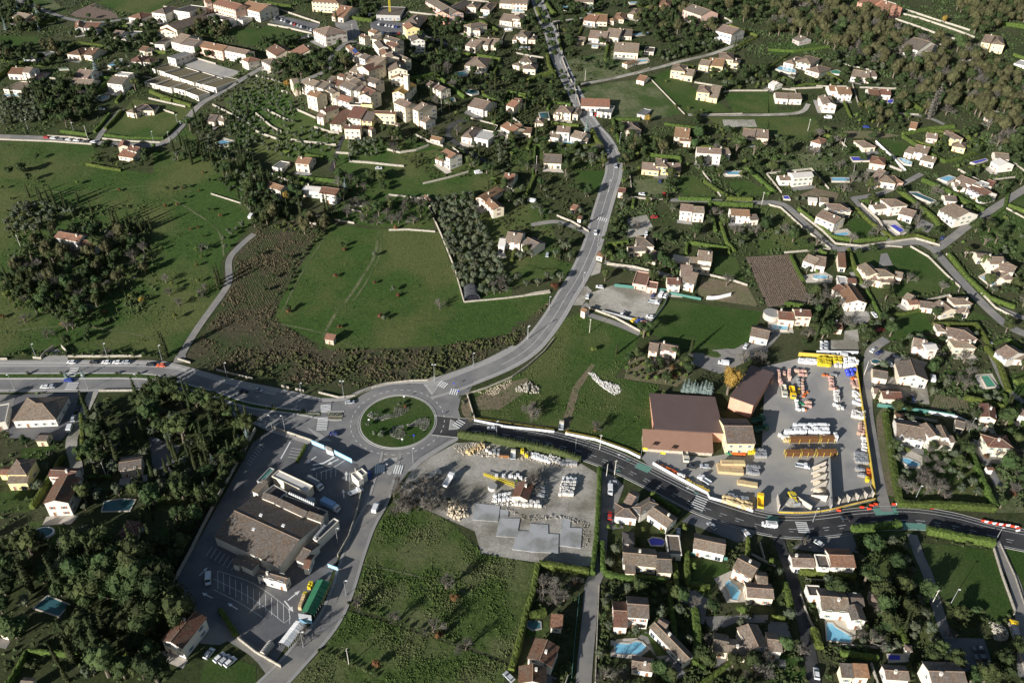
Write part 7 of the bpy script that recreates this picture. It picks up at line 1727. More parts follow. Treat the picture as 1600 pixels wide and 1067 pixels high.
def timber(x0,y0,x1,y1,rows,layers,label,top=None,depth=1.1):
 a,b=at(*P(x0,y0)),at(*P(x1,y1));d=b-a;L=d.length;root=bpy.data.objects.new('timber_stack',None);root.location=a+Vector((0,0,.13));root.rotation_euler=(0,0,math.atan2(d.y,d.x));link(root);tag(root,label,'timber stack');R=random.Random(int(x0))
 pack=MB();ln=L/2-.1
 for k in range(6):pack.box(0,ln,k*depth/6,(k+1)*depth/6-.015,0,.42)
 me=pack.mesh('timber_pack',M['wood'])
 for r in range(rows):
  for z in range(layers):
   for c in(0,1):ob('timber_pack',me,(c*(L/2)+R.uniform(0,.3),r*(depth+.25)+R.uniform(0,.1),.1+z*.52),0,root)
 if top:t=MB();t.box(.2,L-.2,depth*(rows-1)-.2,depth*(rows+1)+.4,layers*.52+1.2,layers*.52+1.32);ob('cover_sheet',t.mesh('cover_sheet',M[top]),parent=root)
timber(805,405,1075,425,4,3,'long covered timber stack in front of showroom',None)
timber(838,345,1088,350,2,5,'tall timber stack under a terracotta sheet',None)
timber(1005,520,1220,555,2,2,'low pale timber stack on the yard');
stock_grid('crates',870,700,1150,778,11,870,660,2,'behind the curved front wall',rz=.9);stock_grid('grey',910,660,1090,700,6,925,640,2,'behind the curved front wall')
stock_grid('orange',170,305,470,440,12,180,295,1,'behind the straight front wall');stock_grid('blocks',395,420,450,445,3,395,420,1,'behind the straight front wall');stock_grid('roofing',500,490,700,590,8,500,490,1,'behind the straight front wall')
stock_grid('green',905,175,945,185,3,905,195,2,'before the showroom front');stock_grid('orange',955,175,1090,190,7,955,195,2,'before the showroom front');stock_grid('yellow',1130,195,1170,198,3,1130,195,1,'before the showroom front')
stock_grid('grey',1120,340,1220,350,5,1120,400,3,'right of the long timber stack');stock_grid('grey',1200,170,1290,175,4,1210,230,3,'right of the showroom')
def flag(x,y,label,m='yellow',h=6.5):
 p=at(*P(x,y));a=MB();a.tube((0,0,0),(0,0,h),.06,.04,5);o=ob('flag',a.mesh('flag',M['metal']),p);tag(o,label,'flag');V=[];F=[]
 for i in range(8):
  t=i/7;V+=[(t*2.4,.25*math.sin(t*5),h-.1),(t*2.4,.25*math.sin(t*5+.4),h-1.3)]
 for i in range(7):F.append((2*i,2*i+2,2*i+3,2*i+1))
 V2=V+[(x_,y_+.04,z_) for x_,y_,z_ in V];n=len(V);F2=F+[tuple(reversed([k+n for k in f])) for f in F];ob('cloth',mesh('cloth',V2,F2,M[m]),parent=o)
flag(5,245,'yellow flag at the warehouse corner');flag(188,290,'yellow flag by the front wall end');
# ------------------------------------------------------------ contractor yard
T(700,680,6.39)
stock_grid('crates',190,175,330,110,6,210,190,2,'under the ragged hedge');stock_grid('blocks',390,165,420,190,2,390,165,1,'under the ragged hedge');stock_grid('grey',460,190,500,195,2,465,160,2,'under the ragged hedge');stock_grid('bags',840,195,1000,245,7,850,225,2,'under the ragged hedge');stock_grid('blocks',1020,260,1110,290,4,1020,225,2,'under the ragged hedge');stock_grid('grey',1130,300,1270,300,6,1140,270,2,'under the ragged hedge');stock_grid('yellow',735,185,780,215,2,735,185,1,'under the ragged hedge')
stock_grid('bags',615,420,780,450,4,615,420,1,'behind the little red-roofed hut');stock_grid('bags',470,620,620,600,5,480,660,2,'left of the red-roofed hut');stock_grid('blocks',1140,480,1260,490,5,1120,600,5,'in the right block heap');stock_grid('bags',1160,440,1270,450,4,1160,470,2,'in the right block heap');stock_grid('grey',860,520,960,540,4,850,600,3,'right of the red-roofed hut');stock_grid('blocks',670,670,900,690,7,680,700,2,'in front of the red-roofed hut')
house('little red-roofed hut in the contractor yard',[(632,612,798,652,850,500,3,'G','r')],'c','hut','hut')
box_thing('skip','rusty and white open skip under the hedge','skip',[512,225,608,230,612,185,515,180],1.6,'rust','dark');cyl_thing('concrete_ring','round pale concrete chamber on the yard','concrete chamber',445,530,1.9,1.5,'pole','walk');vehicle('pickup','cream',650,205,652,160,'cream pickup parked under the hedge')
a,b=at(*P(355,400)),at(*P(665,510));mb=MB();d=(b-a);n=14
for i in range(n):
 p,q=d*(i/n),d*((i+1)/n);w0=.35+.9*i/n;w1=.35+.9*(i+1)/n;up=Vector((0,0,.6))
 for s in(-1,1):
  for z in(.3,1.3):mb.tube(p+Vector((0,s*w0*.6,z)),q+Vector((0,s*w1*.6,z)),.1,.1,4)
  mb.tube(p+Vector((0,s*w0*.6,.3)),q+Vector((0,s*w1*.6,1.3)),.06,.06,4)
 mb.tube(p+Vector((0,-w0*.6,1.3)),q+Vector((0,w1*.6,1.3)),.06,.06,4)
o=ob('crane_jib',mb.mesh('crane_jib',M['yellow']),a);tag(o,'yellow lattice crane jib lying across the contractor yard','crane jib')
for q,t in(([265,680,520,705,500,865,245,845],'top left'),([520,742,605,745,600,818,520,835],'small notch'),([515,830,720,832,685,1022,478,1010],'second'),([820,885,1000,895,1000,985,1105,992,1100,1180,830,1165,640,1140,700,955,810,960],'large middle'),([1130,830,1225,835,1218,925,1338,930,1325,1130,1115,1105],'right L-shaped')):
 box_thing('foundation_slab',f'{t} pale concrete foundation slab on the building plot','foundation slab',q,.3,'slab')
T(700,680,6.39);stock_grid('bags',480,420,700,415,4,520,440,1,'on the open gravel');rubble('yard clutter',[30,110,340,70,520,140,820,160,1000,200,1300,250,1320,320,1000,300,700,240,400,215,150,200],420,'stone',.2,.6,.5,'clutter');rubble('pale debris',[620,560,1000,540,990,720,640,720,430,680,450,600],260,'block',.2,.55,.6,'clutter');rubble('dark debris',[830,400,990,440,980,640,840,560],160,'metal',.2,.6,.9,'clutter');rubble('plot edge rubble',[200,650,560,690,760,810,1130,790,1400,870,1420,1060,1340,1150,1330,900,1120,830,780,860,560,720,240,680],240,'gravel',.2,.5,.3,'clutter')
rubble('earth and stone heaps',[10,640,180,700,200,800,100,860,0,800],160,'sand',.3,1.0,1.8,'rubble_heap')
T(640,540,5.333)
rubble('pale rubble',[860,380,920,330,1000,300,1090,370,1080,400,960,400],110,'stonewall',.3,.9,1.5,'stone_heap');rubble('white rubble',[1480,230,1530,220,1600,300,1740,330,1770,380,1710,415,1600,345],420,'block',.2,.6,.8,'stone_heap');rubble('small stones',[560,390,700,350,800,300,860,280,840,340,700,420],200,'sand',.15,.4,.5,'stone_heap')
T(1200,800);rubble('pale stone heap',[1380,690,1450,690,1500,760,1490,800,1420,800],260,'stonewall',.3,.8,1.6,'stone_heap')
# vineyard and crop rows
def rows(name,seq,a,b,n,m,h,label,w=.5,seg=1.2):
 """n rows inside a px quad: a-b is the first edge, the rows step towards the opposite edge"""
 q=[at(*P(seq[i],seq[i+1])).to_2d() for i in range(0,8,2)];V=[];F=[];R=random.Random(n)
 for i in range(n):
  t=(i+.5)/n;p0,p1=q[0].lerp(q[3],t),q[1].lerp(q[2],t);L=(p1-p0).length;k=int(L/seg);d=(p1-p0).normalized();nn=Vector((-d.y,d.x))
  for j in range(k):
   if R.random()<.12:continue
   c=p0.lerp(p1,(j+.5)/k);z=hgt(c.x,c.y);v0=len(V);hh=h*R.uniform(.6,1.2)
   for s in range(5):
    a_=s*1.257+R.random();V.append((c.x+w*R.uniform(.5,1)*math.cos(a_),c.y+w*R.uniform(.5,1)*math.sin(a_),z+R.uniform(0,.3)*hh))
   V.append((c.x,c.y,z+hh))
   for s in range(5):F.append((v0+s,v0+(s+1)%5,v0+5))
 tag(ob(name,mesh(name,V,F,LEAF[m] if m in LEAF else M[m])),label,None,None,'stuff')
T(0,0,1)
rows('vine_rows',[1167,404,1232,400,1266,468,1202,478],0,0,22,'brush',.9,'rows of bare vines')
rows('vine_rows',[400,365,490,360,425,480,330,520],0,0,34,'brush',.8,'rows of dead vines')
T(0,0);rows('vine_rows',[300,10,420,60,560,10,430,-30],0,0,10,'olive',1.2,'rows of shrubs');rows('vine_rows',[560,45,720,85,700,60,600,25],0,0,5,'olive',1.4,'rows of shrubs')
T(800,0);rows('crop_rows',[1320,755,1515,753,1528,792,1326,792],0,0,5,'dry',.3,'low crop rows')
T(1200,534);rows('crop_rows',[1050,335,1235,362,1250,430,1020,415],0,0,7,'shrub',.5,'vegetable rows')
# flower beds on the island and median
T(530,600,8)
def bed(seq,n,label,m='cypress'):  # the dark leaf colour stands in for shadows between the pale rows
 w=[at(*p) for p in PL(seq)];pts=[(p.x,p.y) for p in w];xs=[p.x for p in w];ys=[p.y for p in w];s=1.0;V=[];F=[];R=random.Random(n)
 o=ob('planted_bed',sheet_w('planted_bed',pts,M['gravel'],.33,2));o['kind']='structure'
 c=0
 for gx in np.arange(min(xs),max(xs),s):
  for gy in np.arange(min(ys),max(ys),s*1.1):
   x,y=gx+R.uniform(-.08,.08),gy+R.uniform(-.08,.08)
   if not bool(inside(np.array([x]),np.array([y]),pts)[0]):continue
   z=hgt(x,y)+.3;v0=len(V);r=R.uniform(.32,.46);hh=R.uniform(.45,.75)
   for k in range(6):V.append((x+r*math.cos(k*1.047),y+r*math.sin(k*1.047),z+.1))
   V.append((x,y,z+hh));F.extend((v0+k,v0+(k+1)%6,v0+6) for k in range(6))
 tag(ob('bed_plants',mesh('bed_plants',V,F,LEAF[m])),label,None,None,'stuff')
bed([345,400,400,345,430,380,420,410,500,410,560,390,680,370,690,290,760,290,880,280,870,330,820,380,720,420,600,440,540,465,490,450,430,450],1,'dark low plants in the upper bed')
bed([625,610,690,530,740,525,810,520,800,560,830,640,800,680,740,695,650,660],2,'dark low plants in the lower left bed');bed([840,510,900,500,950,465,1000,435,1080,420,1130,450,1130,520,1090,580,1050,590,1000,560,1010,520,950,540,850,530],3,'dark low plants in the lower right bed')
T(400,534);bed([310,435,395,440,400,458,315,452],5,'median plants');bed([450,445,540,442,545,475,455,470],6,'median plants')
def sign(x,y,m,label,h=2.4,s=.45):
 p=at(*P(x,y));a=MB();a.cyl(0,0,0,h,.04,.04,5);o=ob('road_sign',a.mesh('road_sign',M['metal']),p,.2);tag(o,label,'sign');b=MB();b.tube((0,-.03,h),(0,-.08,h),s,s,12);ob('plate',b.mesh('plate',M[m]),parent=o)
T(530,600,8)
sign(935,690,'blue','small blue round road sign at the island edge');sign(375,495,'white','white sign back left on the island');sign(812,205,'white','white sign back at the island top');sign(1490,135,'blue','blue sign by the northern crossing')
sign(1205,445,'metal','grey sign post at the right of island');sign(790,740,'white','low white sign at island bottom')
T(400,534);sign(1237,285,'blue','blue sign on the triangular island');sign(820,790,'metal','dark sign on the lower island')
# red and white barriers
T(1200,534)
def barriers(seq,colors,where):
 for i in range(0,len(seq),2):
  c=colors[(i//2)%len(colors)];p=at(*P(seq[i],seq[i+1]));a=MB();a.hexa([(-.8,-.3,0),(.8,-.3,0),(.8,.3,0),(-.8,.3,0)],[(-.8,-.12,.75),(.8,-.12,.75),(.8,.12,.75),(-.8,.12,.75)])
  M.setdefault('redp',mat('red_plastic',(.6,.04,.02),(.7,.07,.03),1,.5));o=ob('road_barrier',a.mesh('road_barrier',M['redp' if c=='red' else 'white']),p+Vector((0,0,.16)),random.uniform(-.3,.3));tag(o,f'{c} plastic road barrier {where}','barrier',f'{c} barriers {where}')
barriers([785,1018,805,1018,825,1020,845,1020,870,1022,890,1025,915,1026,940,1029,1025,1042],['red','white','red','red'],'at the lane mouth');barriers([585,1037,630,1047,645,1025,670,1018,440,1057],['red'],'along the sand bay wall')
T(1200,800);barriers([1345,58,1365,64,1385,68,1415,74,1435,78,1455,80,1475,84,1500,86,1525,92,1550,96,1562,105,1560,118],['red','white'],'on the far right road')
# ------------------------------------------------------------ trees that stand out one by one
T(530,600,8)
for x,y in((755,285),(475,405),(360,535),(785,620)):trees('olive_tree',[x,y],.72,.05,None)
trees('olive_bush',[450,640,520,660],1.5,.1);trees('rust_bush',[820,300],.8)
T(0,534)
trees('olive_bush',[180,205,383,205,735,205,870,208,985,235,1335,325],.95,.1);trees('spruce_tree',[415,225,520,220],.8)
T(280,560,5.714);trees('olive_bush',[305,315,848,440,1110,485],1.0,.1)
T(0,534)
trees('pine_tree',[960,360,1050,375,1330,465,1050,600,650,790,1300,860,1310,1020],1.05,.12);trees('golden_tree',[1120,385,1165,385],.55);trees('cypress_tree',[945,300,1005,300,1190,430,1245,420,830,640,905,600,770,610,885,870,1075,600,1110,600,1260,700,1110,750,1090,740,1330,700,1365,650,1400,610,1480,600,1500,570,1465,520,1440,500,870,950,930,1060,950,1040,1180,720,1070,690,1275,640],1.0,.3)
trees('spruce_tree',[715,690,1410,820,1340,800,1550,610,1505,660,1290,960],1.15,.15);trees('olive_tree',[680,470,620,440,650,590,700,610,760,560,590,660,640,700,570,600,250,930,330,740,300,800,1170,870,1120,880,1000,850],1.1,.2);trees('oak_tree',[170,655],.95,.02);trees('bright_bush',[545,700,1250,640,1400,730],1.1);trees('palm_tree',[1230,570,680,400],.8)
T(0,800)
trees('oak_tree',[160,400,350,340,470,340,510,560,560,600,390,520,30,400,740,780,760,760,130,250],1.15,.15);trees('pine_tree',[830,490,920,490,1030,260,1110,60,1210,60,800,1020,900,1040,480,440],1.0,.15);trees('cypress_tree',[620,140,445,210,415,190,900,180,960,50,910,100,1090,180,1130,200,1185,80,1080,280,1010,400,990,450,750,460,425,1060,650,500],1.0,.25)
trees('olive_tree',[130,170,200,180,270,190,560,1030,590,1020,900,540,850,600,830,640],1.1,.15);trees('spruce_tree',[900,560,835,640],1.0)
scatter([0,200,640,180,980,260,960,560,700,900,0,1067],70,dict(oak_tree=3,shrub=3,cypress_tree=1.2,olive_tree=1),3.87,2,s=1.5);scatter([520,400,900,600,850,900,560,1067,1000,1067,1000,560,820,420],41,dict(oak_tree=3,shrub=2,cypress_tree=1),3.87,2,s=1.5)
T(0,534);scatter([520,420,900,420,1280,560,1560,640,1360,920,1280,1060,520,1060,560,800],105,dict(olive_tree=2,oak_tree=2,cypress_tree=1.6,shrub=3,pine_tree=.6),3.87,2,s=1.35)
T(0,267)
trees('cypress_tree',[185,170,250,190,265,200,305,200,350,230,355,250,405,230,420,250,495,200,700,330,745,350,800,370,830,375,860,380,890,390,915,380,945,370,580,280,720,340,820,360,875,385,340,640,65,730,270,740,160,730,360,260,460,290],1.15,.15,'slim dark cypress in the rows round the old farmhouse','cypresses round the old farmhouse')
scatter([20,380,150,200,260,230,480,280,380,330,140,420],35,dict(olive_tree=1),4.3,2,'grey-green olive tree behind the old farmhouse','farmhouse grove',1.25)
scatter([60,560,300,400,640,380,900,470,960,560,900,660,700,780,560,960,430,1010,460,760,60,760],111,dict(oak_tree=3,olive_tree=1.2,bare_tree=1.4,autumn_tree=1,cypress_tree=.4,pine_tree=.3),4.472,2,None,'grove round the old farmhouse',1.05)
scatter([40,760,440,770,500,870,250,900,60,840],56,dict(fruit_tree=3,oak_tree=1),3.096,2,'yellow-green bushy tree in the belt below the farmhouse grove','belt below the farmhouse grove',1.0)
trees('bare_tree',[1040,700,1060,780,1020,880,950,880,930,700,890,600,1000,600,1030,560,1070,420,250,940,160,950,340,910,1250,790,1290,800,300,1040],.85,.2);trees('golden_tree',[890,830,400,980],.62);trees('fruit_tree',[820,800,1230,600,1240,800,1100,930,1110,740,1010,500,490,90,20,120],.9);trees('rust_bush',[750,130,1110,220,1140,115,1270,20,1245,130,660,890,1240,360,1380,290,1190,370,20,920,1035,230],1.0,.3)
trees('oak_tree',[1310,75,1050,130,1160,180,1160,115,1310,260,1270,420,1400,70],.45,.2);trees('olive_tree',[1520,360,1450,410,1400,440,1430,390,1480,380,1410,490,1300,500],1.05);trees('cypress_tree',[1350,700,1375,710,1365,740],1.3);trees('bare_tree',[1340,540,1300,470,1260,500,640,20,200,110,290,60],.8)
T(0,534);tree_line('shrub',[60,80,300,90,500,85,760,80,1000,100],34,1.3,1.0);tree_line('bare_tree',[430,80,600,80,700,90],5,.8);trees('cypress_tree',[1045,95,1030,90],1.5,.05)
T(400,267)
for k,q in(('oak_tree',[540,485]),('bare_tree',[735,540,300,700,950,850,1150,880,1130,1010]),('rust_bush',[500,670,745,710,885,790,525,985,775,920,205,890,550,505,870,370]),('oak_tree',[210,880])):trees(k,q,.7 if k!='rust_bush' else 1.25,.15)
trees('bare_tree',[1150,860],1.2);trees('olive_tree',[860,760,740,540,800,940],.8)
scatter([1095,200,1330,170,1480,500,1570,640,1500,700,1290,740,1230,620,1150,360],170,dict(olive_tree=1),4.0,2,'grey-green olive tree in the dense grove beside the black polytunnel','dense olive grove',1.35,.15)
T(800,267)
trees('olive_tree',[90,720,160,720,220,680,250,690,300,690,30,690,50,560,110,540,270,540,340,500,360,560,60,130,130,250,180,280,30,230,50,220,340,60,460,165],1.15,.2);trees('rust_bush',[265,745],2.2,.05);trees('oak_tree',[580,690,930,455,980,455,920,200,700,190],.9,.1)
trees('cypress_tree',[1320,190,480,330,965,195,1160,390,340,-5],.8);trees('bare_tree',[1260,290,1420,400,1390,390,700,190,780,370,150,20,1520,400,1340,720],1.15,.15)
scatter([620,280,700,340,720,480,700,600,560,560,560,450],50,dict(oak_tree=2,pine_tree=.7,shrub=2,fruit_tree=1),3.44,2,None,None,.85);scatter([600,560,760,580,1000,640,980,500,900,420,860,580],41,dict(oak_tree=1.5,shrub=3,fruit_tree=1),3.096,2)
trees('palm_tree',[650,400],1.0);trees('pine_tree',[820,1040],1.0)
T(800,534)
trees('golden_tree',[1345,330],1.9,.02,'large golden-leaved tree between the two warehouses');tree_line('spruce_tree',[1060,312,1250,330],9,1.15,.2,'blue-grey conifer in the row behind the warehouse','blue conifers behind the warehouse');trees('oak_tree',[1095,190,1010,100,1090,150],1.1);trees('rust_bush',[1010,230,1000,180],1.4);trees('bare_tree',[130,430,960,170,520,560],1.0,.2);trees('bright_bush',[850,240,510,60],1.5);trees('cypress_tree',[1115,75,650,80],1.0)
scatter([700,90,900,90,1040,140,1120,200,1000,270,720,220],62,dict(shrub=3,fruit_tree=1,oak_tree=1,bright_bush=1),2.408,2,s=.8);tree_line('shrub',[880,500,920,400,950,330],10,1.5);
scatter([1450,20,1600,0,1600,150,1450,140,1400,100],21,dict(bare_tree=1,shrub=2),3.01,2)
T(640,540,5.333);trees('bare_tree',[1020,600,1010,590],1.2);trees('olive_bush',[420,440,450,480,520,590],.9);trees('rust_bush',[1550,720],1.2)
T(400,800)
trees('bare_tree',[640,600,870,680,1110,750,1310,860,1190,480,300,780],.9,.2);trees('rust_bush',[1140,780,1235,550,760,960],1.3);tree_line('brush' if False else 'shrub',[560,570,700,620,870,690,1010,740,1250,830],16,.8,.5);tree_line('shrub',[390,860,560,930,760,1040],14,.8,.4)
T(400,534);scatter([860,880,1100,900,1250,1000,1300,1067,860,1067],53,dict(bare_tree=3,shrub=1.5),2.924,4,'bare thorny tree at the edge of rough field','bare thicket',.8);scatter([850,1000,1100,1000,1100,1067,850,1067],18,dict(bare_tree=1),2.58,4,'bare thorny tree at the edge of rough field','bare thicket',.8)
T(700,680,6.39);trees('bare_tree',[840,540,870,480],1.1);trees('bright_bush',[690,470],.9)
T(800,800)
trees('oak_tree',[785,490,1020,540,1250,620,995,1055,1060,560],.8);trees('fruit_tree',[1430,640],1.15);trees('bright_bush',[1130,350,965,640,1085,110,660,100,600,100,820,120,940,130,1195,980,890,520],1.2);trees('olive_tree',[610,340,640,255,715,500,1040,640,1245,610,580,590],1.0);trees('bare_tree',[270,580,250,480,1140,590,1230,840,580,1040,690,1050,1000,1030,1550,930],.9);trees('rust_bush',[400,450],1.2)
scatter([170,440,400,450,400,560,330,620,120,590],27,dict(bare_tree=1,shrub=2),2.58,2);scatter([560,450,640,450,640,900,570,980,540,980],35,dict(olive_tree=1,shrub=3),2.58,2);scatter([860,430,1090,460,1050,640,900,600,860,520],27,dict(shrub=2,oak_tree=1,bright_bush=1),2.752,2);scatter([900,1000,1240,900,1600,900,1600,1067,900,1067],62,dict(oak_tree=1,shrub=2,olive_tree=1,bare_tree=1),3.44,2,s=.9)
T(1200,800)
trees('pine_tree',[600,450],1.25,.02,'wide drooping cedar beside white house');trees('olive_tree',[850,240,860,320,885,400,790,390,915,480,820,470,940,570,875,650,970,665,900,750,1000,755,60,400,130,670,730,870,690,760,640,790],1.1,.15,'grey-green olive tree in the orchard between hedge and drive','orchard olives');trees('fruit_tree',[760,700,600,740,10,330],1.0);trees('bare_tree',[640,830,680,620,1040,840,200,900,1130,780,225,215],.9);trees('shrub',[1180,620,1220,620,1250,615,1280,620,1310,625,1340,628,1230,612],1.2);tree_line('shrub',[380,850,520,870,640,860],8,1.1);tree_line('cypress_tree',[700,470,740,560,770,620,820,720,860,800],9,.8,.4)
scatter([230,440,330,440,330,620,260,640],18,dict(shrub=1),2.236,2);scatter([560,680,700,640,730,820,620,880,560,820],30,dict(olive_tree=1,shrub=2,bare_tree=.6),2.58,2);scatter([620,150,760,140,900,420,880,700,980,900,700,760,680,400],9,dict(oak_tree=1,olive_tree=1),4.3,2,s=1.1)
scatter([1060,880,1200,900,1380,960,1380,1067,1100,1067,900,960],18,dict(shrub=1,oak_tree=1),3.44,2);scatter([1400,880,1600,840,1600,1067,1400,1067],27,dict(oak_tree=2,shrub=1),3.44,2)
T(1200,534)
trees('olive_tree',[1180,720,1190,790,1090,700,1100,770,1250,800,1190,860,1270,900,1130,830,1300,960,1200,940,1380,540,1310,560,1150,730,760,680,800,750],1.0,.2,'grey-green olive tree in the hedged orchard of the very long villa','hedged orchard olives');trees('bare_tree',[1000,700,1010,900,900,950,960,900,1250,230,1180,270,1100,990,1240,560,1550,730,1430,720,860,180,1230,300,1520,950,1560,870],1.0);trees('bright_bush',[880,370,740,450,870,690],1.3);trees('cypress_tree',[665,380,1490,400,1500,420],.7);trees('rust_bush',[1360,730,1100,970,1530,960],1.3);trees('oak_tree',[225,30,770,680],.8)
scatter([760,440,880,450,880,700,790,720],21,dict(shrub=1,olive_tree=1),2.752,2);scatter([1280,480,1380,500,1360,620,1280,640],15,dict(shrub=1,olive_tree=1),2.924,2);scatter([1300,330,1460,340,1450,400,1300,400],18,dict(olive_tree=1,shrub=1),3.01,2);scatter([1430,360,1600,350,1600,560,1560,620,1480,560],38,dict(shrub=2,oak_tree=1),3.01,2);scatter([980,740,1090,740,1080,960,820,930,800,800,940,850],24,dict(bare_tree=1.5,shrub=1,olive_tree=.5),3.44,2)
T(1200,267)
trees('pine_tree',[1230,545,1350,465,1420,455],1.0);trees('palm_tree',[1345,600,1460,120],1.25);trees('oak_tree',[1270,370,1500,490,1440,470,1410,550,1060,400,1310,400,1560,560,290,960,280,1010,560,530,650,520],.85,.2);trees('bare_tree',[870,700,620,740,600,720,1030,570,680,400,300,470,610,60,570,90,250,1040,930,330,520,80,1370,350,1360,460,960,220,100,390],1.05,.15);trees('olive_tree',[120,400,90,390,150,380,20,320,10,350,760,270,870,380,860,400,240,640,760,950,680,980,1010,240,1050,230],1.05,.15);trees('shrub',[805,835,540,265,1530,520],1.5)
trees('bright_bush',[300,640,950,380,1350,200,440,120,1140,710],1.2);scatter([1180,230,1400,140,1470,110,1590,30,1600,110,1500,190,1330,280,1200,300],41,dict(oak_tree=1.5,palm_tree=.3,shrub=2),3.44,2);scatter([1560,560,1600,560,1600,900,1500,780,1560,660],27,dict(oak_tree=1,shrub=2),3.096,2);scatter([280,730,400,730,460,860,520,900,330,880],24,dict(bare_tree=1,shrub=1),3.096,2);scatter([330,950,380,940,380,1060,250,1060],18,dict(oak_tree=1,cypress_tree=.5),3.096,2)
T(0,0,1);scatter([0,440,60,440,140,480,150,545,110,552,90,500,0,480],34,dict(oak_tree=3,fruit_tree=1,bare_tree=1),4,2,s=.9);scatter([210,380,345,340,340,440,300,500,250,500,200,460],26,dict(bare_tree=2.5,fruit_tree=1,shrub=1),5,2,s=.75);scatter([0,225,60,235,70,300,20,330,0,330],12,dict(oak_tree=1,bare_tree=1,shrub=1),5,2)
scatter([380,250,420,260,420,360,395,372,380,330],22,dict(olive_tree=2,oak_tree=1,cypress_tree=1),4,2);scatter([290,195,400,180,400,250,380,270,300,240],26,dict(cypress_tree=1.5,oak_tree=1,olive_tree=1),4,1)
# village surroundings
T(400,0)
trees('palm_tree',[575,410,270,610,540,400,1208,690,495,1050,1165,1040],1.5,.1);trees('cypress_tree',[503,140,605,85,1120,480,1105,470,1010,275,1345,1,1480,440,1000,1050,1495,780,105,135],1.1,.2);trees('golden_tree',[200,550,395,430],.95);trees('bare_tree',[1120,650,820,660,1200,880,880,110,445,110,860,960,1100,860,900,60],1.15,.15);trees('oak_tree',[220,430,150,420,440,490,520,300,880,870,1540,730,1500,870,800,840,1510,640,1320,780],1.0,.15);trees('fruit_tree',[375,330,410,325,340,430,1500,880,1250,720,985,5,495,355],.9)
scatter([90,400,330,350,580,380,570,460,330,500,200,520,120,470],62,dict(oak_tree=3,pine_tree=1,shrub=1,cypress_tree=.6,autumn_tree=.5),3.784,2,None,'wood below palms',1.05)
scatter([-180,640,100,450,180,580,240,680,240,800,500,860,480,980,160,1000,-100,900],105,dict(olive_tree=1),4.6,1,'grey-green olive tree on the stepped terraces below the village','terraced olives',.95,.15)
scatter([940,200,1290,230,1290,420,1240,560,1100,640,980,500,950,300],105,dict(oak_tree=2,bare_tree=1.4,shrub=2,cypress_tree=.5),3.956,2,None,'shaded gully',1.0);scatter([1100,110,1290,110,1290,230,1100,210],27,dict(oak_tree=1,bare_tree=1),4.3,2)
scatter([1290,460,1600,440,1600,900,1500,960,1450,720,1260,560],73,dict(oak_tree=2,shrub=3,cypress_tree=.7,fruit_tree=.6),3.612,2);scatter([580,900,740,900,760,980,600,1000],24,dict(olive_tree=1),3.44,2);scatter([740,860,1000,860,1000,930,760,940],24,dict(shrub=2,oak_tree=1),3.44,2);scatter([1230,780,1290,780,1290,1000,1200,1067,1180,950],24,dict(bare_tree=1,shrub=1),3.44,2);scatter([1280,930,1600,900,1600,1067,1290,1067],47,dict(olive_tree=1,shrub=2,cypress_tree=.3,fruit_tree=.4),3.44,2)
scatter([700,60,760,90,700,110,560,170,600,130],24,dict(oak_tree=1),3.096,3,None,None,.8);scatter([540,0,700,0,690,80,560,90],21,dict(bare_tree=1,oak_tree=1),4.3,2);scatter([0,300,150,240,300,270,200,320,60,340],18,dict(oak_tree=1),4.3,2)
T(0,0)
scatter([-20,620,200,560,300,640,280,780,20,790],91,dict(olive_tree=4,cypress_tree=.5),3.956,2,'grey-green olive tree in the orchard above the left parking row','upper left orchard',1.15,.15)
scatter([1400,500,1600,470,1600,1060,1500,1000,1330,640],50,dict(olive_tree=1),5,2,'grey-green olive tree on the stepped terraces below the village','terraced olives',.8,.15)
scatter([1080,880,1260,740,1360,880,1500,900,1580,1060,1090,1020],64,dict(olive_tree=2,oak_tree=1,cypress_tree=1),3.956,1)
scatter([130,550,320,540,600,520,620,620,560,760,420,800,300,760],99,dict(oak_tree=3,cypress_tree=.8,pine_tree=.6,olive_tree=1),3.784,2,None,None,1.05)
scatter([0,40,130,20,240,60,280,200,160,220,0,200],62,dict(oak_tree=2,bare_tree=1,autumn_tree=.5,spruce_tree=.4),4.3,2);scatter([0,300,420,290,420,420,0,440],62,dict(oak_tree=2,shrub=2,autumn_tree=.4),3.956,2);scatter([430,180,980,150,1000,290,650,330,640,260,430,250],76,dict(oak_tree=2,shrub=2,olive_tree=1),3.956,2);scatter([620,290,940,290,1000,460,880,600,620,440],62,dict(oak_tree=2,shrub=2,olive_tree=1,cypress_tree=.5),3.956,2)
trees('pine_tree',[785,560,850,570],1.1);trees('cypress_tree',[310,660,265,650,240,620,1150,930,1165,960,1130,920,1200,1030,1190,1000,1240,960,1270,1000,1290,1010,1500,1010,1540,1050,850,740,600,430],1.15,.15);trees('spruce_tree',[595,530,600,445,240,110,40,190],1.6,.1);trees('pine_tree',[1190,820],1.2,.02,'spreading grey-green cedar at the road bend');trees('autumn_tree',[1280,190,1350,235,950,160],.8);trees('bare_tree',[130,880,80,870,250,640,260,700,620,530,690,340,740,350],1.0)
scatter([1180,100,1400,130,1450,200,1380,250,1180,240],33,dict(oak_tree=1,fruit_tree=.6,autumn_tree=.4),3.956,2);scatter([1440,320,1590,400,1540,440,1400,380,1230,380,1240,350],30,dict(shrub=2,oak_tree=1),2.924,2);scatter([530,1030,680,1067,900,1067,1050,960,870,900,620,920],41,dict(shrub=2,oak_tree=1,fruit_tree=1),3.268,2)
T(0,267);scatter([1350,0,1600,0,1600,300,1560,330,1500,200,1380,100],62,dict(olive_tree=1,oak_tree=1.4,cypress_tree=1.4),3.784,2)
T(400,267)
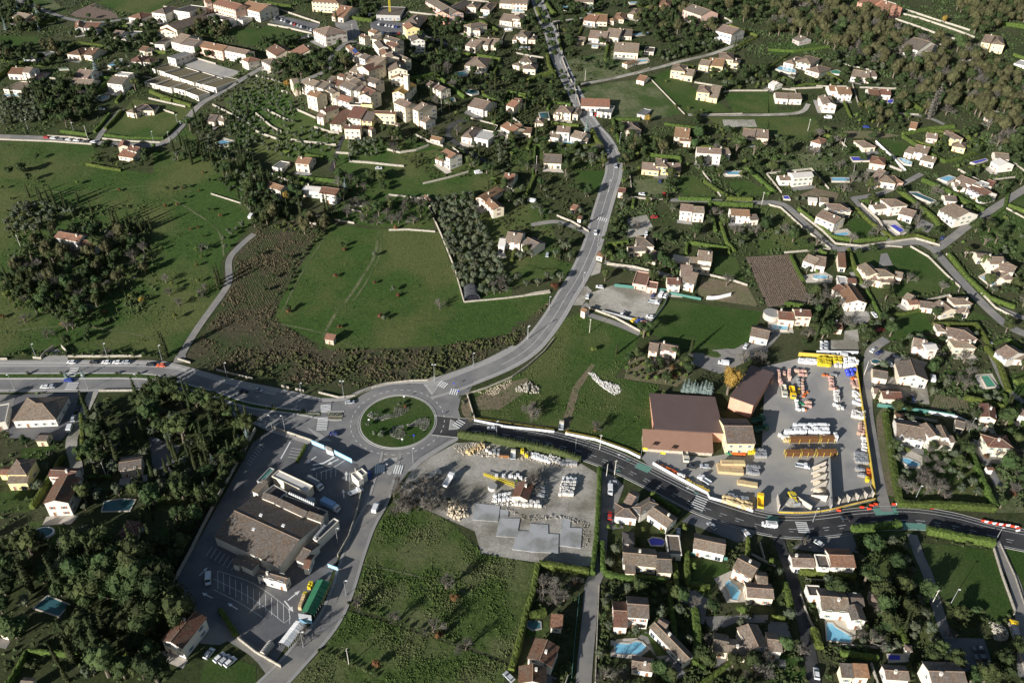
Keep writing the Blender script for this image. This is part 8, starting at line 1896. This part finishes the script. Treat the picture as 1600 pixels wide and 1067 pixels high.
scatter([0,40,130,50,280,90,290,280,110,330,0,290],67,dict(oak_tree=2,cypress_tree=1.4,olive_tree=1),3.612,2);trees('cypress_tree',[430,250,450,260],1.2);trees('golden_tree',[190,190],.9);trees('spruce_tree',[560,125,262,165],1.2)
scatter([110,290,500,290,420,420,300,400,130,370],53,dict(oak_tree=1,shrub=3,bright_bush=2,autumn_tree=.5),2.924,2);scatter([500,40,800,30,840,130,540,200],41,dict(oak_tree=1,bare_tree=1,shrub=1),3.784,2);scatter([500,200,1090,190,1110,360,740,340,500,300],67,dict(bare_tree=2.4,oak_tree=1,shrub=1.4),3.784,2,None,'old orchard',.95);scatter([1400,710,1590,690,1590,760,1400,790],15,dict(olive_tree=1,bare_tree=1),3.096,2)
tree_line('shrub',[130,780,200,740,240,600,280,540,420,400],14,1.3,1.5);trees('oak_tree',[110,680,60,760,20,540,200,560],.55)
# right side: the valley wood
T(800,0)
scatter([760,-10,1600,-10,1600,150,1500,160,1400,130,1250,160,1260,260,900,290,820,240,770,150],300,dict(autumn_tree=1,bare_tree=3,oak_tree=4,cypress_tree=.3),4.4,2,None,'wood at the upper right',1.05)
scatter([900,330,1290,270,1300,320,1060,370,950,400,900,380],47,dict(olive_tree=2,oak_tree=1),3.44,2,None,'belt above the dirt lane',.9);trees('cypress_tree',[1385,335],1.5,.02);trees('oak_tree',[600,410,430,400,405,560,580,450,530,440],1.05,.1);trees('bare_tree',[1530,290,1480,270,450,410,510,900,940,930,490,1000,1310,790,880,30],1.0)
trees('pine_tree',[1405,945,1400,960,1510,975],1.15);trees('golden_tree',[630,840,845,775],.75);trees('spruce_tree',[465,835,485,95],1.9);trees('cypress_tree',[563,800,565,760,120,800,150,850],.85,.1);trees('oak_tree',[150,680,290,650,1280,920,1080,980,830,970,700,1030],.95);trees('fruit_tree',[960,520,1020,680,1180,700,1100,690,600,300,300,640],.75)
for x,y in((925,500),(970,545),(1000,580),(950,530),(1050,650),(1100,665),(1180,690)):trees('bare_tree',[x,y],.5)
scatter([0,520,280,510,340,640,290,660,120,690,60,620],53,dict(shrub=3,oak_tree=1,fruit_tree=.6),3.268,2);scatter([590,900,700,760,820,880,940,900,1010,960,780,1000,620,1060],67,dict(oak_tree=2,shrub=1,autumn_tree=.7,fruit_tree=.7),3.268,2);scatter([1120,730,1420,830,1430,900,1350,1000,1160,900],44,dict(shrub=2,oak_tree=1,bright_bush=1),3.096,2);scatter([1140,420,1600,420,1600,560,1330,580,1290,540],47,dict(oak_tree=1,fruit_tree=1,olive_tree=1),3.612,2);scatter([270,0,560,0,560,80,470,100,290,110],41,dict(oak_tree=2,shrub=1),3.612,2);scatter([380,130,470,180,420,360,350,370,330,200],24,dict(oak_tree=1,bare_tree=.6),3.44,2);scatter([120,880,560,920,590,1060,200,980],35,dict(olive_tree=2,oak_tree=1,bare_tree=.7),3.784,1)
scatter([0,120,190,100,210,330,160,350,140,200,0,200],30,dict(shrub=2,oak_tree=1),3.096,2);scatter([0,600,130,700,250,760,180,900,0,900],38,dict(shrub=2,cypress_tree=1,palm_tree=.3),3.096,2)
T(1200,0)
scatter([0,-10,520,-10,640,90,700,200,780,240,830,330,1000,430,1130,560,1150,720,1020,730,900,600,760,480,680,400,420,350,260,230,0,230],330,dict(autumn_tree=2.6,oak_tree=2.6,bare_tree=2.6,cypress_tree=.15),4.4,2,None,'valley wood',1.35)
scatter([640,100,740,170,900,230,1290,330,1530,480,1610,520,1610,950,1450,940,1250,720,1150,560,1000,420,800,320,720,240],420,dict(bare_tree=4,autumn_tree=1.8,oak_tree=1.4),4.4,2,None,'lower valley wood',1.3)
scatter([1160,60,1330,-10,1610,-10,1610,150,1420,160,1400,230,1290,230],120,dict(autumn_tree=3,oak_tree=2,cypress_tree=.6),4.6,2,None,'hillside wood',1.2);trees('golden_tree',[1095,150],.9,.02);trees('cypress_tree',[105,180,170,200,690,190,715,170,735,150],1.6,.15);trees('poplar_tree',[1010,740,1025,730,1000,745],1.6,.08)
scatter([340,360,660,330,760,440,700,460,480,460,400,420],41,dict(oak_tree=2,olive_tree=1,bare_tree=.6),3.44,2);scatter([0,480,480,500,780,540,1000,560,760,560,480,550,0,560],41,dict(shrub=2,oak_tree=1,olive_tree=1),3.096,2);scatter([580,640,960,640,1000,740,830,850,640,820,540,760],67,dict(oak_tree=1.4,shrub=2,fruit_tree=1,autumn_tree=.5),3.268,2)
trees('oak_tree',[700,680,790,700,740,740],.9);trees('pine_tree',[450,900,370,840],.9);scatter([400,900,480,1067,300,1067,0,960,0,900,250,940],38,dict(shrub=2,bare_tree=1,olive_tree=.5),3.44,2);scatter([950,860,1260,820,1350,900,1260,960,1100,960],47,dict(shrub=2,fruit_tree=1,oak_tree=.6),2.752,2);trees('bright_bush',[1180,1050,1215,1040,1270,1060,1310,1050,1345,1055],1.6,.1);scatter([730,240,980,260,1240,310,1340,330,1230,300,900,240],27,dict(olive_tree=1,bare_tree=1),3.784,2);scatter([1400,960,1600,900,1600,1067,1540,1067],27,dict(oak_tree=1,shrub=1),3.44,2)
# garden planting everywhere else on the built-up right half
T(0,0,1)
scatter([780,220,950,300,930,350,900,400,800,400,700,300,680,270],70,dict(olive_tree=1.5,shrub=2.5,oak_tree=1,cypress_tree=.3),3.784,1)
scatter([950,240,1230,230,1230,310,1050,330,960,310],76,dict(shrub=3,oak_tree=1,fruit_tree=.8,bare_tree=.4),3.612,1);scatter([960,320,1180,330,1240,400,1180,480,1040,460,960,420],70,dict(shrub=3,oak_tree=1,olive_tree=.6),3.612,1)
scatter([1180,200,1600,240,1600,420,1240,400,1190,300],163,dict(shrub=4,oak_tree=1,olive_tree=.8,bare_tree=.5,bright_bush=.8),3.612,1);scatter([1180,470,1600,430,1600,640,1380,640,1340,540,1190,520],120,dict(shrub=4,oak_tree=1,olive_tree=.8,bare_tree=.5),3.612,1)
scatter([0,0,700,0,700,100,400,120,0,220],76,dict(shrub=3,oak_tree=1),3.612,1);scatter([700,0,880,0,900,200,720,210],91,dict(shrub=3,oak_tree=1,fruit_tree=.6),3.612,1);scatter([880,0,1060,0,1060,100,900,110],38,dict(shrub=3,oak_tree=1),3.612,1)
scatter([940,890,1600,840,1600,1090,930,1090],91,dict(shrub=4,oak_tree=.7,olive_tree=.8),3.612,1);scatter([1380,640,1600,640,1600,800,1560,800],56,dict(shrub=4,oak_tree=1),3.612,1)
T(0,0,1);tree_line('oak_tree',[836,-5,846,25,856,50,862,78,868,100],9,1.15,1.0);tree_line('oak_tree',[874,112,886,140,896,158],4,.8,.6);tree_line('oak_tree',[560,610],1) if False else None
tree_line('pine_tree',[240,620,280,632,330,650,380,672,405,690],9,1.35,2);tree_line('cypress_tree',[215,618,300,634,390,672],14,1.5,2.5);tree_line('oak_tree',[388,700,362,745,325,795,290,845],9,1.05,1.8);tree_line('oak_tree',[280,860,265,895,250,930],5,1.6,1.8);tree_line('cypress_tree',[378,700,340,760,300,820,270,880],12,1.15,4);tree_line('oak_tree',[225,885,240,925,262,960,290,975],7,2.3,2);tree_line('oak_tree',[180,900,200,950,230,1000],6,2.2,3)
plant_all()
# the woods and gardens go on outside the frame
R=random.Random(5);rim={'oak_tree':[],'shrub':[]}
while len(rim['oak_tree'])+len(rim['shrub'])<900:
 x,y=R.uniform(-620,620),R.uniform(60,900);px,py=topx((x,y,hgt(x,y)))
 if occ(x,y) or(-20<px<1620 and-12<py<1100) or not(-420<px<2020 and-60<py<1500):continue
 k=R.choice(['oak_tree','shrub','shrub']);rim[k].append((k,x,y,R.uniform(.8,1.3),'',''))
for k,L in rim.items():mass(k,L)
# ------------------------------------------------------------ ground cover
tufts('brushwood',[415,345,510,345,455,435,425,495,500,545,640,545,790,525,858,470,868,482,845,512,812,540,740,568,690,582,665,592,560,606,470,600,345,578,290,564,345,482,352,412],12000,'brush',.15,.7,2,'dry brushwood and brambles')
tufts('brushwood',[345,560,500,548,650,548,790,525,830,510,812,540,740,568,665,592,560,606,470,600,360,580],2600,'shrub',.3,1.3,2,'green brushwood')
tufts('grass',[612,786,650,790,700,812,752,862,840,882,815,990,790,1030,545,945,560,875,590,820],16000,'rough',.12,.4,2,'rough uneven grass')
tufts('grass',[536,952,640,985,795,1038,780,1090,420,1090,470,1050,505,1012],9000,'rough',.12,.35,2,'rough uneven grass')
tufts('grass',[872,500,910,488,1000,520,985,560,960,590,1030,602,1005,706,930,690,880,668,745,648,735,615,820,580,852,548],7000,'rough',.1,.35,2,'rough grass')
tufts('grass',[0,226,60,222,145,228,165,262,240,272,385,325,397,345,345,408,345,455,270,556,0,556],14000,'meadow',.1,.35,2,'meadow grass')
tufts('grass',[515,350,600,358,685,362,725,470,855,462,850,480,800,520,700,540,520,548,430,500,440,465,490,385],9000,'meadow',.08,.3,2,'meadow grass')
tufts('undergrowth',[1100,0,1600,0,1600,300,1500,190,1300,110,1050,70],12000,'shrub',.4,1.5,2,'undergrowth of the valley wood')
tufts('undergrowth',[0,600,420,680,270,930,280,1067,0,1067],2500,'shrub',.3,.9,2,'undergrowth of the wooded garden')
tufts('undergrowth',[10,330,230,320,250,480,130,520,10,460],3500,'shrub',.4,1.4,2,'undergrowth of the farmhouse grove')
tufts('undergrowth',[0,0,700,0,700,110,470,250,300,190,0,215],26000,'shrub',.25,1.1,1,'garden undergrowth');tufts('undergrowth',[640,30,880,0,960,300,900,430,700,300,620,240],20000,'shrub',.25,1.1,1,'garden undergrowth');tufts('undergrowth',[950,200,1600,200,1600,800,1380,640,1340,520,1180,480,960,420],36000,'shrub',.2,1.0,1,'garden undergrowth');tufts('undergrowth',[880,0,1600,0,1600,240,950,220],22000,'shrub',.2,1.0,1,'garden undergrowth');tufts('undergrowth',[930,840,1600,840,1600,1090,800,1090],22000,'shrub',.2,.9,1,'garden undergrowth')
# things nobody can tell apart share one group; unlabelled leftovers take their neighbours' words
seen={}
for o in list(sc.objects):
 if o.parent is None and o.get('label') and o.get('category'):
  w=[x for x in o['label'].lower().replace(',',' ').split() if not x.isdigit()]
  seen.setdefault(' '.join(w),[]).append(o)
for k,v in seen.items():
 if len(v)>1:
  g=v[0].get('group') or k
  for o in v:o['group']=g
print('TREES',KN,'objects',len(sc.objects))
